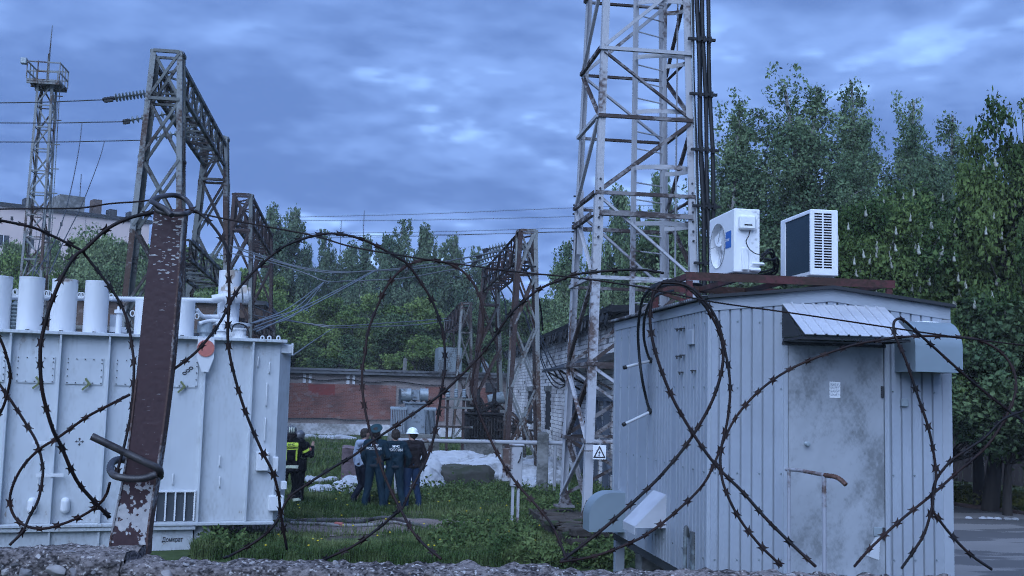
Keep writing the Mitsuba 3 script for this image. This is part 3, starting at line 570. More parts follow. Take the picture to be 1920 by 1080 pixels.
# ------------------------------------------------------------------ steel rack and air conditioners on the roof
RZ = at(1480, 510, 11.6)[2]
ry0, ry1 = 11.35, 12.75; rx0, rx1 = on_y(1286, 503, ry0)[0], on_y(1678, 517, ry0)[0]
rack = thing('roof_rack', 'dark red angle iron rack standing on the cabin roof', 'rack')
LANG = lambda p, q, w, t, hint=(0, 0, 1): join([bar(p, q, w, t, hint), moved(bar(p, q, t, w, hint), trimesh.transformations.translation_matrix(frame(p, q, hint)[:3, 0] * (w / 2 - t / 2) + frame(p, q, hint)[:3, 1] * (w / 2 - t / 2)))])
for y in (ry0, ry1): obj('beam', [box((rx0, y - 0.004, RZ - 0.09), (rx1, y + 0.004, RZ), 0.0), box((rx0, y + 0.0045, RZ - 0.008), (rx1, y + 0.07, RZ - 0.001))], 'mat_red_steel', rack)
for x in np.linspace(rx0 + 0.05, rx1 - 0.05, 5): obj('cross_beam', [box((x - 0.03, ry0 + 0.006, RZ - 0.07), (x + 0.03, ry1 - 0.006, RZ - 0.012))], 'mat_red_steel', rack)
roof_z = lambda x: ZR + 0.02 - (ZR - ZE) * abs(x - XM) / (XM - XL)
for x in (rx0 + 0.05, rx1 - 0.06):
    for y in (ry0 + 0.01, ry1 - 0.03): obj('leg', [box((x - 0.035, y, roof_z(x) - 0.02), (x + 0.035, y + 0.035, RZ - 0.092))], 'mat_red_steel', rack)
obj('brace', bar((rx0 + 0.1, ry1, RZ - 0.1), (rx0 + 0.7, ry1, roof_z(rx0 + 0.7)), 0.04), 'mat_red_steel', rack); obj('brace', bar((rx1 - 0.1, ry1, RZ - 0.1), (rx1 - 0.7, ry1, roof_z(rx1 - 0.7)), 0.04), 'mat_red_steel', rack)
bsdf('mat_blue_label', (0.03, 0.13, 0.42), 0.4)
bsdf('mat_ac_grille', (0.20, 0.21, 0.225), 0.5)
bsdf('mat_ac_fin', mikit.proc(lambda p, n, uv: mix((0.012, 0.028, 0.042), (0.03, 0.055, 0.075), 0.5 + 0.5 * dr.sin(p.z * 900) * dr.sin(p.y * 160))), 0.5, 0.3)
AC = 'air conditioner units on the cabin roof'
# first unit: fan face to the left, valve cover towards us
ax0, ax1 = on_y(1376.5, 450, 11.42)[0], on_y(1425, 450, 11.42)[0]; az_b, az_t = RZ + 0.03, on_y(1390, 391, 11.42)[2]
ayb = 12.28
u1 = thing('air_conditioner', 'white outdoor air conditioner with fan front, blue label and valve cover', 'air conditioner', AC)
case = tm(m3.Manifold.hull_points(np.array([p for m in [box((ax0, 11.42, az_b), (ax1, ayb, az_t), 0.010)] for p in m.vertices], np.float32)))
fan_c = np.array([ax0, 11.42 + 0.55, (az_b + az_t) / 2]); fan_r = 0.265
hole = m3.Manifold.cylinder(0.188, fan_r, fan_r, 40).rotate((0, 90, 0)).translate((ax0 - 0.05, fan_c[1], fan_c[2]))
case = m3.Manifold(m3.Mesh(case.vertices.astype(np.float32), case.faces.astype(np.uint32))) - hole
obj('casing', tm(case), 'mat_white_plastic', u1, smooth=25)
fan = [cyl(fan_c + (0.06, 0, 0), fan_c + (0.10, 0, 0), 0.06, 14)]
for k in range(3):
    a = k * 2 * math.pi / 3 + 0.5; P = []
    for rr, tw, sp in [(0.04, 0.0, 0.5), (0.14, 0.25, 0.55), (0.245, 0.5, 0.5)]:
        for s in (-sp, sp): P.append(fan_c + (0.05 + 0.045 * s, rr * math.cos(a + tw + s), rr * math.sin(a + tw + s)))
    P = np.array(P); F = [[0, 1, 3], [0, 3, 2], [2, 3, 5], [2, 5, 4]]; fan.append(trimesh.Trimesh(np.vstack([P, P + (0.006, 0, 0)]), np.array(F + [[6 + b, 6 + a_, 6 + c] for a_, b, c in F]), process=False))
obj('fan', fan, 'mat_white_plastic', u1, smooth=30)
gr = [tube([fan_c + (-0.006, r * math.cos(t), r * math.sin(t)) for t in np.linspace(0, 2 * math.pi, 33)[:-1]], 0.0035, 5, closed=True) for r in (fan_r,)]
gr += [cyl(fan_c + (-0.006, 0.03 * math.cos(t), 0.03 * math.sin(t)), fan_c + (-0.006, fan_r * math.cos(t), fan_r * math.sin(t)), 0.003, 5) for t in np.linspace(0, 2 * math.pi, 4)[:-1]]
obj('grille', gr, 'mat_ac_grille', u1)
obj('back_panel', [box((ax0 + 0.1405, 11.5, az_b + 0.03), (ax0 + 0.148, ayb - 0.05, az_t - 0.03))], 'mat_ac_grille', u1)
obj('valve_cover', [box((on_y(1387, 425, 11.36)[0], 11.345, on_y(1400, 430, 11.36)[2]), (on_y(1417, 425, 11.36)[0], 11.418, on_y(1400, 404, 11.36)[2]), 0.015)], 'mat_white_plastic', u1, smooth=25)
obj('slot', [box((on_y(1396, 421, 11.34)[0], 11.341, on_y(1400, 422.5, 11.34)[2]), (on_y(1411, 421, 11.34)[0], 11.3445, on_y(1400, 420, 11.34)[2]))], 'mat_black', u1)
obj('valve_skirt', [moved(m3_h, np.eye(4)) for m3_h in [box((ax1 - 0.13, 11.35, az_b + 0.01), (ax1 - 0.01, 11.418, az_b + 0.05), 0.012), box((ax1 - 0.11, 11.34, az_b + 0.08), (ax1 + 0.03, 11.40, az_b + 0.11), 0.012), box((ax1 - 0.22, 11.385, az_b + 0.02), (ax1 - 0.14, 11.418, az_b + 0.28), 0.012)]], 'mat_white_plastic', u1, smooth=25)
lbl_y0, lbl_y1 = on_x(1371, 450, ax0)[1], on_x(1361, 450, ax0)[1]; lz0, lz1 = on_x(1366, 465, ax0)[2], on_x(1366, 434, ax0)[2]; lzm = (lz0 + lz1) / 2
lb = obj('label', [box((ax0 - 0.004, lbl_y0, lz0), (ax0 - 0.002, lbl_y1, lzm - 0.022)), box((ax0 - 0.004, lbl_y0, lzm + 0.022), (ax0 - 0.002, lbl_y1, lz1)), box((ax0 - 0.0039, lbl_y0, lzm - 0.0219), (ax0 - 0.0025, lbl_y1, lzm + 0.0219))], 'mat_blue_label', u1, label='blue sticker with white lettering')
txt = meshkit.text_mesh('HORN', 0.03, 0.001); txt.apply_transform(mat4((ax0 - 0.0042, lbl_y1 - 0.006, lzm - 0.016), np.array([0, -1, 0]) * min(1, (lbl_y1 - lbl_y0 - 0.012) / txt.extents[0]), (0, 0, 1), (-1, 0, 0)))
obj('lettering', txt, 'mat_sign_white', lb)
obj('power_cord', tube(spline([(on_y(1406, 432, 11.36)[0], 11.36, on_y(1406, 432, 11.36)[2])] + [on_y(x, y, 11.34) for x, y in [(1404, 442), (1399, 452), (1403, 464), (1412, 473), (1424, 477), (1438, 473)]], 6), 0.006, 6), 'mat_black', u1, smooth=True)
[obj('foot', box((ax0 - 0.01, y, RZ + 0.002), (ax1 + 0.01, y + 0.05, az_b - 0.001)), 'mat_dark', u1) for y in (11.55, 12.1)]
# second unit: seen from its louvred end, dark coil on its left face
bx0, bx1 = on_y(1520, 450, 11.42)[0], on_y(1572, 450, 11.42)[0]; bz_t = on_y(1545, 393, 11.42)[2]; byb = 12.30
u2 = thing('air_conditioner', 'white outdoor air conditioner with louvred end and dark coil side', 'air conditioner', AC)
lv = [(on_y(1527, 450, 11.42)[0], on_y(1542, 450, 11.42)[0]), (on_y(1544.5, 450, 11.42)[0], on_y(1560, 450, 11.42)[0])]
lt, lbm = on_y(1545, 399, 11.42)[2], on_y(1545, 504, 11.42)[2]
c2m = m3.Manifold(m3.Mesh(*(lambda b: (b.vertices.astype(np.float32), b.faces.astype(np.uint32)))(box((bx0, 11.42, az_b), (bx1, byb, bz_t), 0.010))))
for i in range(21):
    z = lbm + (lt - lbm) * (i + 0.18) / 21; hgt = (lt - lbm) / 21 * 0.64
    for a, b in lv: c2m = c2m - m3.Manifold.cube((b - a, 0.05, hgt)).translate((a, 11.40, z))
c2m = c2m - m3.Manifold.cube((bx1 - bx0 - 0.03, byb - 11.42 - 0.05, bz_t - az_b - 0.04)).translate((bx0 + 0.015, 11.432, az_b + 0.02))
c2m = c2m - m3.Manifold.cube((0.06, byb - 11.42 - 0.17, bz_t - az_b - 0.09)).translate((bx0 - 0.03, 11.45, az_b + 0.045))
obj('casing', tm(c2m), 'mat_white_plastic', u2)
obj('inside', [box((bx0 + 0.05, 11.50, az_b + 0.03), (bx1 - 0.03, 11.52, bz_t - 0.03))], 'mat_black', u2)
obj('coil', [box((bx0 + 0.012, 11.47, az_b + 0.046), (bx0 + 0.045, byb - 0.145, bz_t - 0.046))], 'mat_ac_fin', u2)
[obj('foot', box((bx0 - 0.01, y, RZ + 0.002), (bx1 + 0.01, y + 0.05, az_b - 0.001)), 'mat_white_plastic', u2) for y in (11.55, 12.1)]
hose_r = np.random.default_rng(8)
for k in range(5):
    o = hose_r.normal(0, 0.03, 3); A = np.array([ax1 + 0.02, 11.42, az_b + 0.16]) + o * (0, 1, 1)
    lab(obj('refrigerant_hose', tube(spline([A, A + (0.12, 0.05, 0.07 + o[1]), A + (0.24, 0.2, 0.04 + o[2]), A + (0.30, 0.4, -0.08), A + (0.12 + o[0], 0.7, -0.13), A + (0.35, 0.95, -0.15 + abs(o[2]))], 6), 0.012, 7), 'mat_black', smooth=True), ['black hose arching highest between the two air conditioners', 'black hose lying lowest between the two air conditioners', 'black hose curling behind the first air conditioner', 'black hose in the middle of the tangle between the air conditioners', 'black hose ending nearest the dark coil of the second air conditioner'][k], 'hose', 'black hoses between the air conditioners')
# ------------------------------------------------------------------ the big power transformer
TR0, TL0 = foot(530, 18.57), foot(0, 17.17)
TEX = unit(TR0 - TL0); TN = np.array([TEX[1], -TEX[0], 0.0]); TM = mat4(TL0, TEX, TN, _Z)
def tr(px, py, out=0.0):
    """(s, z) on the transformer's front, out metres proud of the tank wall."""
    d = ray(px, py); o = TL0 + TN * out; t = np.dot(o - CAM, TN) / np.dot(d, TN); q = CAM + d * t - TL0
    return np.dot(q, TEX), q[2]
def tbox(px0, py0, px1, py1, o0, o1, bevel=0.0):
    (s0, za), (s1, zb) = tr(px0, (py0 + py1) / 2, o1), tr(px1, (py0 + py1) / 2, o1); z0, z1 = tr((px0 + px1) / 2, py1, o1)[1], tr((px0 + px1) / 2, py0, o1)[1]
    return box((s0, o0, z0), (s1, o1, z1), bevel)
def tobj(name, mesh, mat, parent, **kw):
    if isinstance(mesh, list): mesh = join(mesh)
    return obj(name, moved(mesh, TM), mat, parent, **kw)
def tank_col(p, n, uv):
    a = fbm(p.x * 1.1, p.y * 1.1, p.z * 0.6, 4); b = fbm(p.x * 7, p.y * 7, p.z * 1.1, 4); c = fbm(p.x * 30, p.y * 30, p.z * 10, 3); st = fbm(p.x * 17, p.y * 17, p.z * 0.55, 4)
    low = smoothstep(1.1, 0.4, p.z + 0.5 * (b - 0.5)); rim = smoothstep(3.05, 3.5, p.z)
    g = mix(mix((0.505, 0.53, 0.55), (0.42, 0.445, 0.47), a), (0.25, 0.25, 0.24), dr.clip(0.34 * smoothstep(0.5, 0.8, 0.6 * b + 0.4 * c) + 0.45 * low * (0.3 + c) + 0.34 * smoothstep(0.56, 0.72, st) * (0.25 + 0.75 * rim), 0, 1))
    return mix(g, (0.19, 0.115, 0.07), 0.7 * smoothstep(0.66, 0.73, 0.5 * st + 0.5 * c) * dr.clip(low + 0.6 * rim, 0, 1))
bsdf('mat_tank', mikit.proc(tank_col), 0.4, 0.4, bump=(lambda p, n, uv: fbm(p.x * 1.5, p.y * 1.5, p.z * 1.2, 3), 0.03), bump_eps=0.02)
def turret_col(p, n, uv):
    top = smoothstep(4.36, 4.44, p.z + 0.06 * (fbm(p.x * 9, p.y * 9, 0, 3) - 0.5)) * smoothstep(0.5, 0.62, fbm(p.x * 8, p.y * 8, p.z * 4, 4))
    return mix(mix((0.63, 0.635, 0.645), (0.52, 0.53, 0.54), fbm(p.x * 5, p.y * 5, p.z * 0.9, 4)), (0.26, 0.19, 0.13), 0.8 * top)
bsdf('mat_turret', mikit.proc(turret_col), 0.4, 0.4)
bsdf('mat_red_disc', mikit.proc(lambda p, n, uv: mix((0.50, 0.155, 0.12), (0.36, 0.12, 0.10), fbm(p.x * 20, p.y * 20, p.z * 20, 3))), 0.6)
bsdf('mat_green_brass', (0.13, 0.145, 0.06), 0.5)
bsdf('mat_gap', (0.045, 0.052, 0.06), 0.7)
tx = thing('power_transformer', 'huge pale grey ribbed power transformer behind the brown post', 'transformer')
sA = tr(519, 800)[0]; Zt0, Zt1, ZF = 0.455, 3.50, 3.555; BACK = -2.4; SL = -1.7
tobj('tank', prism([(SL, 0), (sA, 0), (sA + 0.22, -0.30), (sA + 0.22, BACK), (SL, BACK)], Zt0, Zt1, 2), 'mat_tank', tx)
tobj('top_flange', [box((SL, BACK - 0.1, Zt1 + 0.002), (sA + 0.10, 0.17, ZF), 0.006)], 'mat_tank', tx)
tobj('bottom_flange', [box((SL, BACK, 0.405), (tr(512, 975)[0], 0.19, 0.452), 0.006)], 'mat_tank', tx)
tobj('bottom_flange', [box((SL, BACK, 0.335), (tr(366, 985)[0], 0.16, 0.402), 0.006)], 'mat_tank', tx)
tobj('skirt', [box((SL, BACK, -0.1), (tr(361, 1010)[0], 0.06, 0.333))], 'mat_tank', tx)
tobj('skirt', [box((tr(363, 1010)[0], BACK, -0.1), (tr(394, 1010)[0], 0.0, 0.402))], 'mat_tank', tx)
def rib(px, z0=Zt0, z1=Zt1, out=0.125):
    s = tr(px, 640, out)[0]
    tobj('rib', [prism([(0.0, z0), (out, z0), (out, z1 - 0.14), (out + 0.02, z1 - 0.05), (out + 0.03, z1), (0.0, z1)], s - 0.016, s + 0.016, 0)], 'mat_tank', tx)
for px in (-70, 20, 114, 206, 299): rib(px)
rib(387, z1=2.96); rib(476)
for px in (92, 185): tobj('skirt_rib', [box((tr(px - 2, 1000, 0.1)[0], 0.062, -0.05), (tr(px + 2, 1000, 0.1)[0], 0.12, 0.332))], 'mat_tank', tx)
for x0, x1 in ((-40, 9), (30, 102), (124, 193), (216, 289), (303, 371)):
    y = 667 + 0.03 * x0; plate = tbox(x0, y, x1, y + 50, 0.004, 0.022); h = tobj('hatch', plate, 'mat_tank', tx)
    lo, hi = plate.bounds; B = []
    for u in np.linspace(0.04, 0.96, 5):
        for z in (lo[2] + 0.025, hi[2] - 0.025): B.append((lo[0] + u * (hi[0] - lo[0]), z))
    for v in (0.3, 0.55, 0.8):
        for u in (0.04, 0.96): B.append((lo[0] + u * (hi[0] - lo[0]), lo[2] + v * (hi[2] - lo[2])))
    tobj('bolts', [cyl((s, 0.0225, z), (s, 0.038, z), 0.0105, 6) for s, z in B], 'mat_gap', h, kind='stuff')
    sm = 0.5 * (lo[0] + hi[0]) + 0.03; zz = lo[2]
    tobj('valve_handle', [bar((sm - 0.01, 0.05, zz + 0.10), (sm + 0.06, 0.06, zz + 0.01), 0.03), bar((sm + 0.06, 0.06, zz + 0.01), (sm - 0.05, 0.06, zz - 0.09), 0.03), cyl((sm + 0.05, 0.02, zz + 0.01), (sm + 0.05, 0.08, zz + 0.01), 0.028, 8)], 'mat_green_brass', h)
# red disc on its shield
s0 = tr(386, 652, 0.2)[0]; zd = tr(386, 653, 0.2)[1]
tobj('shield', [prism([(s0 - 0.135, Zt1 + 0.03), (s0 + 0.135, Zt1 + 0.03), (s0 + 0.14, 3.20), (s0 + 0.06, 2.96), (s0 - 0.05, 2.96), (s0 - 0.14, 3.20)], 0.172, 0.186, 1)], 'mat_turret', tx)
tobj('red_disc', [moved(lathe([(0, 0), (0.142, 0), (0.142, 0.02), (0, 0.02)], 28), mat4((s0, 0.188, zd), (1, 0, 0), (0, 0, -1), (0, 1, 0)))], 'mat_red_disc', tx, label='faded red disc on a white shield')
# barred opening low down, bumps, handles, boxes
tobj('grille_recess', [tbox(290, 923, 366, 977, 0.002, 0.006)], 'mat_gap', tx)
for k in range(5): tobj('grille_bar', [box((tr(292 + 18 * k, 950, 0.05)[0] - 0.012, 0.008, tr(300, 977, 0.04)[1]), (tr(292 + 18 * k, 950, 0.05)[0] + 0.012, 0.05, tr(300, 922, 0.04)[1]))], 'mat_turret', tx)
tobj('grille_bar', [tbox(288, 920, 367, 923, 0.008, 0.055)], 'mat_turret', tx)
for px in (60, 122):
    s, z = tr(px, 942, 0.1); g = trimesh.creation.capsule(0.11, 0.075, count=[14, 10]); g.apply_translation((s, 0.05, z - 0.055)); tobj('lifting_lug', g, 'mat_turret', tx, smooth=True)
for px, py in [(72, 900), (412, 865), (412, 904), (324, 899), (484, 678), (505, 690)]:
    s, z = tr(px, py, 0.05); tobj('handle', tube(spline([(s, 0.0, z + 0.09), (s, 0.05, z + 0.075), (s, 0.055, z), (s, 0.05, z - 0.075), (s, 0.0, z - 0.09)], 3), 0.011, 6), 'mat_turret', tx, smooth=True)
for px, py, h in [(500, 740, 0.2), (497, 806, 0.2)]:
    s, z = tr(px, py, 0.05); tobj('handle', tube([(s, 0.0, z + h), (s, 0.05, z + h - 0.02), (s, 0.05, z - h + 0.02), (s, 0.0, z - h)], 0.011, 6), 'mat_turret', tx, smooth=True)
for x0, x1, y in ((61, 94, 830), (67, 119, 891)): tobj('step_bar', [tbox(x0, y - 3, x1, y + 3, 0.126, 0.15)], 'mat_turret', tx)
tobj('control_box', [tbox(481, 848, 504, 883, 0.003, 0.16, 0.01)], 'mat_turret', tx)
tobj('control_box', [tbox(504, 930, 532, 958, -0.1, 0.12, 0.01)], 'mat_turret', tx)
tobj('control_box', [tbox(512, 857, 522, 885, -0.1, 0.06, 0.01)], 'mat_turret', tx)
tobj('control_box', [tbox(528, 903, 538, 918, -0.15, 0.05, 0.01)], 'mat_turret', tx)
s, z = tr(541, 654, 0.0); tobj('end_bracket', [box((s - 0.12, -0.16, z - 0.08), (s + 0.06, -0.02, z + 0.07), 0.008), box((s + 0.062, -0.18, z - 0.11), (s + 0.085, 0.0, z + 0.10), 0.004)], 'mat_turret', tx)
# lettering on the skirt and the direction mark
wd = meshkit.text_mesh('Домкрат', 0.075, 0.004, bold=True); ts, tz = tr(303, 1016, 0.07); te = tr(342, 1016, 0.07)[0]
wd.apply_transform(mat4((ts, 0.064, tz), np.array([1, 0, 0]) * (te - ts) / wd.extents[0], (0, 0, 1), (0, 1, 0))); wd.invert() if np.linalg.det(mat4((0, 0, 0), (1, 0, 0), (0, 0, 1), (0, 1, 0))[:3, :3]) < 0 else None
tobj('lettering', wd, 'mat_ink', tx)
s, z = tr(149, 828, 0.0); mk = []
for a in range(4):
    R = trimesh.transformations.rotation_matrix(a * math.pi / 2, (0, 1, 0))
    m = join([box((-0.006, 0.003, 0.012), (0.006, 0.006, 0.05)), prism([(-0.024, 0.04), (0.024, 0.04), (0, 0.07)], 0.003, 0.006, 1)]); m.apply_transform(R); m.apply_translation((s, 0, z)); mk.append(m)
tobj('direction_mark', mk, 'mat_ink', tx)
s, z = tr(352, 695, 0.03); tobj('chain', [tube([(s + 0.05 * k + 0.03 * math.cos(t), 0.03, z + 0.045 * k + 0.02 * math.sin(t)) for t in np.linspace(0, 6.28, 13)[:-1]], 0.008, 5, closed=True) for k in (-1, 0, 1)], 'mat_dark', tx, kind='stuff')
# turrets on the cover
def turret(x0, x1, top, out, hooks=True, name='turret'):
    (a, z1), (b, _) = tr(x0, top, out), tr(x1, top, out); c, r = (a + b) / 2, (b - a) / 2 * 0.985
    k = tobj(name, [moved(lathe([(0, ZF), (r * 1.0, ZF), (r, z1 - 0.03), (r * 1.02, z1 - 0.028), (r * 1.02, z1 - 0.004), (r * 0.97, z1), (0, z1 + 0.012)], 28), trimesh.transformations.translation_matrix((c, out, 0)))], 'mat_turret', tx, smooth=35)
    if hooks:
        for s_ in (-1, 1): tobj('eye', [tube([(c + s_ * (r + 0.035) + 0.035 * math.cos(t), out + 0.05, z1 - 0.26 + 0.05 * math.sin(t)) for t in np.linspace(0, 6.28, 15)[:-1]], 0.011, 6, closed=True)], 'mat_turret', k, smooth=True)
    tobj('cleat', [box((c - 0.03, out + r * 0.9, ZF + 0.002), (c + 0.03, out + r + 0.05, ZF + 0.03))], 'mat_gap', k)
for x0, x1, top in ((-112, -62, 514), (-24, 26, 517), (36, 86, 519), (98, 148, 523), (160, 207, 526), (254, 296, 560), (322, 367, 563)): turret(x0, x1, top, -0.45)
turret(411, 453, 507, -1.3, hooks=False)
tobj('pipe', [tube([(*((tr(x, 557 + 0.016 * x, -1.05)[0], -1.05)), tr(x, 557 + 0.016 * x, -1.05)[1]) for x in (-100, 100, 300, 412)], 0.045, 10)], 'mat_turret', tx, smooth=True)
def tp(px, py, out): s, z = tr(px, py, out); return np.array([s, out, z])
tobj('valve', [cyl(tp(398, 561, -1.0), tp(446, 552, -1.0), 0.075, 14), cyl(tp(420, 558, -0.98), tp(432, 556, -0.98), 0.13, 16), cyl(tp(440, 553, -1.0), tp(452, 552, -1.0), 0.15, 18), cyl(tp(455, 552, -1.0), tp(464, 551, -1.0), 0.16, 18), cyl(tp(465, 551, -1.0), tp(469, 551, -1.0), 0.12, 18)], 'mat_turret', tx, smooth=40)
def stack(px, out, rows):
    c = tp(px, 620, out); return [moved(lathe([(0, z0), (r, z0), (r, z1), (0, z1)], 22), trimesh.transformations.translation_matrix((c[0], out, 0))) for r, z0, z1 in rows]
tobj('tap_changer_head', stack(432, -0.75, [(0.30, ZF, ZF + 0.05), (0.24, ZF + 0.051, ZF + 0.26), (0.36, ZF + 0.261, ZF + 0.30), (0.13, ZF + 0.301, ZF + 0.40)]), 'mat_turret', tx, smooth=40)
tobj('relief_valve', stack(416, -0.25, [(0.13, ZF, ZF + 0.06), (0.09, ZF + 0.061, ZF + 0.12), (0.14, ZF + 0.121, ZF + 0.16), (0.05, ZF + 0.161, ZF + 0.24)]), 'mat_turret', tx, smooth=40)
tobj('relief_valve', stack(451, -0.30, [(0.15, ZF, ZF + 0.05), (0.10, ZF + 0.051, ZF + 0.16), (0.13, ZF + 0.161, ZF + 0.19)]), 'mat_turret', tx, smooth=40)
tobj('gauge', stack(384, -0.6, [(0.09, ZF, ZF + 0.1), (0.13, ZF + 0.101, ZF + 0.30)]), 'mat_zinc', tx, smooth=40)
tobj('oil_pipe', [tube(spline([tp(368, 580, -0.5), tp(376, 590, -0.55), tp(384, 594, -0.6), tp(395, 594, -0.7), tp(412, 594, -0.75)], 5), 0.04, 8), tube(spline([tp(374, 606, -0.4), tp(395, 601, -0.5), tp(420, 603, -0.55)], 5), 0.03, 8)], 'mat_turret', tx, smooth=True)
tobj('hoop_handle', [tube(spline([tp(434, 622, -0.12), tp(438, 610, -0.12), tp(448, 607, -0.12), tp(460, 611, -0.12), tp(466, 622, -0.12), tp(467, 633, -0.12)], 5), 0.014, 7)], 'mat_black', tx, smooth=True)
for px in (492, 505, 522): tobj('lifting_eye', [tube([tp(px, 634, -0.1) + np.array([0.03 * math.cos(t), 0, 0.035 * math.sin(t)]) for t in np.linspace(0, 6.28, 11)[:-1]], 0.012, 5, closed=True)], 'mat_turret', tx, smooth=True)
tobj('bushing', [moved(lathe([(0, ZF)] + [(0.10 if k % 2 else 0.055, ZF + 0.03 * k + 0.05) for k in range(15)] + [(0, ZF + 0.52)], 16), trimesh.transformations.translation_matrix((tr(27, 600, -0.5)[0], -0.5, 0)))], 'mat_zinc_dark', tx)
tobj('relief_valve', stack(222, -0.35, [(0.05, ZF, ZF + 0.36), (0.085, ZF + 0.361, ZF + 0.42), (0.04, ZF + 0.421, ZF + 0.48)]), 'mat_turret', tx, smooth=40)
tobj('pipe', [box((tr(206, 610, -0.6)[0], -0.7, ZF + 0.05), (tr(238, 610, -0.6)[0], -0.55, ZF + 0.14)), box((tr(206, 590, -0.6)[0], -0.9, ZF + 0.15), (tr(226, 590, -0.6)[0], -0.75, ZF + 0.36))], 'mat_turret', tx)
# ------------------------------------------------------------------ lattice steel: angle sections of one unit mesh, stretched to length
def angle_unit(t=0.14):
    m = trimesh.creation.extrude_polygon(Polygon([(-.5, -.5), (.5, -.5), (.5, -.5 + t), (-.5 + t, -.5 + t), (-.5 + t, .5), (-.5, .5)]), 1.0, engine='earcut'); return m
ANGLE = {m: mikit.ply(angle_unit(), m) for m in ('mat_tower_paint', 'mat_tower_rust', 'mat_gantry', 'mat_gantry_rust', 'mat_gantry_light', 'mat_red_steel')}
def angle(name, p, q, w, mat, parent, hint=(0, 0, 1), flip=(1, 1)):
    M = frame(p, q, hint, w * flip[0], w * flip[1]); return put(name, ANGLE[mat], parent, M)
V = lambda *a: np.array(a, float)

# ------------------------------------------------------------------ lattice mast with caged ladder behind the cabin
lrng = np.random.default_rng(31)
mast = thing('lattice_mast', 'tall peeling lattice mast with caged ladder rising behind the metal cabin', 'lattice mast')
f_fl, f_fr = at(1120, 360, 21.5), at(1299, 360, 21.5)
m_y = 0.5 * (f_fl[1] + f_fr[1]); half = 0.5 * (f_fr[0] - f_fl[0]); mx, my, mz = 0.5 * (f_fl[0] + f_fr[0]), m_y + half, 0.5 * (f_fl[2] + f_fr[2])
TAPER = 0.027
def corner(i, z):
    h = half - TAPER * (z - mz); return V(mx + (-h, h, h, -h)[i], my + (-h, -h, h, h)[i], z)
FOOTZ = on_y(1095, 968, m_y)[2]
for i in range(4):
    sx, sy = ((1, 1), (-1, 1), (-1, -1), (1, -1))[i]
    for a, b in ((FOOTZ, 3.34), (3.34, 6.7), (6.7, 11.4), (11.4, 14.2)): angle('leg', corner(i, a), corner(i, b), 0.165 if a < 6 else 0.14, 'mat_tower_paint', mast, hint=(0, 1, 0) if sx * sy > 0 else (0, 1, 0), flip=(sx, sy))
    fp = corner(i, FOOTZ); obj('foot_plate', [box(fp + (-0.2, -0.2, -0.04), fp + (0.2, 0.2, 0.0)), prism([(fp[0] - 0.16, fp[2] + 0.001), (fp[0] + 0.16, fp[2] + 0.001), (fp[0] + 0.03, fp[2] + 0.34), (fp[0] - 0.03, fp[2] + 0.34)], fp[1] - 0.125, fp[1] - 0.11)], 'mat_tower_rust', mast)
levels = [1.84, 3.34, 5.05, 6.76, 8.34, 9.75, 11.4, 13.0]
out_of = [V(0, -1, 0), V(1, 0, 0), V(0, 1, 0), V(-1, 0, 0)]
for k, z in enumerate(levels):
    for f in range(4):
        a, b = corner(f, z), corner((f + 1) % 4, z); o = out_of[f] * (0.085 if f in (0, 2) else 0.089)
        rust = lrng.random() < 0.8
        d = unit(b - a); angle('girt', a - d * 0.09 + o, b + d * 0.09 + o, 0.072, 'mat_tower_rust' if rust else 'mat_tower_paint', mast)
    if z in (6.76,):
        for f in range(4):
            a, b = corner(f, z - 0.42), corner((f + 1) % 4, z - 0.42); angle('girt', a + out_of[f] * 0.1, b + out_of[f] * 0.1, 0.09, 'mat_tower_rust', mast)
zs = [FOOTZ + 0.15] + levels
for k in range(len(zs) - 1):
    for f in range(4):
        z0, z1 = zs[k] + 0.06, zs[k + 1] - 0.06; i, j = f, (f + 1) % 4
        if (k + (f in (1, 2))) % 2: i, j = j, i
        # front and back faces zigzag in opposite sense
        a, b = corner(i, z0), corner(j, z1); o = out_of[f] * 0.07
        angle('diagonal', a + o, b + o, 0.068, 'mat_tower_rust' if lrng.random() < 0.5 else 'mat_tower_paint', mast)
        if k < 2: angle('diagonal', corner(j, z0) - o * 0.2, corner(i, z1) - o * 0.2, 0.08, 'mat_tower_rust', mast)
for i in (0, 1, 3):
    for dz in np.linspace(-0.62, 0.55, 7):
        c = corner(i, mz - 0.35 + dz); n = out_of[0] if i < 2 else out_of[3]; obj('splice_bolt', cyl(c + n * 0.09, c + n * 0.135, 0.022, 6), 'mat_dark', mast)
    c = corner(i, mz - 0.36); sx = (1, -1, 0, 1)[i]; obj('splice_plate', box(c + (sx * 0.02 - 0.065, -0.098, -0.72), c + (sx * 0.02 + 0.065, -0.084, 0.68)), 'mat_tower_paint', mast)
# ladder, turned a little to the right
l0, l1 = at(1188, 360, 21.9), at(1243, 360, 22.35); lx = unit(V(l1[0] - l0[0], l1[1] - l0[1], 0)); ln = V(lx[1], -lx[0], 0); lw = np.linalg.norm((l1 - l0)[:2])
lb = V(l0[0], l0[1], 0); LZ0, LZ1 = 3.0, 13.6
ladder = obj('ladder', [box((-0.001, -0.001, 0), (0.001, 0.001, 0.002))] if False else [bar(lb + _Z * LZ0, lb + _Z * LZ1, 0.10, 0.06, hint=ln)], 'mat_tower_paint', mast)
obj('rail', bar(lb + lx * lw + _Z * LZ0, lb + lx * lw + _Z * LZ1, 0.07, 0.06, hint=ln), 'mat_tower_paint', ladder)
z = LZ0 + 0.2
RUNG = mikit.ply(cyl((0, 0, 0), (0, 0, 1), 0.5, 8), 'mat_tower_paint')
while z < LZ1: put('rung', RUNG, ladder, frame(lb + _Z * z, lb + lx * lw + _Z * z, w=0.030, h=0.030)); z += 0.355
hz = at(1215, 320, 21.6)[2] + 0.1; zz = [hz + 1.16 * k for k in range(-2, 6)]
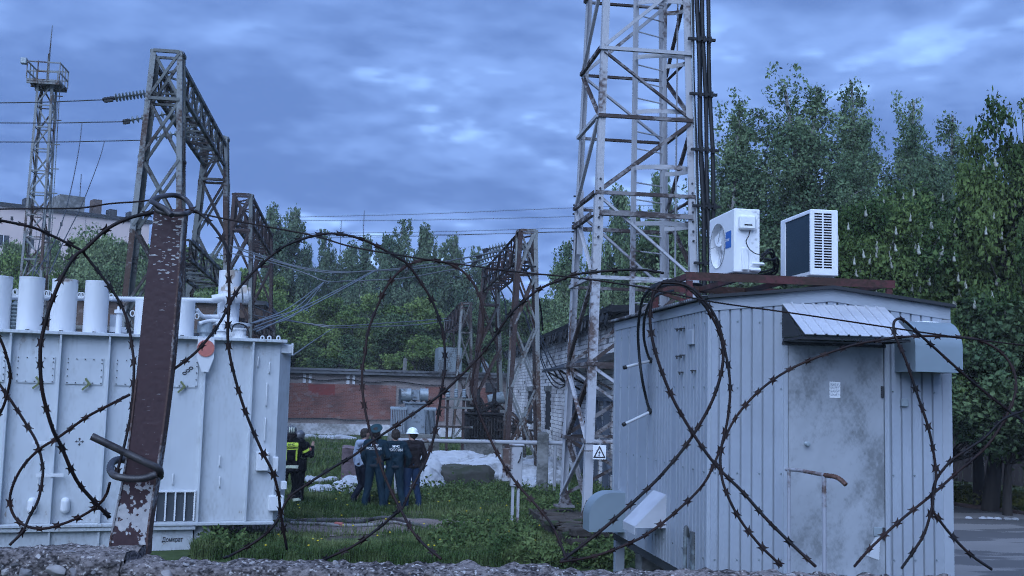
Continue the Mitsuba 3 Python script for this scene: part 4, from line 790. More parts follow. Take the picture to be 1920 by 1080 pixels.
for z in zz:
    P = [lb + _Z * z - ln * 0.0] + [lb + lx * (lw / 2 - (lw / 2 + 0.10) * math.cos(t)) + ln * 0.70 * math.sin(t) ** 0.8 + lx * 0.38 * math.sin(t) + _Z * z for t in np.linspace(0.12, math.pi - 0.12, 15)] + [lb + lx * lw + _Z * z]
    obj('hoop', join([bar(a, b, 0.09, 0.012, hint=unit(np.cross(b - a, _Z))) for a, b in zip(P[:-1], P[1:])]), 'mat_tower_paint', ladder)
for t in (math.pi * 0.93, math.pi * 0.72): 
    P = lb + lx * (lw / 2 - (lw / 2 + 0.10) * math.cos(t)) + ln * 0.71 * math.sin(t) ** 0.8 + lx * 0.38 * math.sin(t); obj('cage_strip', bar(P + _Z * zz[0], P + _Z * zz[-1], 0.035, 0.012, hint=ln), 'mat_tower_paint', ladder)
    if t > 2.5: continue
    break
# cables down the right leg
feed = thing('cable_bundle', 'bundle of thick black cables clamped beside the right leg of the lattice mast', 'cables')
for k, (dx, dy, r) in enumerate([(0.10, -0.12, 0.028), (0.20, -0.13, 0.045), (0.32, -0.12, 0.045), (0.44, -0.10, 0.045), (0.27, 0.02, 0.04), (0.38, 0.03, 0.04)]):
    P = [corner(1, z) + V(dx + 0.015 * math.sin(z * 1.9 + k * 2), dy, 0) for z in np.linspace(3.2, 14, 26)]; obj('cable', tube(P, r, 8), 'mat_black', feed, smooth=True)
for z in [hz + 1.16 * k + 0.35 for k in range(-2, 6)]:
    c = corner(1, z); obj('clamp', [bar(c + (-0.02, -0.17, 0), c + (0.56, -0.16, 0), 0.06, 0.05), *[box(c + (x - 0.03, -0.21, -0.06), c + (x + 0.03, -0.1, 0.06)) for x in (0.20, 0.32, 0.44)]], 'mat_black', feed)
P = [corner(1, z) + V(0.07, -0.14, 0) for z in np.linspace(3.2, 14, 12)]; obj('wire', tube(P, 0.012, 6), 'mat_zinc', feed)
# warning sign on the mast
sc = at(1124, 848, 20.5); sg = thing('warning_sign', 'white square sign with black high voltage triangle on the lattice mast', 'sign')
SW = 0.13; obj('plate', box(sc + (-SW, -0.006, -SW * 1.05), sc + (SW, 0.006, SW * 1.05), 0.004), 'mat_sign_white', sg)
tri = Polygon([(-0.115, -0.105), (0.115, -0.105), (0, 0.115)]).buffer(0.006); ring = tri.difference(Polygon([(-0.082, -0.084), (0.082, -0.084), (0, 0.074)]))
obj('triangle', prism(ring, -0.0085, -0.0065).apply_translation(sc), 'mat_ink', sg)
bolt = [(0.012, 0.055), (-0.028, -0.012), (-0.004, -0.012), (-0.018, -0.05), (-0.028, -0.046), (-0.008, -0.078), (0.008, -0.046), (-0.004, -0.048), (0.026, 0.008), (0.002, 0.008)]
obj('lightning_bolt', prism([(x, z - 0.005) for x, z in bolt], -0.0085, -0.0065).apply_translation(sc), 'mat_ink', sg)
obj('hanger', [bar(sc + (-0.35, 0.02, 0.02), sc + (0.25, 0.02, 0.02), 0.04, 0.02)], 'mat_tower_rust', sg)

# ------------------------------------------------------------------ portal gantries
def column(parent, cx, cy, wx_, ztop, spread, mat, brace_mat, legw=0.13, zb=-0.1, panel=1.25, name='column', n=0, depth=0.45):
    """A-frame lattice column: legs spread along x towards the foot."""
    col = lab(key_for(name, parent), None)
    del labels[col]
    def c(i, z):
        t = (ztop - z) / (ztop - zb); h = 0.5 * (wx_ + spread * t); d = 0.5 * (depth + 0.25 * spread * t)
        return V(cx + (-h, h, h, -h)[i], cy + (-d, -d, d, d)[i], z)
    mats = mat if isinstance(mat, (list, tuple)) else [mat] * 4
    for i in range(4):
        sx, sy = ((1, 1), (-1, 1), (-1, -1), (1, -1))[i]; angle('leg', c(i, zb), c(i, ztop), legw, mats[i], col, hint=(0, 1, 0), flip=(sx, sy))
    z = ztop; k = 0; lev = [ztop]
    while z > zb + panel * 0.8: z -= panel * (1 + 0.22 * k); lev.append(max(z, zb + 0.1)); k += 1
    for k, (z1, z0) in enumerate(zip(lev[:-1], lev[1:])):
        for f in range(4):
            o = out_of[f] * legw * 0.42
            if k == 0 or (k == 1 and f in (0, 2)) or f in (1, 3) and k % 2 == 0: angle('tie', c(f, z1 - 0.03) + o, c((f + 1) % 4, z1 - 0.03) + o, legw * 0.6, brace_mat, col)
            i, j = f, (f + 1) % 4
            if (k + f) % 2: i, j = j, i
            angle('brace', c(i, z0) + o, c(j, z1 - 0.06) + o, legw * 0.5, brace_mat, col)
            if f in (0, 2) : angle('brace', c(j, z0) + o * 0.6, c(i, z1 - 0.06) + o * 0.6, legw * 0.5, brace_mat, col)
    return c
def beam(parent, p, q, w, h, mat, brace_mat, n, cw=0.10):
    """Lattice beam from p to q (centres of the lower side), w wide, h tall."""
    bm = key_for('beam', parent); p, q = V(*p), V(*q); d = unit(q - p); s = unit(np.cross(d, _Z)) * w / 2
    offs = [-s, s, s + _Z * h, -s + _Z * h]
    for o in offs: angle('chord', p + o, q + o, cw, mat, bm)
    for k in range(n):
        a, b = p + (q - p) * k / n, p + (q - p) * (k + 1) / n; u, v_ = (a, b) if k % 2 else (b, a)
        for i, j in ((0, 3), (1, 2)): angle('brace', u + offs[i], v_ + offs[j], cw * 0.55, brace_mat, bm)
        for i, j in ((0, 1), (3, 2)): angle('brace', u + offs[i], v_ + offs[j], cw * 0.5, brace_mat, bm)
        for i, j in ((0, 3), (1, 2), (0, 1)): angle('brace', a + offs[i], a + offs[j], cw * 0.5, brace_mat, bm)
# tall gantry on the left: columns A and B, with its beam running away from us
HT = 11.35
pA = at(316, 100, 27.6); pB = at(406, 258, 37.0); gz = 0.5 * (pA[2] + pB[2])
g1 = thing('portal_gantry', 'tallest grey lattice gantry on the left with insulator strings and sloping beam', 'gantry')
column(g1, pA[0], pA[1], 0.64, pA[2], 1.15, ['mat_gantry_light', 'mat_gantry_light', 'mat_gantry', 'mat_gantry'], 'mat_gantry', 0.135)
column(g1, pB[0], pB[1], 0.64, pB[2], 1.25, ['mat_gantry', 'mat_gantry_light', 'mat_gantry', 'mat_gantry'], 'mat_gantry', 0.15, panel=1.5)
beam(g1, (pA[0], pA[1] + 0.3, gz - 1.0), (pB[0], pB[1] - 0.3, gz - 1.0), 0.7, 0.72, 'mat_gantry', 'mat_gantry', 11, 0.10)
beam(g1, (pA[0] + 0.25, pA[1] + 0.6, 6.0), (pB[0] + 0.1, pB[1] - 0.3, 6.0), 0.9, 0.5, 'mat_gantry', 'mat_gantry', 7, 0.09)
pC = at(456, 365, 47.7); pD = at(497, 440, 60.0)
g2 = thing('portal_gantry', 'rusty lattice gantry behind the tallest one, right of it above the transformer', 'gantry')
zc = pC[2]
column(g2, pC[0], pC[1], 0.70, zc, 1.0, ['mat_gantry_rust', 'mat_gantry', 'mat_gantry_rust', 'mat_gantry_rust'], 'mat_gantry_rust', 0.16, panel=1.6)
column(g2, pD[0], pD[1], 0.70, zc, 0.9, 'mat_gantry_rust', 'mat_gantry_rust', 0.16, panel=1.8)
beam(g2, (pC[0], pC[1] + 0.3, zc - 1.2), (pD[0], pD[1] - 0.3, zc - 1.2), 0.8, 1.1, 'mat_gantry_rust', 'mat_gantry_rust', 10, 0.12)
beam(g2, (pC[0] + 0.3, pC[1] + 0.3, 5.2), (pD[0] + 0.3, pD[1] - 0.3, 5.2), 0.8, 0.6, 'mat_gantry_rust', 'mat_gantry_rust', 7, 0.1)
# lower gantries on the right: E-F and G-H
pE = at(988, 433, 33.8); pF = at(920, 503, 44.4); pG = at(874, 567, 60.6); pH = at(843, 602, 75.0)
g3 = thing('portal_gantry', 'rust streaked lattice gantry in the middle with cables fanning to its beam', 'gantry')
zE = 0.5 * (pE[2] + pF[2])
column(g3, pE[0], pE[1], 0.46, zE, 0.62, ['mat_gantry_rust', 'mat_gantry_light', 'mat_gantry_rust', 'mat_gantry'], 'mat_gantry_light', 0.13, panel=1.35)
column(g3, pF[0], pF[1], 0.50, zE, 0.85, ['mat_gantry_rust', 'mat_gantry', 'mat_gantry_rust', 'mat_gantry_rust'], 'mat_gantry_rust', 0.14, panel=1.5)
beam(g3, (pE[0], pE[1] + 0.25, zE - 0.95), (pF[0], pF[1] - 0.25, zE - 0.95), 0.62, 0.85, 'mat_gantry_rust', 'mat_gantry_rust', 9, 0.10)
g4 = thing('portal_gantry', 'smallest and farthest lattice gantry left of the middle one', 'gantry')
zG = pG[2]
column(g4, pG[0], pG[1], 0.50, zG, 0.55, ['mat_gantry_light', 'mat_gantry', 'mat_gantry_rust', 'mat_gantry'], 'mat_gantry', 0.115, panel=1.7)
column(g4, pH[0], pH[1], 0.52, zG, 0.7, 'mat_gantry', 'mat_gantry', 0.12, panel=1.9)
beam(g4, (pG[0], pG[1] + 0.3, zG - 1.0), (pH[0], pH[1] - 0.3, zG - 1.0), 0.7, 0.95, 'mat_gantry_rust', 'mat_gantry_rust', 9, 0.13)

# ------------------------------------------------------------------ floodlight mast at the far left
fm = thing('floodlight_mast', 'slender grey lattice floodlight mast with railed platform at far left', 'mast')
fc = foot(92, 50.0); fx, fy = at(88, 165, 50)[0], at(88, 165, 50)[1]; fz = at(88, 160, 50)[2]; fx += 0.0
def fcorner(i, z): h = 0.31 + 0.22 * (1 - z / fz); return V(fx + (-h, h, h, -h)[i], fy + (-h, -h, h, h)[i], z)
for i in range(4): angle('leg', fcorner(i, 0), fcorner(i, fz), 0.11, 'mat_gantry_light', fm, flip=((1, 1), (-1, 1), (-1, -1), (1, -1))[i], hint=(0, 1, 0))
nz = 16
for k in range(nz):
    for f in range(4):
        z0, z1 = fz * k / nz, fz * (k + 1) / nz; i, j = (f, (f + 1) % 4) if (k + f) % 2 else ((f + 1) % 4, f); angle('brace', fcorner(i, z0), fcorner(j, z1), 0.065, 'mat_gantry_light', fm)
        angle('brace', fcorner(f, z1), fcorner((f + 1) % 4, z1), 0.055, 'mat_gantry_light', fm)
obj('ladder', [bar(fcorner(1, 0.5) + (0.35, 0, 0), fcorner(1, fz) + (0.35, 0, 0), 0.03)] + [bar(fcorner(1, z) + (0, 0, 0), fcorner(1, z) + (0.5, 0, 0), 0.045) for z in np.arange(1, fz, 1.15)], 'mat_gantry', fm, kind='stuff')
pw = 0.72
obj('platform', [box((fx - pw, fy - pw, fz), (fx + pw, fy + pw, fz + 0.10))] + [bar((fx - pw, fy + y, fz - 0.06), (fx + pw, fy + y, fz - 0.06), 0.1) for y in (-0.65, 0, 0.65)], 'mat_gantry_light', fm)
for f in range(4):
    cs = [V(fx - pw, fy - pw, 0), V(fx + pw, fy - pw, 0), V(fx + pw, fy + pw, 0), V(fx - pw, fy + pw, 0)]; a, b = cs[f], cs[(f + 1) % 4]
    for z in (0.45, 0.9): obj('railing', bar(a + _Z * (fz + z), b + _Z * (fz + z), 0.05), 'mat_gantry_light', fm)
    for t in (0, 0.33, 0.66): p_ = a + (b - a) * t; obj('railing_post', bar(p_ + _Z * (fz + 0.1), p_ + _Z * (fz + 0.95), 0.045), 'mat_gantry_light', fm)
obj('lightning_rod', [tube([V(fx, fy, fz + 0.1), V(fx, fy, fz + 1.5), V(fx + 0.02, fy, fz + 1.55), V(fx + 0.05, fy, fz + 2.9)], [0.06, 0.055, 0.03, 0.015], 6)], 'mat_gantry', fm)
obj('lamp', [box((fx - pw - 0.3, fy - pw - 0.1, fz + 0.75), (fx - pw - 0.02, fy - pw + 0.15, fz + 1.05), 0.03)], 'mat_zinc', fm)
# ------------------------------------------------------------------ brick buildings
def brick_tex(c0, c1, mortar, along='x', soot=0.3, bw=0.26, bh=0.078):
    def fn(p, n, uv):
        u = (p.x if along == 'x' else p.y) / bw; v = p.z / bh; row = dr.floor(v); uu = u + 0.5 * (row - 2 * dr.floor(row / 2))
        fu, fv = uu - dr.floor(uu), v - row
        j = dr.maximum(smoothstep(0.045, 0.02, dr.minimum(fu, 1 - fu)), smoothstep(0.13, 0.06, dr.minimum(fv, 1 - fv)))
        b = mix(c0, c1, cell_rand(dr.floor(uu), row, 3)); a = fbm(p.x * 0.9, p.y * 0.9, p.z * 1.1, 4); e = fbm(p.x * 4, p.y * 4, p.z * 3, 4)
        col = mix(b, mortar, j)
        return mix(mix(col, (0.24, 0.21, 0.20), 0.45 * smoothstep(0.62, 0.72, e)), (0.03, 0.03, 0.033), soot * smoothstep(0.45, 0.75, a))
    return mikit.proc(fn)
bsdf('mat_brick_red', brick_tex((0.235, 0.094, 0.074), (0.160, 0.068, 0.058), (0.20, 0.145, 0.13), soot=0.45), 0.9, 0.1)
bsdf('mat_brick_patch', brick_tex((0.22, 0.055, 0.05), (0.19, 0.05, 0.045), (0.16, 0.06, 0.055), soot=0.1), 0.9, 0.1)
bsdf('mat_brick_light', brick_tex((0.26, 0.22, 0.21), (0.18, 0.15, 0.145), (0.28, 0.25, 0.24)), 0.9, 0.1)
bsdf('mat_brick_brown', brick_tex((0.135, 0.09, 0.07), (0.10, 0.068, 0.055), (0.13, 0.10, 0.09)), 0.9, 0.1)
bsdf('mat_plinth', worn((0.62, 0.62, 0.64), (0.36, 0.35, 0.34), 0.35, 0.8, streak=False, edge=0.15), 0.85)
bsdf('mat_roof_felt', worn((0.14, 0.145, 0.155), (0.07, 0.07, 0.075), 0.4, 0.8, streak=False, edge=0.2), 0.8)
bsdf('mat_glass_dark', (0.03, 0.035, 0.045), 0.15, 0.5)
by = at(700, 800, 63)[1]
bxl, bxr = on_y(360, 750, by)[0], on_y(985, 750, by)[0]
Zb = lambda py, px=700: on_y(px, py, by)[2]
bld = thing('brick_building', 'long low red brick building with white plinth behind the people', 'building')
zr0, zr1, zl, zp = Zb(703), Zb(694), Zb(722), Zb(796)
obj('wall', [box((bxl, by, zp - 0.02), (bxr, by + 9, zr0))], 'mat_brick_light', bld)
obj('plinth', box((bxl - 0.03, by - 0.06, -0.2), (bxr, by + 0.5, zp)), 'mat_plinth', bld)
obj('roof', [box((bxl - 0.25, by - 0.35, zr0 + 0.002), (bxr, by + 9.3, zr1)), box((bxl - 0.27, by - 0.42, zr1 - 0.10), (bxr, by - 0.352, zr1 + 0.03))], 'mat_roof_felt', bld)
bx = lambda px: on_y(px, 755, by)[0]
spans = [(505, 742), (797, 834), (884, 936)]
for a, b in spans: obj('infill', box((bx(a), by - 0.035, Zb(787)), (bx(b), by - 0.001, zl)), 'mat_brick_red', bld)
obj('infill', box((bx(577), by - 0.05, Zb(743)), (bx(627), by - 0.036, Zb(723.5))), 'mat_brick_patch', bld, label='brighter red bricked up window')
for a in (566, 648): obj('pilaster', [box((bx(a), by - 0.06, zl + 0.02), (bx(a) + 0.18, by - 0.002, zr0 - 0.02)), box((bx(a) + 0.35, by - 0.06, zl + 0.02), (bx(a) + 0.5, by - 0.002, zr0 - 0.02))], 'mat_plinth', bld)
obj('roof_flue', [box((bx(755), by + 1.2, zr1), (bx(762), by + 1.45, Zb(672)), 0.01), prism([(bx(754), Zb(672)), (bx(763), Zb(672)), (bx(758.5), Zb(667))], by + 1.15, by + 1.5)], 'mat_concrete', bld)
wp = [V(bx(x), by - 0.12, Zb(y)) for x, y in [(500, 715), (560, 711), (600, 716), (648, 712), (690, 717), (740, 714), (790, 719), (832, 719)]]
lab(obj('wall_cable', tube(spline(wp, 6), 0.03, 6), 'mat_black', smooth=True), 'slack black cable strung under the eaves of the red brick building', 'cable')
wp = [V(bx(x), by - 0.12, Zb(y)) for x, y in [(540, 788), (620, 786), (660, 789), (745, 786)]]
lab(obj('wall_cable', tube(spline(wp, 6), 0.03, 6), 'mat_wire', smooth=True), 'thin cable along the foot of the red brick wall above the plinth', 'cable')
# sooty superstructure with a flue elbow at its right end
sm = lambda px, py, o=1.0: on_y(px, py, by + o)
obj('roof_box', [box((sm(843, 0)[0], by + 1.0, zr1), (sm(886, 0)[0], by + 4, sm(860, 652)[2]), 0.02)], 'mat_zinc_dark', bld)
obj('roof_elbow', [tube(spline([sm(911, 700, 0.3), sm(911, 690, 0.3), sm(908, 684, 0.3), sm(903, 682, 0.3)], 4), 0.22, 12)], 'mat_zinc', bld, smooth=True)
obj('opening', [box((sm(930, 0, 0)[0], by - 0.25, Zb(730)), (sm(955, 0, 0)[0], by - 0.002, Zb(712)))], 'mat_dark', bld)
# brown brick hall behind the transformer
hy = at(300, 600, 60)[1]; hl, hr = on_y(60, 600, hy)[0], on_y(492, 600, hy)[0]; hz_ = on_y(300, 566, hy)[2]
hall = thing('brick_building', 'brown brick hall showing between the turrets of the transformer', 'building')
obj('wall', box((hl, hy, -0.1), (hr, hy + 10, hz_)), 'mat_brick_brown', hall)
obj('roof', box((hl - 0.3, hy - 0.3, hz_ + 0.002), (hr + 0.2, hy + 10.3, hz_ + 0.25)), 'mat_roof_felt', hall)
for px in np.arange(110, 480, 46):
    c = on_y(px, 600, hy)[0]; w = obj('window', box((c, hy - 0.03, 3.6), (c + 1.0, hy - 0.001, 5.6)), 'mat_glass_dark', hall); obj('lintel', box((c - 0.15, hy - 0.06, 5.62), (c + 1.15, hy - 0.002, 5.85)), 'mat_concrete', w)
# white brick building receding on the right
A0, B0 = foot(1168, 29.0), foot(960, 63.0); wd_ = unit(A0 - B0); wn = V(-wd_[1], wd_[0], 0); wn = wn if wn[0] < 0 else -wn; WL = np.linalg.norm(A0 - B0)
WM = mat4(B0, wd_, wn, _Z)
WH = 5.0
wb = thing('white_brick_building', 'weathered white brick building with sooty eaves receding behind the lattice mast', 'building')
bsdf('mat_mortar', (0.15, 0.145, 0.145), 0.95, 0.1)
bsdf('mat_brick_white', mikit.proc(lambda p, n, uv: mix(mix((0.62, 0.60, 0.58), (0.38, 0.36, 0.355), smoothstep(0.3, 0.7, fbm(p.x * 0.5, p.y * 0.9, p.z * 1.2, 4))), (0.035, 0.033, 0.034), dr.clip(0.85 * smoothstep(4.3, 5.0, p.z + 1.1 * (fbm(p.x * 1.2, p.y * 1.2, p.z * 1.2, 4) - 0.5)) + 0.5 * smoothstep(0.6, 0.75, fbm(p.x * 3, p.y * 3, p.z * 2, 3)), 0, 1))), 0.9, 0.1)
obj('wall', moved(box((-2, -4.5, -0.1), (WL, 0, WH)), WM), 'mat_mortar', wb)
brng = np.random.default_rng(17); bv, bf = [], []
bwid, bhei = 0.50, 0.152                                          # two-brick stretchers: the courses read, single bricks are under 3 pixels
CB = np.array([[x, y, z] for x in (0, 1) for y in (0, 1) for z in (0, 1)], float); CF = np.array([[4, 6, 7], [4, 7, 5], [0, 1, 3], [0, 3, 2], [2, 3, 7], [2, 7, 6], [1, 5, 7], [1, 7, 3], [0, 4, 5], [0, 5, 1]])
openings = [(WL - 17.5, WL - 15.6, 1.2, 2.8), (WL - 25, WL - 22.5, 1.2, 2.8)]
for r in range(int(WH / bhei)):
    s = -0.6 + (0.25 if r % 2 else 0); z = r * bhei
    while s < WL:
        w = bwid if s > WL - 24 else bwid * 1.5
        if brng.random() > 0.03 and not any(a < s + w / 2 < b and c < z < d for a, b, c, d in openings):
            o = brng.uniform(0.012, 0.034); bv.append(CB * [w - 0.012, o, bhei - 0.022] + [s, 0.0005, z]); bf.append(CF + 8 * len(bf))
        s += w
obj('brick', moved(trimesh.Trimesh(np.concatenate(bv), np.concatenate(bf), process=False), WM), 'mat_brick_white', wb, kind='stuff')
for a, b, c, d in openings:
    obj('opening', moved(box((a, 0.0, c), (b, 0.004, d)), WM), 'mat_dark', wb); obj('lintel', moved(box((a - 0.25, 0.036, d + 0.02), (b + 0.25, 0.06, d + 0.25)), WM), 'mat_concrete', wb)
obj('roof', [moved(prism([(-4.8, WH + 0.002), (0.45, WH + 0.002), (0.45, WH + 0.16), (-4.8, WH + 0.4)], -2, WL + 0.3, 0), WM)], 'mat_black', wb)
fr_ = np.random.default_rng(5)
obj('broken_eave', [moved(bar((s, 0.40, WH - 0.02), (s + fr_.uniform(-0.3, 0.6), 0.42 + fr_.uniform(0, 0.1), WH - fr_.uniform(0.1, 0.42)), 0.05, 0.16), WM) for s in np.arange(0, WL, 0.55)], 'mat_dark', wb, kind='stuff')
obj('canopy', [moved(prism([(0.05, 3.75), (1.3, 3.45), (1.3, 3.52), (0.05, 3.95)], WL - 8.0, WL - 0.5, 0), WM)], 'mat_dark', wb)
for s in (WL - 7.5, WL - 4.5, WL - 1.5): obj('canopy_bracket', [moved(bar((s, 0.04, 2.9), (s, 1.15, 3.46), 0.06), WM)], 'mat_tower_rust', wb)
for m in [bar((WL - 9.8, 0.14, 2.62), (WL - 0.3, 0.14, 2.62), 0.12), bar((WL - 3.6, 0.16, 0), (WL - 3.6, 0.16, 2.58), 0.16), bar((WL - 1.6, 0.16, 0), (WL - 1.6, 0.16, 2.58), 0.16), bar((WL - 9.4, 0.2, 2.55), (WL - 5.2, 0.2, 0.3), 0.18), bar((WL - 8.2, 0.22, 2.55), (WL - 4.0, 0.22, 0.3), 0.18), bar((WL - 3.4, 0.2, 2.5), (WL - 0.6, 0.2, 0.6), 0.13)]: obj('frame_bar', moved(m, WM), 'mat_frame_steel', wb)
bsdf('mat_frame_steel', (0.07, 0.085, 0.11), 0.6)
for hk, ((x0, y0, d0), (x1, y1, d1), sag) in enumerate([((1008, 615, 38), (1058, 712, 33), 6), ((1014, 640, 38), (1060, 718, 33), 14), ((1010, 655, 38), (1060, 720, 33), 22), ((1012, 668, 39), (1060, 722, 33), 26)]):
    P = [at(x0 + (x1 - x0) * t, y0 + (y1 - y0) * t + sag * 4 * t * (1 - t), d0 + (d1 - d0) * t) for t in np.linspace(0, 1, 12)]
    lab(obj('hanging_cable', tube(P, 0.022, 6), 'mat_black', smooth=True), f'{ORD[hk]} from the top of the loose black cables sagging to the white brick building', 'cable', 'loose cables by the white brick building')
# far apartment block on the left
def apt_pt(px, z=0.0):
    d = 150 * 3400 / (3400 - px); p = at(px, 735, d); return V(p[0], p[1], z)
pa, pb = apt_pt(-260), apt_pt(262); ad = unit(pb - pa); an = V(ad[1], -ad[0], 0); an = an if np.dot(an, -pa) > 0 else -an; AL = np.linalg.norm(pb - pa); AM = mat4(pa, ad, an, _Z)
AH = at(0, 383, 150)[2]
bsdf('mat_apartment', mikit.proc(lambda p, n, uv: mix((0.70, 0.56, 0.51), (0.60, 0.49, 0.455), fbm(p.x * 0.25, p.y * 0.25, p.z * 0.12, 4))), 0.9, 0.1)
apt = thing('apartment_building', 'pinkish panel apartment block with flat roof far off at the left edge', 'building')
obj('wall', moved(box((0, -14, 0), (AL, 0, AH)), AM), 'mat_apartment', apt)
obj('roof', moved(box((-0.3, -14.3, AH + 0.002), (AL + 0.3, 0.35, AH + 0.55)), AM), 'mat_dark', apt)
def apt_s(px): return np.dot(apt_pt(px) - pa, ad)
for px, wpx, h in ((27, 14, 1.3), (190, 14, 1.2), (228, 14, 1.2), (158, 16, 2.4)): obj('vent', moved(box((apt_s(px), -3, AH + 0.55), (apt_s(px + wpx), -1.2, AH + 0.55 + h)), AM), 'mat_brick_brown' if h > 2 else 'mat_dark', apt)
obj('stair_head', moved(box((apt_s(90), -6, AH + 0.55), (apt_s(138), -0.4, AH + 2.9)), AM), 'mat_concrete', apt); obj('aerial', [moved(cyl((apt_s(134), -2, AH + 2.9), (apt_s(134), -2, AH + 6.6), 0.06, 6), AM)], 'mat_dark', apt)
for fl in range(8):
    z = AH - 5.6 - 2.9 * fl
    for s in np.arange(1.5, AL - 2, 3.4):
        w = obj('window', moved(box((s, 0.002, z), (s + 1.5, 0.03, z + 1.5)), AM), 'mat_glass_dark', apt)
        if fl < 4: obj('frame', moved(box((s + 0.7, 0.031, z), (s + 0.8, 0.05, z + 1.5)), AM), 'mat_sign_white', w)
for s in np.arange(3, AL - 1, 6.8): obj('attic_vent', moved(box((s, 0.002, AH - 1.9), (s + 0.35, 0.02, AH - 1.3)), AM), 'mat_dark', apt)
for s in np.arange(6.6, AL - 1, 6.8): obj('panel_joint', moved(box((s, 0.002, 0), (s + 0.06, 0.012, AH)), AM), 'mat_concrete', apt)
# ------------------------------------------------------------------ trees
def leaf_col(a, b, sc=0.5):
    def fn(p, n, uv):
        k = fbm(p.x * sc, p.y * sc, p.z * sc, 3); r = cell_rand(p.x * 5, p.y * 5, p.z * 5)
        return mix(a, b, dr.clip(0.75 * smoothstep(0.3, 0.7, k) + 0.5 * (r - 0.35), 0, 1))
    return mikit.proc(fn)
def leaf_mat(name, a, b, sc=0.5): scene[name] = {'type': 'twosided', 'nested': {'type': 'diffuse', 'reflectance': leaf_col(a, b, sc)}}
leaf_mat('leaf_birch', (0.069, 0.115, 0.064), (0.201, 0.270, 0.138))
leaf_mat('leaf_birch_far', (0.057, 0.097, 0.064), (0.149, 0.198, 0.115))
leaf_mat('leaf_dark', (0.046, 0.081, 0.044), (0.121, 0.172, 0.078))
leaf_mat('leaf_green', (0.078, 0.129, 0.041), (0.207, 0.276, 0.090))
leaf_mat('leaf_pale', (0.098, 0.149, 0.071), (0.218, 0.276, 0.132))
leaf_mat('leaf_chestnut', (0.036, 0.068, 0.026), (0.130, 0.180, 0.058), 0.8)
bsdf('mat_bark', mikit.proc(lambda p, n, uv: mix((0.07, 0.06, 0.055), (0.025, 0.022, 0.02), fbm(p.x * 6, p.y * 6, p.z * 2, 4))), 0.95, 0.1)
bsdf('mat_birch_bark', mikit.proc(lambda p, n, uv: mix((0.34, 0.33, 0.32), (0.04, 0.038, 0.036), smoothstep(0.5, 0.6, fbm(p.x * 3, p.y * 3, p.z * 5, 4)))), 0.8, 0.1)
bsdf('mat_candle', (0.36, 0.36, 0.30), 0.8)


def leaves(C, size, rg, up=0.3, aspect=0.55, droop=None):
    """One four-cornered leaf per centre."""
    n = len(C); d = rg.normal(size=(n, 3)); d[:, 2] += (-droop if droop else 0); d /= np.linalg.norm(d, axis=1, keepdims=True)
    nn = rg.normal(size=(n, 3)); nn[:, 2] += up; s = np.cross(nn, d); s /= np.linalg.norm(s, axis=1, keepdims=True) + 1e-9
    L = size * rg.uniform(0.45, 1.5, (n, 1)); w = L * aspect * 0.5; bend = np.cross(d, s) * L * 0.12
    v = np.stack([C - d * L * 0.5, C + s * w + bend, C + d * L * 0.5, C - s * w + bend], 1).reshape(-1, 3)
    i = np.arange(n)[:, None] * 4
    return v, np.concatenate([i + [[0, 1, 2]], i + [[0, 2, 3]]])


def limb(p, d, L, r, rg, n=6, sag=0.0, wob=0.12):
    P = [np.array(p, float)]; d = unit(d)
    for k in range(n): d = unit(d + rg.normal(0, wob, 3) + np.array([0, 0, -sag])); P.append(P[-1] + d * L / n)
    P = np.array(P); return P, tube(P, np.linspace(r, r * 0.25, len(P)), 5)


def birch(seed, h, spread, n_leaf, size, hang=1.0):
    rg = np.random.default_rng(seed); wood = []
    T, m = limb((0, 0, -0.2), (0, 0, 1), h * 0.97, 0.013 * h, rg, 12, -0.05, 0.035); wood.append(m); strands = []
    nb = 33
    for b in range(nb):
        t = 0.22 + 0.77 * (b + rg.random()) / nb; k = t * 12; i = min(int(k), 11); p = T[i] + (T[i + 1] - T[i]) * (k - i); a = b * 2.4 + rg.normal(0, 0.5)
        prof = (1 - max(0.0, (t - 0.35) / 0.65) ** 1.6) * 0.9 + 0.10; L = spread * prof * rg.uniform(0.45, 1.15)
        B, m = limb(p, (math.cos(a), math.sin(a), 1.5 - 0.5 * t), L * 1.3, 0.0028 * h * (1.15 - t), rg, 6, 0.10, 0.10); wood.append(m)
        for q in B[1:]:
            for _ in range(2 if t < 0.9 else 1):
                q2 = q + rg.normal(0, 0.07 * spread, 3); hl = hang * rg.uniform(0.35, 1.5) * (0.30 + 0.8 * prof); strands.append((q2, hl, rg.normal(0, 0.16, 2)))
    tot = sum(s[1] + 0.25 for s in strands); C = []
    for q, hl, sw in strands:
        n = max(5, int(n_leaf * (hl + 0.25) / tot)); u = rg.random(n) ** 0.85; w = 0.05 + 0.10 * (1 - u)
        C.append(np.stack([q[0] + sw[0] * u + rg.normal(0, 1, n) * w, q[1] + sw[1] * u + rg.normal(0, 1, n) * w, q[2] + 0.12 - hl * u], 1))
    C = np.concatenate(C); C = C[C[:, 2] > 0.10 * h]
    return join(wood), leaves(C, size, rg, 0.1, 0.62, droop=1.1)


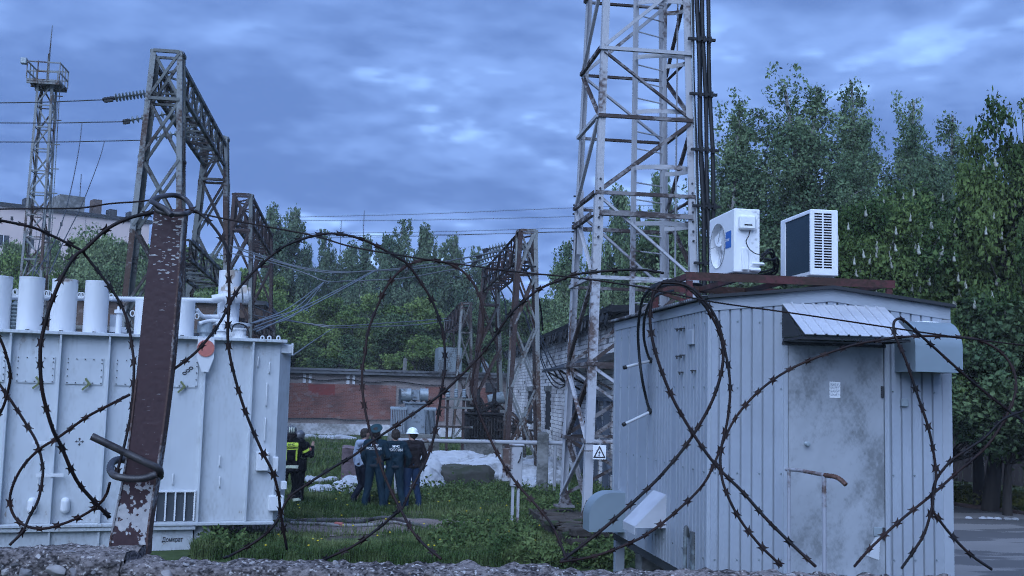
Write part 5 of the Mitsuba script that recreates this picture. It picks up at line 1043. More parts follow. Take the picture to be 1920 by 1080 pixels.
def broadleaf(seed, h, r, n_leaf, size, low=0.12, lobes=38, ragged=0.5, top=0.6, skirt=0.0):
    rg = np.random.default_rng(seed); wood = []; T, m = limb((0, 0, -0.2), (0, 0, 1), h * 0.72, 0.02 * h, rg, 8, 0, 0.05); wood.append(m); C = []
    per = n_leaf // lobes + 1
    for b in range(lobes):
        z = rg.beta(1.25, 1.1); zz = h * (low + (0.97 - low) * z); rad = r * max(math.sin(math.pi * (0.10 + 0.82 * z ** 0.85)) ** top, skirt if z < 0.5 else 0); a = b * 2.399 + rg.normal(0, 0.3); q = rad * math.sqrt(rg.uniform(0.12, 1.0)) * rg.uniform(0.75, 1.0 + 0.25 * ragged)
        c = np.array([q * math.cos(a), q * math.sin(a), min(zz, h * 0.97)]); i = int(min(7, max(3 if skirt else 1, 8 * (zz / h) * 0.62))); d = c - T[i]
        B, m = limb(T[i], d, np.linalg.norm(d), 0.006 * h, rg, 5, 0, 0.08); wood.append(m)
        lr = r * rg.uniform(0.20, 0.42); k = int(per * rg.uniform(0.6, 1.4) * (lr / r / 0.3) ** 2)
        u = rg.normal(size=(k, 3)); u /= np.linalg.norm(u, axis=1, keepdims=True); u *= (rg.random((k, 1)) ** 0.45); u[:, 2] *= 0.72
        sub = rg.normal(size=(7, 3)); sub /= np.linalg.norm(sub, axis=1, keepdims=True); cl = sub[rg.integers(0, 7, k)] * 0.75 * [1, 1, 0.7]
        C.append(c + lr * (0.50 * u + 0.75 * cl * rg.uniform(0.7, 1.1, (k, 1))))
    C = np.concatenate(C); C = C[C[:, 2] > 0.05 * h]
    return join(wood), leaves(C, size, rg, 0.8, 0.62)


def make(kind, *a, **k): w, (v, f) = kind(*a, **k); return w, trimesh.Trimesh(v, f, process=False)
BIRCH = [make(birch, 100 + s, 14.0, sp, 27000, 0.112, hang=hg) for s, (sp, hg) in enumerate([(2.8, 1.5), (2.4, 1.8), (3.1, 1.3), (2.1, 1.6)])]
FARB = [make(birch, 140 + s, 14.0, sp, 19000, 0.20, hang=1.5) for s, sp in enumerate([3.3, 2.8, 3.8])]
BROAD = [make(broadleaf, 200 + s, 10.0, rr, 20000, 0.21, low=lo, lobes=lb_, ragged=rg_) for s, (rr, lo, lb_, rg_) in enumerate([(4.2, 0.10, 42, 0.6), (3.6, 0.14, 34, 0.9), (4.8, 0.06, 46, 0.7), (3.9, 0.05, 40, 1.0)])]
CHEST = [make(broadleaf, 300 + s, 9.0, rr, 50000, 0.15, low=0.20, lobes=86, ragged=0.7, top=0.5, skirt=0.92) for s, rr in enumerate([3.6, 3.2, 4.1])]
_ply = {}
def plant(name, label, cat, variants, i, px, depth, top_px, width, leaf, bark, rot, group=None, zoff=0.0, z_top=None):
    """Stands one tree on the ground so that its top reaches the height seen."""
    w, c = variants[i % len(variants)]; b = foot(px, depth, zoff); zt = at(px, top_px, depth)[2] if z_top is None else z_top
    sz = (zt - zoff) / np.percentile(c.vertices[:, 2], 99.95); sx = width
    k = thing(name, label, cat, group); M = TF().translate(b.tolist()).rotate([0, 0, 1], rot).scale([sx, sx, sz]); m = np.array(M.matrix, float).reshape(4, 4)
    for part, mesh, mat, sm in (('trunk', w, bark, True), ('crown', c, leaf, False)):
        kk = (id(mesh), mat)
        if kk not in _ply: _ply[kk] = mikit.ply(mesh, mat, sm)
        put(part, _ply[kk], k, m)
    return k
# right-hand birches
RB = 'tall drooping birches behind the metal cabin'
for i, (px, d, top, w, lbl) in enumerate([(1368, 44, 160, 0.95, 'feathery birch rising just right of the lattice mast'), (1470, 43, 150, 1.05, 'tall birch above the first air conditioner'), (1540, 44, 133, 0.95, 'tallest birch behind the cabin with airy top'),
                                         (1632, 45, 142, 0.80, 'birch with two narrow drooping tops above the second air conditioner'), (1690, 45, 165, 0.75, 'narrow drooping birch right of the second air conditioner'), (1762, 46, 212, 0.8, 'smaller birch with see through crown above the chestnut'), (1838, 48, 262, 0.85, 'low pale birch between the see through birch and the right edge'),
                                         (1420, 48, 215, 1.0, 'birch standing behind the gap between mast and air conditioner'), (1590, 49, 205, 0.9, 'shaded birch between the tallest birch and the narrow pair'), (1725, 50, 240, 0.9, 'shaded birch set back above the second air conditioner')]):
    plant('birch_tree', lbl, 'birch', BIRCH, i, px, d, top, w * 1.4, 'leaf_birch', 'mat_birch_bark', i * 77, RB)
DT = [(1300, 52, 420, 1.0), (1400, 52, 395, 0.9), (1500, 50, 405, 1.0), (1580, 50, 360, 0.9), (1680, 51, 400, 1.0), (1760, 50, 420, 1.0), (1860, 50, 380, 1.05), (1240, 56, 430, 0.9), (1960, 48, 330, 1.1)]
for i, (px, d, top, w) in enumerate(DT):
    plant('dark_tree', f'{rank([t[0] for t in DT])[i]} from the left of the dense dark trees under the birches', 'tree', BROAD, i, px, d, top, w * 0.95, 'leaf_dark', 'mat_bark', i * 51, 'dark trees under the birches')
for i, (px, d, top, w, lbl) in enumerate([(1178, 62, 345, 0.75, 'birch seen through the lattice mast'), (1062, 66, 452, 0.75, 'slim birch left of the lattice mast'), (1120, 64, 430, 0.8, 'low birch at the left leg of the lattice mast'), (1235, 60, 300, 0.7, 'birch behind the right leg of the lattice mast')]):
    plant('birch_tree', lbl, 'birch', FARB, i, px, d, top, w, 'leaf_birch', 'mat_birch_bark', 30 + i * 77, 'birches behind the lattice mast')
# chestnuts in flower
CH = 'flowering horse chestnuts at the right'
chest_spec = [(1665, 27, 372, 0.62, 'chestnut in flower just right of the second air conditioner', 0), (1832, 28.5, 330, 0.95, 'broad chestnut with many white flower candles at the right', 2), (1945, 26, 140, 0.60, 'tallest chestnut cut by the right edge', 1)]
crng = np.random.default_rng(77)
cand = trimesh.util.concatenate([trimesh.creation.icosphere(1, 0.040 * (1 - 0.72 * t)).apply_translation((0.006 * math.cos(9 * t), 0.006 * math.sin(9 * t), 0.20 * t)) for t in np.linspace(0, 1, 7)])
for px, d, top, w, lbl, i in chest_spec:
    k = plant('chestnut_tree', lbl, 'chestnut tree', CHEST, i, px, d, top, w, 'leaf_chestnut', 'mat_bark', 40 + 60 * i, CH)
    M = np.array(scene[k + '__crown']['to_world'].matrix, float).reshape(4, 4); vv = CHEST[i][1].vertices[::4] @ M[:3, :3].T + M[:3, 3]; ctr = M[:3, 3]
    rad = vv - np.array([ctr[0], ctr[1], 0]); ax = rad[:, :2] @ (-unit([ctr[0], ctr[1], 0])[:2]); r = np.hypot(rad[:, 0], rad[:, 1])
    ok = np.where((ax > 0.25 * r.max()) & (vv[:, 2] < vv[:, 2].max() * 0.93) & (vv[:, 2] > 2.2))[0]; pick = crng.choice(ok, 420 if i == 2 else 70, replace=False); ms = []
    keep = []
    for q in vv[pick]:
        if all(np.linalg.norm(q - o) > 0.20 for o in keep): keep.append(q)
    for q in keep:
        m = cand.copy(); m.apply_scale(crng.uniform(0.7, 1.15)); m.apply_transform(trimesh.transformations.rotation_matrix(crng.uniform(-0.22, 0.22), (crng.normal(), crng.normal(), 0.01))); m.apply_translation(q + np.array([0, 0, 0.05]) - 0.12 * unit([ctr[0], ctr[1], 0])); ms.append(m)
    obj('flower_candles', ms, 'mat_candle', k, kind='stuff')
LOWB = [make(broadleaf, 320 + q, 6.5, 2.9, 26000, 0.15, low=0.36, lobes=60, ragged=0.7, top=0.5, skirt=0.95) for q in (0, 1)]
for i, (px, d, top, lbl) in enumerate([(1765, 27, 575, 'low dark chestnut bough mass hanging beside the cabin corner'), (1885, 26.5, 545, 'low dark leafy tree before the plank fence at the right edge')]): plant('chestnut_tree', lbl, 'chestnut tree', LOWB, i, px, d, top, 1.0, 'leaf_dark', 'mat_bark', 70 * i, CH)
# middle distance wood
FB = 'birches of the wood behind the brick building'
for i, (px, d, top, w, lbl) in enumerate([(520, 86, 378, 0.85, 'slender pale birch beside the second gantry'), (548, 88, 386, 0.8, None), (590, 92, 425, 0.8, None), (655, 90, 440, 0.8, None), (706, 88, 436, 0.85, None), (752, 86, 408, 0.95, 'tallest birch above the middle razor wire arch'), (812, 86, 418, 0.85, None), (850, 88, 440, 0.8, None), (885, 90, 458, 0.8, None), (625, 94, 450, 0.9, None), (780, 95, 440, 1.0, None)]):
    plant('birch_tree', lbl or f'drooping birch behind the red brick building, {ORD[[520, 548, 590, 625, 655, 706, 752, 780, 812, 850, 885].index(px)]} from the left', 'birch', FARB, i, px, d, top, w * 1.1, 'leaf_birch_far', 'mat_birch_bark', i * 63, FB)
BT = [(470, 84, 500, 1.0, 'leaf_green'), (560, 78, 560, 0.95, 'leaf_green'), (640, 77, 548, 1.0, 'leaf_green'), (715, 76, 590, 0.9, 'leaf_dark'), (770, 78, 560, 1.0, 'leaf_green'), (830, 80, 575, 1.0, 'leaf_dark'), (905, 84, 590, 1.0, 'leaf_dark'), (960, 82, 560, 0.9, 'leaf_dark'), (1020, 84, 555, 1.0, 'leaf_dark'), (600, 82, 610, 0.9, 'leaf_green'), (680, 80, 620, 0.9, 'leaf_green'), (500, 80, 590, 1.0, 'leaf_dark'), (790, 74, 630, 0.75, 'leaf_green'), (1075, 74, 590, 0.8, 'leaf_green'), (880, 74, 640, 0.7, 'leaf_dark'), (560, 74, 640, 0.7, 'leaf_dark')]
for i, (px, d, top, w, leaf) in enumerate(BT):
    nth = rank([(t[0], t[1]) for t in BT if t[4] == leaf])[[(t[0], t[1]) for t in BT if t[4] == leaf].index((px, d))]
    plant('bushy_tree', f'bushy light green tree before the wood, {nth} from the left' if leaf == 'leaf_green' else f'bushy dark tree before the wood, {nth} from the left', 'tree', BROAD, i + 1, px, d, top, w, leaf, 'mat_bark', i * 41, 'light green bushy trees before the wood' if leaf == 'leaf_green' else 'dark bushy trees before the wood')
LT = [(-20, 72, 452, 0.8), (40, 76, 440, 0.8), (110, 74, 452, 0.75), (160, 78, 432, 0.75), (205, 76, 425, 0.8), (250, 80, 440, 0.8), (310, 82, 455, 0.9), (370, 84, 470, 0.9), (425, 86, 480, 0.9), (75, 70, 500, 0.7), (185, 70, 490, 0.75), (340, 74, 530, 0.8), (400, 74, 540, 0.8), (455, 72, 560, 0.7)]
for i, (px, d, top, w) in enumerate(LT):
    plant('leafy_tree', f'pale green young tree behind the white transformer, {rank([t[0] for t in LT])[i]} from the left', 'tree', BROAD, i + 2, px, d, top, w, 'leaf_pale' if i % 3 else 'leaf_green', 'mat_bark', i * 97, 'pale green trees behind the transformer')
for i, px in enumerate(np.arange(-120, 2050, 78)):
    if 1150 < px < 1800: continue
    plant('wood_tree', f'{ORD[i if px < 1150 else i - 8]} tree from the left of the dark wood closing the view', 'tree', BROAD, i, float(px), 104 + 7 * (i % 3), 540 + 28 * ((i * 7) % 4) - 14, 1.3, 'leaf_dark', 'mat_bark', i * 59, 'dark trees closing the view')
# ------------------------------------------------------------------ people
def blob(chains, edge=0.03, it=6):
    """One smooth surface round chains of spheres (point, radius)."""
    tot = None
    for ch in chains:
        for (p, r), (q, s) in zip(ch[:-1], ch[1:]):
            P = []
            for c, rr in ((p, r), (q, s)):
                u = SPH * np.asarray(rr) + np.asarray(c); P.append(u)
            h = m3.Manifold.hull_points(np.concatenate(P).astype(np.float32)); tot = h if tot is None else tot + h
    m = tm(tot.refine_to_length(edge)); m.merge_vertices(); trimesh.smoothing.filter_taubin(m, 0.5, 0.53, it); return m
SPH = np.array(trimesh.creation.icosphere(2).vertices)
bsdf('mat_skin', (0.33, 0.20, 0.155), 0.5, 0.4)
bsdf('mat_hair', (0.03, 0.022, 0.018), 0.7)
bsdf('mat_shoe', (0.014, 0.014, 0.016), 0.4)
bsdf('mat_shoe_sole', (0.5, 0.5, 0.5), 0.6)
def cloth(name, c, amp=0.5): bsdf(name, mikit.proc(lambda p, n, uv: mix(c, [x * (1 - amp) for x in c], fbm(p.x * 13, p.y * 13, p.z * 7, 3))), 0.85, 0.15, bump=(lambda p, n, uv: fbm(p.x * 16, p.y * 16, p.z * 9, 2), 0.02), bump_eps=0.006)
cloth('mat_uniform', (0.010, 0.030, 0.046)); cloth('mat_uniform_trousers', (0.013, 0.036, 0.056)); cloth('mat_leather', (0.026, 0.020, 0.022)); cloth('mat_jeans', (0.025, 0.050, 0.105)); cloth('mat_hoodie', (0.36, 0.42, 0.52), 0.4); cloth('mat_navy', (0.012, 0.016, 0.030)); cloth('mat_turnout', (0.008, 0.009, 0.012))
bsdf('mat_hivis', (0.55, 0.68, 0.07), 0.6); bsdf('mat_reflect', (0.62, 0.66, 0.50), 0.4); bsdf('mat_helmet', (0.80, 0.84, 0.82), 0.25, 0.5); bsdf('mat_cap', (0.010, 0.040, 0.050), 0.7); bsdf('mat_fire_helmet', (0.13, 0.13, 0.14), 0.3, 0.5, metal=0.4)


def person(label, pos, H, turn, arms, legs, top_mat, leg_mat, head_turn=0.0, lean=0.0, hair=True, bulk=1.0, jacket_end=0.90, extra=None):
    """Standing figure, built facing +y and turned about z. arms: for each side (elbow, wrist) offsets from the shoulder; legs: (knee, ankle) offsets from the hip."""
    k = thing('person', label, 'person'); s = H / 1.78; M = np.array(TF().translate([pos[0], pos[1], pos[2]]).rotate([0, 0, 1], turn).scale(s).matrix, float).reshape(4, 4)
    up = lambda x, y, z: V(x, y + lean * (z - 0.9), z); b = bulk
    sh = [up(-0.185 * b, 0.0, 1.455), up(0.185 * b, 0.0, 1.455)]; hip = [V(-0.092, 0, 0.93), V(0.092, 0, 0.93)]; neck, chin = up(0, 0.0, 1.50), up(0, 0.035, 1.56)
    el = [sh[i] + V(*arms[i][0]) for i in (0, 1)]; wr = [sh[i] + V(*arms[i][1]) for i in (0, 1)]; kn = [hip[i] + V(*legs[i][0]) for i in (0, 1)]; an = [hip[i] + V(*legs[i][1]) for i in (0, 1)]
    hd = up(0, 0.02, 1.655); R = trimesh.transformations.rotation_matrix(head_turn, (0, 0, 1))[:3, :3]; hp = lambda x, y, z: hd + R @ V(x, y, z)
    ch = [[(up(0, -0.005, 1.43), 0.07), (neck, 0.060), (hp(0, -0.005, -0.03), 0.066)], [(hp(0, -0.012, 0.022), (0.076, 0.094, 0.098)), (hp(0, 0.03, -0.045), (0.058, 0.058, 0.066))], [(hp(0, 0.05, -0.06), 0.046), (hp(0, 0.062, -0.085), 0.030)], [(hp(0, 0.085, 0.012), 0.011), (hp(0, 0.105, -0.022), 0.014)],
          [(hp(0, -0.02, 0.04), 0.09), (hp(0, 0.02, 0.02), 0.085)]]
    for sd in (-1, 1): ch.append([(hp(sd * 0.082, -0.012, 0.012), (0.010, 0.018, 0.024)), (hp(sd * 0.084, -0.005, -0.022), (0.009, 0.012, 0.016))])
    hands = []
    for i, sd in ((0, -1), (1, 1)):
        d = unit(wr[i] - el[i]); side = unit(np.cross(d, (0, 1, 0)) if abs(d[1]) < 0.9 else V(sd, 0, 0)) ; pal = np.cross(side, d); f0 = wr[i] + d * 0.09
        ch.append([(el[i], 0.048), (wr[i], 0.031)]); ch.append([(sh[i] * 0.9 + el[i] * 0.1, 0.055), (el[i], 0.046)]); ch.append([(wr[i], 0.031), (wr[i] + d * 0.05, (0.035, 0.022, 0.035)), (f0, (0.036, 0.02, 0.036))])
        for q, (o, L) in enumerate(zip((-0.03, -0.010, 0.010, 0.029), (0.075, 0.085, 0.08, 0.062))):
            a = f0 + pal * o; c = a + d * L * 0.5 + side * 0.012 * -sd; e = c + unit(d * 0.8 - side * 0.55 * sd) * L * 0.5; ch.append([(a, 0.0105), (c, 0.0095), (e, 0.008)])
        tb = wr[i] + d * 0.035 + pal * 0.03; ch.append([(tb, 0.013), (tb + unit(d + pal * 0.9) * 0.045, 0.011), (tb + unit(d + pal * 0.9) * 0.045 + d * 0.03, 0.009)])
    for i in (0, 1): ch.append([(hip[i], 0.055), (kn[i], 0.045), (an[i], 0.038)])
    ch.append([(hip[0] + V(0, 0, 0.03), 0.05), (hip[1] + V(0, 0, 0.03), 0.05)]); ch.append([(V(0, 0, 0.98), 0.06), (up(0, 0, 1.30), 0.075), (up(0, 0, 1.42), 0.07)])
    obj('body', moved(blob(ch, 0.022, 4), M), 'mat_skin', k, smooth=True)
    tz = lambda x, y, z, r: (up(x, y, z), r)
    J = [[tz(-0.10 * b, -0.01, 1.37, (0.105 * b, 0.115 * b, 0.10)), tz(0.10 * b, -0.01, 1.37, (0.105 * b, 0.115 * b, 0.10))], [tz(-0.10 * b, -0.01, 1.36, 0.112 * b), tz(-0.075 * b, 0, 1.12, 0.112 * b), tz(-0.085 * b, 0, jacket_end + 0.06, (0.105 * b, 0.125 * b, 0.06))], [tz(0.10 * b, -0.01, 1.36, 0.112 * b), tz(0.075 * b, 0, 1.12, 0.112 * b), tz(0.085 * b, 0, jacket_end + 0.06, (0.105 * b, 0.125 * b, 0.06))],
         [tz(-0.085 * b, 0, jacket_end + 0.06, (0.105 * b, 0.125 * b, 0.06)), tz(0.085 * b, 0, jacket_end + 0.06, (0.105 * b, 0.125 * b, 0.06))], [tz(-0.075 * b, 0, 1.12, 0.115 * b), tz(0.075 * b, 0, 1.12, 0.115 * b)], [tz(-0.10 * b, 0, 1.25, 0.118 * b), tz(0.10 * b, 0, 1.25, 0.118 * b)],
         [(sh[0], 0.075 * b), (up(0, -0.01, 1.48), 0.075), (sh[1], 0.075 * b)], [(up(0, 0, 1.47), 0.075), (up(0, 0.004, 1.515), 0.068)]]
    for i in (0, 1):
        J.append([(sh[i], 0.078 * b), (el[i], 0.062 * b), (wr[i] - unit(wr[i] - el[i]) * 0.02, 0.048 * b)]); J.append([(sh[i], 0.078 * b), (up(-0.10 if i == 0 else 0.10, 0, 1.40), 0.10 * b)])
    jk = blob(J, 0.026, 5); jt = obj('jacket', moved(jk, M), top_mat, k, smooth=True)
    Tt = [[(hip[0] + V(0, 0, 0.04), (0.105, 0.118, 0.08)), (hip[1] + V(0, 0, 0.04), (0.105, 0.118, 0.08))]]
    for i in (0, 1): Tt.append([(hip[i] + V(0, 0, 0.02), (0.108, 0.12, 0.11)), (hip[i] * 0.55 + kn[i] * 0.45 + V(0, 0, 0), 0.094), (kn[i], 0.076), (an[i] + V(0, 0, 0.14), 0.068), (an[i] + V(0, 0.01, -0.01), (0.066, 0.075, 0.03))])
    tr_ = obj('trousers', moved(blob(Tt, 0.028, 5), M), leg_mat, k, smooth=True)
    for i, sd in ((0, -1), (1, 1)):
        a = V(an[i][0], an[i][1], 0.0); obj('shoe', moved(blob([[(a + V(0, -0.045, 0.055), (0.045, 0.05, 0.05)), (a + V(sd * 0.01, 0.06, 0.045), (0.05, 0.05, 0.036)), (a + V(sd * 0.02, 0.15, 0.03), (0.046, 0.05, 0.028))]], 0.03, 3), M), 'mat_shoe', k, smooth=True)
    if hair: obj('hair', moved(blob([[(hp(0, -0.026, 0.050), (0.094, 0.104, 0.098)), (hp(0, 0.0, 0.066), (0.090, 0.096, 0.084))], [(hp(-0.045, -0.05, -0.005), 0.058), (hp(0.045, -0.05, -0.005), 0.058)], [(hp(0, -0.055, 0.0), 0.07), (hp(0, -0.055, -0.05), 0.052)]], 0.025, 3), M), 'mat_hair', k, smooth=True)
    for sd in (-1, 1): obj('eye', moved(trimesh.creation.icosphere(1, 0.011).apply_translation(hp(sd * 0.031, 0.082, 0.012)), M), 'mat_ink', k, smooth=True)
    obj('mouth', moved(box((-0.02, 0, -0.003), (0.02, 0.008, 0.003)).apply_transform(mat4(hp(0, 0.087, -0.058), R @ V(1, 0, 0), R @ V(0, 1, 0), _Z)), M), 'mat_red_disc', k)
    return dict(key=k, M=M, hp=hp, R=R, jacket=jk, jk_key=jt, tr_key=tr_, legs=(hip, kn, an), arms=(sh, el, wr), up=up)


from scipy.interpolate import griddata
def back_print(P, lines, mat, name='lettering', lift=0.006):
    """Lettering laid on the back of the jacket: (text, height, centre z)."""
    jv = P['jacket'].vertices; bk = jv[P['jacket'].vertex_normals[:, 1] < -0.25]; ms = []
    for t, h, z in lines:
        m = meshkit.text_mesh(t, h, 0.004, bold=True); m = m.subdivide_to_size(0.03); v = m.vertices.copy(); v[:, 0] -= v[:, 0].mean(); x, zz = v[:, 0], v[:, 1] + z
        y = griddata(bk[:, [0, 2]], bk[:, 1], np.stack([x, zz], 1), method='linear'); y = np.where(np.isnan(y), np.nanmean(y), y); m.vertices = np.stack([x, y - lift - v[:, 2], zz], 1); ms.append(m)
    obj(name, moved(join(ms), P['M']), mat, P['key'])
def back_patch(P, x0, x1, z0, z1, mat, name, lift=0.004, n=8):
    jv = P['jacket'].vertices; bk = jv[P['jacket'].vertex_normals[:, 1] < -0.1]; X, Z = np.meshgrid(np.linspace(x0, x1, n), np.linspace(z0, z1, n)); y = griddata(bk[:, [0, 2]], bk[:, 1], np.stack([X.ravel(), Z.ravel()], 1), method='linear'); y = np.where(np.isnan(y), np.nanmax(y), y) - lift
    v = np.stack([X.ravel(), y, Z.ravel()], 1); i, j = np.meshgrid(np.arange(n - 1), np.arange(n - 1)); a = (j * n + i).ravel(); f = np.concatenate([np.stack([a, a + 1, a + n + 1], 1), np.stack([a, a + n + 1, a + n], 1)])
    v2 = v + (0, 0.003, 0); obj(name, moved(trimesh.Trimesh(np.vstack([v, v2]), np.vstack([f, f[:, ::-1] + len(v)]), process=False), P['M']), mat, P['key'])
def ring(P, joints, t, r, mat, name, hgt=0.05):
    (a, b) = joints; c = a + (b - a) * t; d = unit(b - a); obj(name, moved(tube([c - d * hgt / 2, c + d * hgt / 2], [r, r], 18), P['M']), mat, P['key'], smooth=40)
def stand(px, py): p = on_z(px, py); return V(p[0], p[1], float(ground_z(p[0], p[1])) - 0.02)
DOWN = ((-0.07, -0.03, -0.29), (-0.085, 0.03, -0.55)); DOWNR = ((0.07, -0.03, -0.29), (0.085, 0.03, -0.55)); FRONT_L = ((-0.10, -0.02, -0.28), (0.06, 0.20, -0.36)); FRONT_R = ((0.10, -0.02, -0.28), (-0.06, 0.20, -0.36))
ST = ((0.0, 0.02, -0.44), (-0.03, -0.01, -0.85)); STR = ((0.0, 0.02, -0.44), (0.03, -0.01, -0.85)); WIDE_L = ((-0.05, 0.02, -0.44), (-0.10, -0.02, -0.84)); WIDE_R = ((0.05, 0.02, -0.44), (0.10, -0.02, -0.84))
# man in the pale hooded top, half hidden, turned to the right
P1 = person('person in a pale blue hooded top and dark trousers, leftmost of the standing group', stand(676, 950), 1.82, -50, (DOWN, FRONT_R), (((-0.02, 0.10, -0.43), (-0.06, -0.08, -0.83)), ((0.02, 0.08, -0.44), (0.02, 0.10, -0.85))), 'mat_hoodie', 'mat_navy', head_turn=-0.2, lean=0.06)
obj('hood', moved(blob([[(P1['up'](-0.08, -0.10, 1.49), 0.05), (P1['up'](0, -0.13, 1.46), 0.07), (P1['up'](0.08, -0.10, 1.49), 0.05)]], 0.03, 3), P1['M']), 'mat_hoodie', P1['key'], smooth=True)
# officer in the peaked cap
P2 = person('person in dark teal uniform and wide peaked cap, lettering across the back', stand(700, 957), 1.88, -14, (((-0.07, -0.02, -0.29), (-0.02, 0.12, -0.50)), ((0.11, -0.02, -0.27), (-0.03, 0.18, -0.36))), (WIDE_L, WIDE_R), 'mat_uniform', 'mat_uniform_trousers', bulk=1.02)
hp = P2['hp']; capM = mat4(hp(0, 0.0, 0.062), P2['R'] @ V(1, 0, 0), P2['R'] @ unit(V(0, 1, 0.85)), P2['R'] @ unit(V(0, -0.85, 1)))
obj('cap', moved(moved(lathe([(0.086, -0.02), (0.092, 0.03), (0.135, 0.062), (0.142, 0.075), (0.125, 0.088), (0.0, 0.096)], 26), capM), P2['M']), 'mat_cap', P2['key'], smooth=50)
obj('cap_peak', moved(blob([[(hp(-0.05, 0.09, 0.045), (0.02, 0.03, 0.006)), (hp(0, 0.13, 0.035), (0.03, 0.03, 0.006)), (hp(0.05, 0.09, 0.045), (0.02, 0.03, 0.006))]], 0.03, 2), P2['M']), 'mat_ink', P2['key'], smooth=True)
back_print(P2, [('МЧС', 0.050, 1.395), ('РОССИИ', 0.056, 1.315)], 'mat_sign_white')
# officer bare headed
P3 = person('bareheaded person in dark teal uniform with white lettering, third from left in the group', stand(737, 957), 1.84, 4, (((-0.13, -0.03, -0.27), (-0.10, 0.12, -0.50)), ((0.13, -0.03, -0.27), (0.10, 0.12, -0.50))), (WIDE_L, WIDE_R), 'mat_uniform', 'mat_uniform_trousers', bulk=1.03)
back_print(P3, [('МЧС', 0.050, 1.40), ('РОССИИ', 0.056, 1.32)], 'mat_sign_white')
for P in (P2, P3):
    obj('belt', moved(moved(lathe([(0.196, -0.02), (0.20, 0.0), (0.196, 0.02)], 26), np.diag([1.02, 0.68, 1, 1]) @ trimesh.transformations.translation_matrix((0, 0, 0.985))), P['M']), 'mat_ink', P['key'], smooth=60)
# man in the white helmet
P4 = person('person in white hard hat, brown leather jacket and blue jeans, rightmost of the group', stand(769, 955), 1.84, 22, (((-0.08, -0.02, -0.28), (0.0, 0.14, -0.44)), ((0.11, -0.05, -0.27), (0.06, 0.08, -0.50))), (ST, WIDE_R), 'mat_leather', 'mat_jeans', bulk=1.08, head_turn=0.35)
hp = P4['hp']; hm = mat4(hp(0, -0.005, 0.035), P4['R'] @ V(1, 0, 0), P4['R'] @ V(0, 1, 0), _Z)
obj('hard_hat', moved(moved(lathe([(0.125, -0.005), (0.150, 0.002), (0.128, 0.014), (0.118, 0.03), (0.110, 0.075), (0.085, 0.112), (0.045, 0.130), (0, 0.134)], 26), hm @ np.diag([0.95, 1.1, 1, 1])), P4['M']), 'mat_helmet', P4['key'], smooth=40)
obj('hat_ridge', moved(moved(tube([(0, 0.11 * math.cos(t), 0.01 + 0.122 * math.sin(t)) for t in np.linspace(0.2, 2.9, 12)], 0.012, 6), hm), P4['M']), 'mat_helmet', P4['key'], smooth=True)
# firefighter half hidden by the transformer, a second one behind
P5 = person('firefighter in dark turnout suit with yellow lettered panel at the transformer end', stand(540, 955), 1.86, 6, (((-0.10, 0.0, -0.27), (0.02, 0.18, -0.36)), ((0.14, 0.02, -0.26), (0.05, 0.22, -0.33))), (WIDE_L, WIDE_R), 'mat_turnout', 'mat_turnout', hair=False, bulk=1.18, jacket_end=0.78)
def fire_helmet(P):
    hp = P['hp']; obj('helmet', moved(blob([[(hp(0, -0.01, 0.05), (0.115, 0.135, 0.105)), (hp(0, -0.02, 0.0), (0.112, 0.13, 0.06))], [(hp(0, -0.05, 0.135), 0.03), (hp(0, 0.05, 0.135), 0.03)]], 0.025, 4), P['M']), 'mat_fire_helmet', P['key'], smooth=True)
    obj('neck_guard', moved(blob([[(hp(-0.05, -0.06, -0.06), 0.07), (hp(0.05, -0.06, -0.06), 0.07)], [(hp(0, -0.05, -0.05), 0.085), (hp(0, -0.05, -0.12), 0.08)]], 0.03, 4), P['M']), 'mat_leather', P['key'], smooth=True)
fire_helmet(P5)
for x in (-0.045, 0.0, 0.045): obj('helmet_strip', moved(tube([P5['hp'](x, -0.02 - 0.13 * math.cos(t), 0.03 + 0.115 * math.sin(t)) for t in np.linspace(-0.2, 0.9, 7)], 0.010, 5), P5['M']), 'mat_reflect', P5['key'], smooth=True)
back_patch(P5, -0.13, 0.15, 1.29, 1.445, 'mat_hivis', 'back_panel'); back_print(P5, [('МЧС', 0.046, 1.385), ('РОССИИ', 0.050, 1.315)], 'mat_ink', lift=0.012)
for x in (-0.115, 0.105): back_patch(P5, x, x + 0.035, 1.06, 1.285, 'mat_hivis', 'brace_strip')
back_patch(P5, -0.17, 0.17, 0.90, 0.965, 'mat_reflect', 'hem_strip')
def strips(P):
    hip, kn, an = P['legs']; sh, el, wr = P['arms']
    for i in (0, 1): ring(P, (kn[i], an[i]), 0.66, 0.088, 'mat_reflect', 'leg_strip', 0.06); ring(P, (sh[i], el[i]), 0.72, 0.086, 'mat_hivis', 'sleeve_strip'); ring(P, (el[i], wr[i]), 0.75, 0.066, 'mat_reflect', 'cuff_strip', 0.04)
strips(P5)
pb_ = stand(549, 951) + V(0.05, 0.75, 0)
P6 = person('second firefighter in dark suit standing half behind the first', pb_, 1.70, -35, (((-0.10, 0.0, -0.27), (0.0, 0.16, -0.42)), ((0.13, 0.05, -0.24), (0.02, 0.22, -0.05))), (ST, STR), 'mat_turnout', 'mat_turnout', hair=False, bulk=1.15, jacket_end=0.78)
fire_helmet(P6)
sh, el, wr = P6['arms']; c = sh[1] * 0.6 + el[1] * 0.4; obj('sleeve_badge', moved(trimesh.creation.icosphere(2).apply_transform(np.diag([0.03, 0.04, 0.045, 1])).apply_translation(c + V(0.075, -0.02, 0)), P6['M']), 'mat_red_disc', P6['key'], smooth=True)
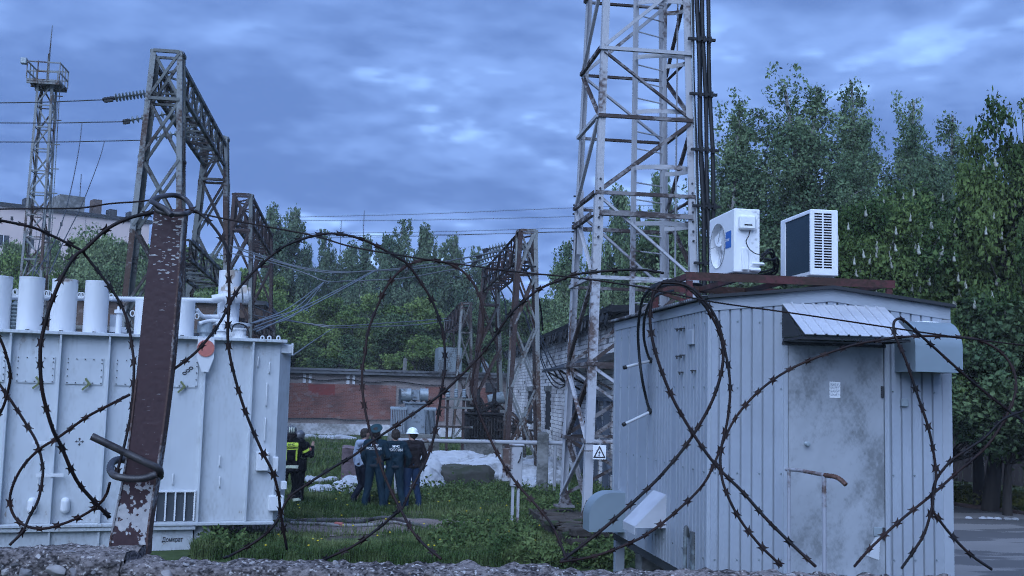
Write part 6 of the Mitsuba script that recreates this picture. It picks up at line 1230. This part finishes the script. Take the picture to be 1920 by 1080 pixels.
# ------------------------------------------------------------------ things in the yard
bsdf('mat_pipe_white', worn((0.36, 0.36, 0.375), (0.14, 0.09, 0.075), 0.3, 2.0), 0.6)
bsdf('mat_grey_tank', worn((0.24, 0.28, 0.32), (0.12, 0.12, 0.12), 0.25, 1.2), 0.5)
bsdf('mat_soot', worn((0.016, 0.015, 0.016), (0.045, 0.035, 0.032), 0.35, 2.0), 0.8)
bsdf('mat_foam', mikit.proc(lambda p, n, uv: mix((0.39, 0.40, 0.42), (0.20, 0.20, 0.20), smoothstep(0.55, 0.8, fbm(p.x * 2.2, p.y * 2.2, p.z * 2.2, 4)))), 0.95, 0.1)
# low pipe fence
pf = thing('pipe_fence', 'low pale pipe rail fence running past the burnt transformer', 'fence'); fy_ = at(1000, 830, 29.0)[1]
zf = on_y(1000, 830, fy_)[2]; xa, xb = on_y(742, 828, fy_)[0], on_y(1062, 832, fy_)[0]
obj('rail', [cyl((xa, fy_, zf), (xb, fy_, zf), 0.06, 10)], 'mat_pipe_white', pf, smooth=40)
for px in (744, 1041): x = on_y(px, 840, fy_)[0]; obj('post', [cyl((x, fy_, -0.1), (x, fy_, zf - 0.06), 0.045, 8)], 'mat_pipe_white', pf, smooth=40)
cp = on_y(1018, 830, fy_ - 0.15); ct = on_y(1018, 812, fy_ - 0.15)[2]
k = thing('concrete_post', 'weathered concrete post standing in the pipe fence', 'post'); obj('shaft', box((cp[0] - 0.145, cp[1] - 0.1, -0.1), (cp[0] + 0.145, cp[1] + 0.1, ct), 0.02), 'mat_concrete', k)
obj('cap', box((cp[0] - 0.12, cp[1] - 0.08, ct + 0.001), (cp[0] + 0.10, cp[1] + 0.08, ct + 0.03), 0.01), 'mat_concrete', k)
# meter box on two thin legs
eb = foot(970, 21.7); ez0, ez1 = on_y(970, 912, eb[1])[2], on_y(970, 836, eb[1])[2]
k = thing('meter_box', 'pale grey electric meter box on a double steel stake in the grass', 'electric box')
obj('box', [box((eb[0] - 0.10, eb[1] - 0.09, ez0), (eb[0] + 0.13, eb[1] + 0.09, ez1), 0.015)], 'mat_pipe_white', k)
obj('lid', [box((eb[0] - 0.13, eb[1] - 0.12, ez1 + 0.001), (eb[0] + 0.16, eb[1] + 0.12, ez1 + 0.035), 0.01)], 'mat_pipe_white', k)
obj('side_panel', [box((eb[0] - 0.26, eb[1] - 0.02, ez0 + 0.10), (eb[0] - 0.105, eb[1] + 0.06, ez1 - 0.05), 0.01)], 'mat_pipe_white', k)
for dx in (-0.045, 0.065): obj('leg', bar((eb[0] + dx, eb[1], -0.1), (eb[0] + dx, eb[1], ez0 - 0.001), 0.085, 0.05), 'mat_pipe_white', k)
obj('cable', tube(spline([(eb[0] + 0.10, eb[1] - 0.10, ez1 - 0.12), (eb[0] + 0.07, eb[1] - 0.12, ez1 - 0.25), (eb[0] + 0.03, eb[1] - 0.13, ez1 - 0.33)], 5), 0.012, 6), 'mat_black', k, smooth=True)
# grey transformer in front of the brick building
gt = thing('grey_transformer', 'grey transformer with finned radiators before the red brick wall', 'transformer'); gy = at(775, 800, 45.0)[1]
G = lambda px, py, o=0.0: on_y(px, py, gy - o)
gz0 = 0.9; tt = G(778, 757)[2]
obj('tank', box((G(760, 800)[0], gy, gz0), (G(797, 800)[0], gy + 1.2, tt), 0.03), 'mat_grey_tank', gt)
obj('cover', box((G(756, 800)[0], gy - 0.1, tt + 0.001), (G(801, 800)[0], gy + 1.3, tt + 0.07), 0.01), 'mat_grey_tank', gt)
for x0, x1 in ((732, 761), (796, 817)):
    rz0, rz1 = G(745, 823, 0.3)[2], G(745, 768, 0.3)[2]; a, b = G(x0, 800, 0.3)[0], G(x1, 800, 0.3)[0]; n = 9; w = (b - a) / n
    r = obj('radiator', [box((a, gy - 0.22, rz0), (b, gy + 0.3, rz0 + 0.06), 0.01), prism([(gy - 0.25, rz1), (gy + 0.3, rz1), (gy + 0.3, rz1 + 0.1), (gy - 0.1, rz1 + 0.12), (gy - 0.25, rz1 + 0.05)], a - 0.02, b + 0.02, 0)], 'mat_zinc', gt)
    obj('fins', [box((a + w * i + 0.012, gy - 0.28, rz0 + 0.061), (a + w * (i + 1) - 0.022, gy + 0.25, rz1 - 0.001)) for i in range(n)], 'mat_grey_tank', r, kind='stuff')
for x0, x1 in ((750, 770), (788, 802)): obj('conservator', [cyl(G(x0, 740), G(x1, 740), 0.26, 18), cyl(G(x0 - 0.6, 740), G(x0 + 0.2, 740), 0.28, 18), cyl(G(x1 - 0.2, 740), G(x1 + 0.6, 740), 0.28, 18)], 'mat_zinc', gt, smooth=40)
obj('conservator_panel', box(G(771, 750), G(787, 731) + V(0, 0.1, 0), 0.01), 'mat_grey_tank', gt)
obj('stand', [bar(G(x, 757), G(x, 742), 0.1) for x in (753, 766, 790, 800)] + [box(G(749, 730) + V(-0.04, -0.3, 0), G(751, 758) + V(0, -0.26, 0))], 'mat_gap', gt)
obj('bushing', [moved(lathe([(0, tt + 0.07)] + [(0.12 if i % 2 else 0.07, tt + 0.1 + 0.05 * i) for i in range(7)] + [(0, tt + 0.45)], 10), trimesh.transformations.translation_matrix((G(x, 750)[0], gy + 0.3, 0))) for x in (763, 778)], 'mat_pipe_white', gt)
obj('plinth', box((G(728, 840)[0], gy - 0.4, -0.1), (G(822, 840)[0], gy + 1.4, gz0 - 0.001)), 'mat_concrete', gt)
# burnt transformer with its tangle of charred gear
bt = thing('burnt_transformer', 'charred black transformer under the middle gantry', 'transformer'); ty = at(910, 800, 40.0)[1]
B_ = lambda px, py, o=0.0: on_y(px, py, ty - o)
bz0, bz1 = B_(910, 826)[2], B_(910, 778)[2]
obj('tank', box((B_(876, 800)[0], ty, bz0), (B_(944, 800)[0], ty + 1.5, bz1), 0.05), 'mat_soot', bt)
obj('cover', box((B_(872, 800)[0], ty - 0.12, bz1 + 0.001), (B_(946, 800)[0], ty + 1.6, bz1 + 0.08), 0.02), 'mat_soot', bt)
obj('fins', [box((B_(878 + 5.2 * i, 800)[0], ty - 0.16, bz0 + 0.1), (B_(880.4 + 5.2 * i, 800)[0], ty - 0.001, bz1 - 0.1)) for i in range(13)], 'mat_soot', bt, kind='stuff')
g_ = np.random.default_rng(41)
for px, hh in ((884, 0.7), (899, 0.9), (914, 0.55), (928, 0.95)):
    c = B_(px, 775); t = g_.normal(0, 0.16, 2); obj('bushing', tube([c + V(0, 0.4, 0.05), c + V(t[0] * 0.5, 0.4, hh * 0.5), c + V(t[0], 0.4 + t[1], hh)], [0.11, 0.08, 0.05], 8), 'mat_soot', bt, smooth=40)
obj('conservator', [cyl(B_(916, 752, -0.9), B_(944, 745, -0.9), 0.24, 14)], 'mat_zinc_dark', bt, smooth=40)
obj('debris', [bar(B_(g_.uniform(872, 948), g_.uniform(752, 776), g_.uniform(-0.9, 0.1)), B_(g_.uniform(872, 948), g_.uniform(748, 776), g_.uniform(-0.9, 0.1)), 0.05) for _ in range(22)], 'mat_soot', bt, kind='stuff')
obj('plinth', box((B_(872, 840)[0], ty - 0.2, -0.1), (B_(948, 840)[0], ty + 1.7, bz0 - 0.001)), 'mat_concrete', bt)
# charred frames either side
def frame_stand(name, label, px0, px1, depth, top, mats, rungs):
    k = thing(name, label, 'switch frame'); y = at(px0, 800, depth)[1]; X = lambda px: on_y(px, 800, y)[0]; zt = on_y(px0, top, y)[2]
    for px in (px0, px1): obj('post', bar((X(px), y, -0.1), (X(px), y, zt), 0.09, 0.09), mats[0], k)
    for py in rungs: z = on_y(px0, py, y)[2]; obj('cross_arm', bar((X(px0) - 0.35, y - 0.1, z), (X(px1) + 0.35, y - 0.1, z), 0.07), mats[1], k)
    for i, px in enumerate(np.linspace(px0, px1, 3)): obj('insulator', moved(lathe([(0, 0)] + [(0.085 if i % 2 else 0.05, 0.04 * i + 0.02) for i in range(8)] + [(0, 0.34)], 10), trimesh.transformations.translation_matrix((X(px), y - 0.1, on_y(px0, rungs[0], y)[2] + 0.04))), 'mat_zinc', k)
frame_stand('switch_frame', 'slim rusty switch frame between the grey and the burnt transformer', 838, 868, 38.5, 735, ('mat_gantry_rust', 'mat_gantry'), (748, 764, 800))
frame_stand('switch_frame', 'bent dark switch frame right of the burnt transformer by the white brick wall', 952, 985, 37.0, 762, ('mat_gantry', 'mat_soot'), (790, 806))
k = thing('charred_gear', 'tangle of charred rods and pipes right of the burnt transformer', 'wreckage'); wy = at(968, 800, 36.0)[1]
for i in range(16):
    a, b = on_y(g_.uniform(945, 1000), g_.uniform(770, 815), wy + g_.uniform(0, 1.2)), on_y(g_.uniform(945, 1005), g_.uniform(800, 838), wy + g_.uniform(0, 1.2)); obj('rod', tube(spline([a, (a + b) / 2 + g_.normal(0, 0.12, 3), b], 4), 0.035, 6), 'mat_soot' if i % 3 else 'mat_gantry_light', k, smooth=True)
# plinths, foam, blocks
mp = at(876, 868, 30.5); k = thing('old_plinth', 'low overgrown concrete plinth in front of the foam', 'plinth')
pm_ = box((on_y(822, 880, mp[1])[0], mp[1], -0.1), (on_y(930, 880, mp[1])[0], mp[1] + 1.6, mp[2] - 0.10), 0.16).subdivide_to_size(0.2); v = pm_.vertices.copy(); v += 0.26 * (np.stack([meshkit.fbm(v * 1.7 + o, 3, 3) for o in (0, 9, 18)], 1) - 0.5); pm_.vertices = v; obj('block', pm_, 'mat_old_plinth', k, smooth=50)
bsdf('mat_old_plinth', mikit.proc(lambda p, n, uv: mix(mix((0.085, 0.08, 0.072), (0.045, 0.045, 0.038), fbm(p.x * 2, p.y * 2, p.z * 4, 4)), (0.034, 0.044, 0.024), 0.6 * smoothstep(0.5, 0.65, fbm(p.x * 5, p.y * 5, p.z * 3, 3)))), 0.95, 0.1)
k = thing('old_plinth', 'pinkish concrete block left of the standing group', 'plinth'); c = at(655, 834, 30.0); obj('block', [prism([(on_y(641, 850, c[1])[0], -0.1), (on_y(674, 850, c[1])[0], -0.1), (on_y(674, 850, c[1])[0], c[2] - 0.14), (on_y(648, 850, c[1])[0], c[2] - 0.08), (on_y(641, 850, c[1])[0], c[2] - 0.1)], c[1], c[1] + 1.5)], 'mat_pink_stone', k)
bsdf('mat_pink_stone', worn((0.16, 0.115, 0.122), (0.09, 0.065, 0.07), 0.4, 2.0, streak=False, edge=0.2), 0.95)
def foam_pile(px, py, depth, rx, ry, h, seed, mat='mat_foam'):
    m = trimesh.creation.icosphere(4); v = m.vertices; n = meshkit.fbm(v * 2.2 + seed, 4, seed) - 0.5; n2 = meshkit.fbm(v * 7 + seed, 3, seed + 1) - 0.5; v = v * (1 + 0.6 * n + 0.12 * n2)[:, None] * [rx, ry, h]; m.vertices = v; c = foot(px, depth); m.apply_translation((c[0], c[1], 0.0)); return m
frg = np.random.default_rng(6); piles = []
for i in range(34):
    px = frg.uniform(790, 1050); d = frg.uniform(33.2, 37.5); piles.append(foam_pile(px, 0, d, frg.uniform(0.6, 1.4), frg.uniform(0.5, 1.1), frg.uniform(0.28, 0.68), i))
for px, d, rx, h in [(800, 30.4, 0.55, 0.62), (818, 31.0, 0.6, 0.70), (842, 32, 0.6, 0.6), (655, 29.6, 0.4, 0.25), (668, 29.0, 0.4, 0.38), (790, 29.6, 0.4, 0.35), (1000, 31, 0.5, 0.35), (1040, 32, 0.5, 0.4)]: piles.append(foam_pile(px, 0, d, rx, 0.5, h, int(px)))
for px, d, rx, h in [(590, 31.0, 0.22, 0.20), (603, 31.0, 0.2, 0.18), (612, 29.0, 0.35, 0.14), (600, 28.6, 0.25, 0.12), (628, 31.5, 0.25, 0.14), (577, 58, 0.8, 0.2), (612, 58, 0.5, 0.18), (642, 58, 0.9, 0.2)]: piles.append(foam_pile(px, 0, d, rx, 0.3, h, int(px)))
lab(obj('fire_foam', piles, 'mat_foam', smooth=True, kind='stuff'), 'white fire fighting foam heaped on the ground around the burnt transformer', 'foam', kind='stuff')
# stone base of the mast
bsdf('mat_rubble', mikit.proc(lambda p, n, uv: mix(mix((0.075, 0.06, 0.05), (0.028, 0.026, 0.024), fbm(p.x * 3, p.y * 3, p.z * 6, 4)), (0.03, 0.042, 0.02), smoothstep(0.60, 0.72, fbm(p.x * 3, p.y * 3, p.z * 3 + 8, 3)))), 0.95, 0.1)
k = thing('mast_foundation', 'crumbling dark stone base under the lattice mast', 'foundation'); fx0, fx1 = mx - half - 0.95, mx + half + 0.9; fy0, fy1 = my - half - 2.5, my + half + 0.8; ftop = FOOTZ - 0.042
obj('core', box((fx0 + 0.1, fy0 + 0.12, -0.3), (fx1 - 0.1, fy1 - 0.1, ftop - 0.10)), 'mat_rubble', k)
r_ = np.random.default_rng(19); stone_v = []
for i in range(4):
    m = box((-.5, -.5, -.5), (.5, .5, .5), 0.12).subdivide().subdivide(); v = m.vertices; m.vertices = v * (1 + 0.35 * (meshkit.fbm(v * 2.5 + 5 * i, 3, i) - 0.5))[:, None]; stone_v.append(mikit.ply(m, 'mat_rubble', 35))
zc_ = -0.12
while zc_ < ftop:
    x = fx0; h = r_.uniform(0.11, 0.17)
    while x < fx1:
        w = r_.uniform(0.2, 0.45); d = r_.uniform(0.2, 0.34); put('stone', stone_v[r_.integers(4)], k, TF().translate([x + w / 2, fy0 + 0.08 + r_.uniform(-0.07, 0.05), zc_ + h / 2]).rotate([0, 0, 1], r_.uniform(-8, 8)).scale([w * 0.97, d, h * 0.95]).matrix); x += w
    zc_ += h
for _ in range(150):
    w = r_.uniform(0.12, 0.5); put('stone', stone_v[r_.integers(4)], k, TF().translate([r_.uniform(fx0, fx1), r_.uniform(fy0, fy0 + 3.0), ftop + r_.uniform(-0.04, 0.02)]).rotate([0, 0, 1], r_.uniform(0, 180)).scale([w, w * 0.6, 0.09]).matrix)
# fire hoses and sticks on the track
def ground_tube(pts, r): P = spline([on_z(*p) for p in pts], 8); P[:, 2] = ground_z(P[:, 0], P[:, 1]) + r * 0.8 + 0.012; return tube(P, r, 8)
bsdf('mat_hose', worn((0.10, 0.095, 0.095), (0.05, 0.04, 0.04), 0.4, 3.0, streak=False), 0.85); bsdf('mat_hose_pale', worn((0.30, 0.28, 0.27), (0.16, 0.13, 0.12), 0.4, 3.0, streak=False), 0.85)
lab(obj('fire_hose', ground_tube([(505, 978), (560, 981), (620, 980), (670, 984), (720, 976), (760, 984), (800, 992)], 0.04), 'mat_hose', smooth=True), 'dark fire hose lying along the earth track', 'fire hose')
lab(obj('fire_hose', ground_tube([(545, 984), (590, 986), (640, 990), (700, 989), (740, 984), (770, 991)], 0.035), 'mat_hose_pale', smooth=True), 'pale fire hose with red coupling on the earth track', 'fire hose')
lab(obj('hose_coupling', ground_tube([(628, 989), (642, 990)], 0.05), 'mat_red_disc', smooth=True), 'red coupling of the pale fire hose', 'coupling')
for a, b, l in [((712, 962), (735, 972), 'bare pale stick lying on the near edge of the grass below the group'), ((798, 950), (860, 954), 'long thin pale stick in the grass right of the group'), ((1140, 952), (1170, 953), 'short stick at the foot of the mast')]: lab(obj('stick', ground_tube([a, ((a[0] + b[0]) / 2, (a[1] + b[1]) / 2 + 1), b], 0.018), 'mat_hose_pale', smooth=True), l, 'stick')
# ------------------------------------------------------------------ far right: plank fence, hedge, kerb
fpa, fpb = on_z(1780, 902), on_z(1935, 912); pd = unit(fpb - fpa); bsdf('mat_plank', mikit.proc(lambda p, n, uv: mix((0.075, 0.06, 0.058), (0.032, 0.027, 0.027), fbm(p.x * 9, p.y * 9, p.z * 0.8, 4))), 0.9, 0.1)
pk = thing('plank_fence', 'dark wooden plank fence under the chestnuts at far right', 'fence'); prg = np.random.default_rng(2)
PL = mikit.ply(box((0, -0.012, 0), (1, 0.012, 1)), 'mat_plank'); s = -1.5
while s < 6.0:
    w = 0.14; h = 1.75 + prg.uniform(-0.03, 0.03); M = mat4(fpa + pd * s + V(0, prg.uniform(-0.01, 0.01), -0.1), pd * (w - 0.012), np.cross(_Z, pd), _Z * (h + 0.1)); put('plank', PL, pk, M); s += w
obj('rail', [bar(fpa + pd * -1.5 + V(0, 0.05, 0.4), fpa + pd * 6 + V(0, 0.05, 0.4), 0.08)], 'mat_plank', pk); obj('rail', [bar(fpa + pd * -1.5 + V(0, 0.05, 1.4), fpa + pd * 6 + V(0, 0.05, 1.4), 0.08)], 'mat_plank', pk)
kb = V(*kerb_a, 0); kdir = V(*kd, 0); kn_ = V(-kd[1], kd[0], 0)
KB = mikit.ply(box((0.01, 0, -0.1), (0.99, 0.12, 0.12), 0.015), 'mat_kerb'); bsdf('mat_kerb', worn((0.15, 0.09, 0.08), (0.08, 0.06, 0.055), 0.4, 2.0, streak=False, edge=0.2), 0.9); kk = thing('kerb', 'low brownish kerb between the asphalt drive and the weeds', 'kerb')
for i in range(-5, 14): put('kerb_stone', KB, kk, mat4(kb + kdir * i * 0.8, kdir * 0.8, kn_, _Z))
lab(obj('litter', [foam_pile(px, 0, 25.6, 0.09, 0.07, 0.055, px).apply_translation((0, 0, 0.03)) for px in (1838, 1852, 1866, 1884, 1812, 1898)], 'mat_foam', smooth=True, kind='stuff'), 'pale scraps lying along the kerb', 'litter', kind='stuff')
tb = foot(1850, 27.5); lab(obj('tree_trunk', limb(tb + V(0, 0, -0.2), (0.03, 0, 1), 5.0, 0.24, np.random.default_rng(3), 6, 0, 0.03)[1], 'mat_bark', smooth=True), 'stout dark tree trunk before the plank fence', 'tree trunk')

# ------------------------------------------------------------------ grass, weeds, dandelions
def blades(P, h, w, rg, lean=0.45):
    n = len(P); a = rg.uniform(0, 2 * math.pi, n); H = h * rg.uniform(0.5, 1.25, (n, 1)) * (0.35 + 1.3 * meshkit.fbm(P * [0.9, 0.9, 0] + 3, 3, 6)[:, None] ** 1.3 * 1.2); d = np.stack([np.cos(a), np.sin(a), 0 * a], 1); s = np.stack([-np.sin(a), np.cos(a), 0 * a], 1) * w * rg.uniform(0.6, 1.3, (n, 1)); ln = lean * rg.uniform(0.2, 1.3, (n, 1))
    b0, b1 = P - s, P + s; m0 = P + _Z * H * 0.6 + d * H * ln * 0.35; t = P + _Z * H + d * H * ln; v = np.stack([b0, b1, m0 - s * 0.8, m0 + s * 0.8, t], 1).reshape(-1, 3); i = np.arange(n)[:, None] * 5; return v, np.concatenate([i + [[0, 1, 3]], i + [[0, 3, 2]], i + [[2, 3, 4]]])
grg = np.random.default_rng(55)
leaf_mat('leaf_grass', (0.046, 0.080, 0.028), (0.150, 0.180, 0.075), 1.1); leaf_mat('leaf_weed', (0.038, 0.068, 0.025), (0.125, 0.165, 0.060), 2.0); leaf_mat('leaf_hedge', (0.04, 0.06, 0.015), (0.16, 0.16, 0.04), 2.5)
def scatter(n, px0, px1, d0, d1, keep=lambda x, y: np.ones(len(x), bool)):
    px = grg.uniform(px0, px1, n); d = 1 / grg.uniform(1 / d1, 1 / d0, n); p = CAM + (FWD + (px[:, None] - 960) / FPX * IMX) * d[:, None]; x, y = p[:, 0], p[:, 1]; k = keep(x, y); x, y = x[k], y[k]; return np.stack([x, y, ground_z(x, y)], 1)
from shapely import contains_xy
tpoly = Polygon(track).buffer(-0.08); notrack = lambda x, y: ~contains_xy(tpoly, x, y) | (grg.random(len(x)) < 0.10)
patchy = lambda x, y: notrack(x, y) & (meshkit.fbm(np.stack([x * 0.7, y * 0.7, 0 * x + 4], 1), 3, 8) > grg.uniform(0.30, 0.56, len(x)))
sets = [blades(scatter(95000, 385, 1180, 17.4, 24, patchy), 0.13, 0.006, grg), blades(scatter(60000, 500, 1180, 24, 34, patchy), 0.15, 0.008, grg), blades(scatter(26000, 500, 1100, 34, 60, patchy), 0.2, 0.016, grg), blades(scatter(22000, 385, 1000, 17.2, 18.5, notrack), 0.24, 0.007, grg)]
vs, fs, o = [], [], 0
for v, f in sets: vs.append(v); fs.append(f + o); o += len(v)
lab(obj('grass', trimesh.Trimesh(np.concatenate(vs), np.concatenate(fs), process=False), 'leaf_grass', kind='stuff'), 'rough green grass covering the yard', 'grass', kind='stuff')
wv = []
for n, a, b, d0, d1 in ((60, 405, 480, 17.3, 18.4), (90, 940, 1010, 17.2, 18.6), (60, 1010, 1120, 17.2, 17.9), (120, 1120, 1180, 17.2, 19.0), (160, 830, 1010, 18, 22), (200, 1000, 1180, 23, 29), (170, 640, 1000, 25.5, 30)):
    for p in scatter(n, a, b, d0, d1, notrack): wv.append(p + grg.normal(0, [0.09, 0.09, 0.10], (26, 3)) + [0, 0, 0.14])
v, f = leaves(np.concatenate(wv), 0.085, grg, 0.9, 0.55); lab(obj('weeds', trimesh.Trimesh(v, f, process=False), 'leaf_weed', kind='stuff'), 'leafy weeds growing along the fence and the mast base', 'weeds', kind='stuff')
dn = [trimesh.creation.icosphere(1, 0.019).apply_transform(np.diag([1, 1, 0.6, 1])).apply_translation(p + V(0, 0, 0.2)) for p in scatter(85, 420, 1150, 17.4, 27, notrack)]
bsdf('mat_dandelion', (0.62, 0.42, 0.03), 0.8); lab(obj('dandelions', dn, 'mat_dandelion', kind='stuff'), 'yellow dandelions dotted over the grass', 'dandelions', kind='stuff')
hv = []
for t in np.linspace(-3, 8, 900):
    p = kb + kdir * t + kn_ * grg.uniform(0.15, 2.6); hv.append(p + grg.normal(0, [0.12, 0.12, 0.13], (22, 3)) + [0, 0, 0.2])
v, f = leaves(np.concatenate(hv), 0.10, grg, 0.6, 0.45); lab(obj('roadside_weeds', trimesh.Trimesh(v, f, process=False), 'leaf_hedge', kind='stuff'), 'yellowish weeds between the kerb and the plank fence', 'weeds', kind='stuff')

# ------------------------------------------------------------------ overhead lines
def wire(pts, r, label, group, mat='mat_wire', name='overhead_wire'):
    lab(obj(name, tube(spline([at(*p) for p in pts], 8), r, 5), mat, smooth=True), label, 'wire', group)
INS = mikit.ply(lathe([(0, -0.5), (0.2, -0.42), (1.0, -0.12), (1.0, 0.02), (0.35, 0.3), (0.2, 0.5), (0, 0.5)], 12), 'mat_insulator', 40); bsdf('mat_insulator', (0.11, 0.13, 0.125), 0.2, 0.6)
def insulators(a, b, n, label, group, r=0.12, cover=0.72):
    k = thing('insulator_string', label, 'insulator', group); a, b = at(*a), at(*b); obj('rod', cyl(a, b, 0.02, 6), 'mat_dark', k); d = b - a
    for i in range(n): c = a + d * (0.04 + cover * (i + 0.5) / n); M = frame(c, c + unit(d) * np.linalg.norm(d) * cover / n * 0.8, w=r * 1.0, h=r * 1.0); put('disc', INS, k, M)
    e = a + d * (0.04 + cover); obj('clamp', [cyl(e, b, 0.055, 6)] + [box(e + (b - e) * t - V(.04, .04, .09), e + (b - e) * t + V(.04, .04, .05)) for t in (0.25, 0.5, 0.75)], 'mat_black', k)
LW = 'line wires running off the tall gantry to the left'; IS = 'insulator strings on the tall gantry'
for n_, (a, b, l, lbl) in enumerate([((277, 175, 29.5), (193, 187, 29.5), (-40, 193, 30), 'topmost'), ((331, 211, 32.5), (230, 228, 32.0), (-40, 230, 31.5), 'middle'), ((366, 245, 35.5), (264, 263, 35), (-40, 266, 33), 'lowest')]):
    insulators(a, b, 9, cover=(0.70, 0.82, 0.82)[n_], label=f'{lbl} string of glass discs hung from the beam of the tallest gantry', group=IS); wire([b, ((b[0] + l[0]) / 2, (b[1] + l[1]) / 2 + 1.5, (b[2] + l[2]) / 2), l], 0.017, f'{lbl} line wire leaving the tallest gantry to the left edge', LW)
for pts, lbl in [([(108, 192, 29.7), (104, 240, 27), (92, 320, 24), (80, 420, 22), (60, 520, 19), (48, 545, 18.5)], 'left'), ([(154, 229.5, 31.9), (148, 280, 28), (132, 360, 24.5), (108, 440, 22), (66, 515, 19)], 'middle'), ([(196, 265, 34.4), (186, 300, 31), (155, 380, 26), (118, 455, 22.5), (92, 515, 19)], 'right')]: wire(pts, 0.012, f'{lbl} dropper wire from the line wires down to the turrets', 'dropper wires at the left')
BW = 'thick busbar cables between the middle gantry and the transformer'
bus = [[(955, 468, 36), (890, 480, 38), (836, 490, 40), (770, 501, 42), (705, 507, 43), (612, 511, 44), (533, 495, 45), (454, 470, 46.5), (425, 456, 47)], [(940, 476, 38), (880, 492, 39.5), (836, 498, 41), (745, 506, 43), (640, 510, 44), (560, 500, 45), (500, 482, 46), (440, 462, 47)], [(925, 490, 40), (880, 502, 41), (840, 507, 42), (752, 522, 43.5), (650, 527, 44.5), (610, 527, 45), (560, 508, 45.5), (480, 485, 46.5), (424, 473, 47)],
       [(838, 597, 62), (780, 602, 55), (720, 606, 52), (632, 611, 50), (560, 604, 50), (520, 592, 49), (478, 575, 48)], [(846, 600, 62), (790, 608, 55), (720, 612, 52), (626, 614, 50), (570, 606, 50), (530, 600, 49), (470, 590, 48)]]
for i, b in enumerate(bus): wire(b, 0.027, f'{ORD[i]} from the top of the long grey cables slung across the yard', BW, 'mat_conductor', 'busbar_cable')
for i, (a, b, c) in enumerate([((608, 528, 45), (545, 575, 28), (470, 607, 18.4)), ((608, 528, 45), (552, 580, 28), (478, 613, 18.4)), ((608, 528, 45), (560, 585, 28), (474, 619, 18.4)), ((703, 508, 43), (600, 565, 27), (480, 622, 18.5)), ((700, 508, 43), (580, 570, 27), (476, 606, 18.5)), ((627, 614, 50), (590, 638, 30), (547, 668, 18.8))]): wire([a, b, c], 0.014, f'thin cable fanning down to the white transformer, {ORD[i]} from the left', 'cables fanning down to the white transformer', 'mat_conductor', 'fan_cable')
for i, (a, b, c) in enumerate([((1004, 500, 33), (960, 500, 35), (905, 520, 44)), ((985, 505, 33), (1010, 560, 34), (1018, 620, 35)), ((940, 520, 40), (980, 580, 38), (1000, 640, 36)), ((925, 520, 42), (945, 560, 40), (950, 600, 38))]): wire([a, b, c], 0.03, f'dark cable loop on the beam of the middle gantry, {ORD[i]} to the back', 'cable loops on the middle gantry', 'mat_black', 'cable_loop')
MI = 'insulator strings on the middle gantry'
for i, (a, b) in enumerate([((952, 458, 36), (905, 470, 36)), ((940, 468, 38), (893, 482, 38)), ((930, 478, 40), (884, 494, 40)), ((962, 452, 35), (998, 470, 35)), ((944, 476, 38), (980, 494, 38))]): insulators(a, b, 6, f'{ORD[i % 3]} string of glass discs on the {("left", "right")[i // 3]} side of the middle gantry beam', MI, 0.13)
for i, (y0, y1) in enumerate(((408, 390), (414, 407), (438, 428), (441, 436), (447, 434))): wire([(520, y0, 118), (800, (y0 + y1) / 2 + 2, 120), (1120, y1 - 2, 122), (1300, y1 - 6, 124)], 0.03, f'thin far line wire crossing the middle sky, {ORD[i]} from the top', 'far line wires in the sky')
for px, t in ((640, 413), (683, 395)): b = at(px, t, 95); lab(obj('thin_pole', cyl(V(b[0], b[1], 0), b, 0.05, 6, 0.03), 'mat_dark'), ('lower' if px == 640 else 'higher') + ' of two thin poles above the birches in the middle', 'pole', 'thin poles above the birches')

# ------------------------------------------------------------------ the air
scene['haze'] = {'type': 'cube', 'to_world': TF().translate([0, 350, 16.0]).scale([700, 550, 18.5]), 'bsdf': {'type': 'null'}, 'interior': {'type': 'ref', 'id': 'haze_air'}}
lab('haze', 'thin bluish evening air over the whole yard', 'haze', kind='stuff')
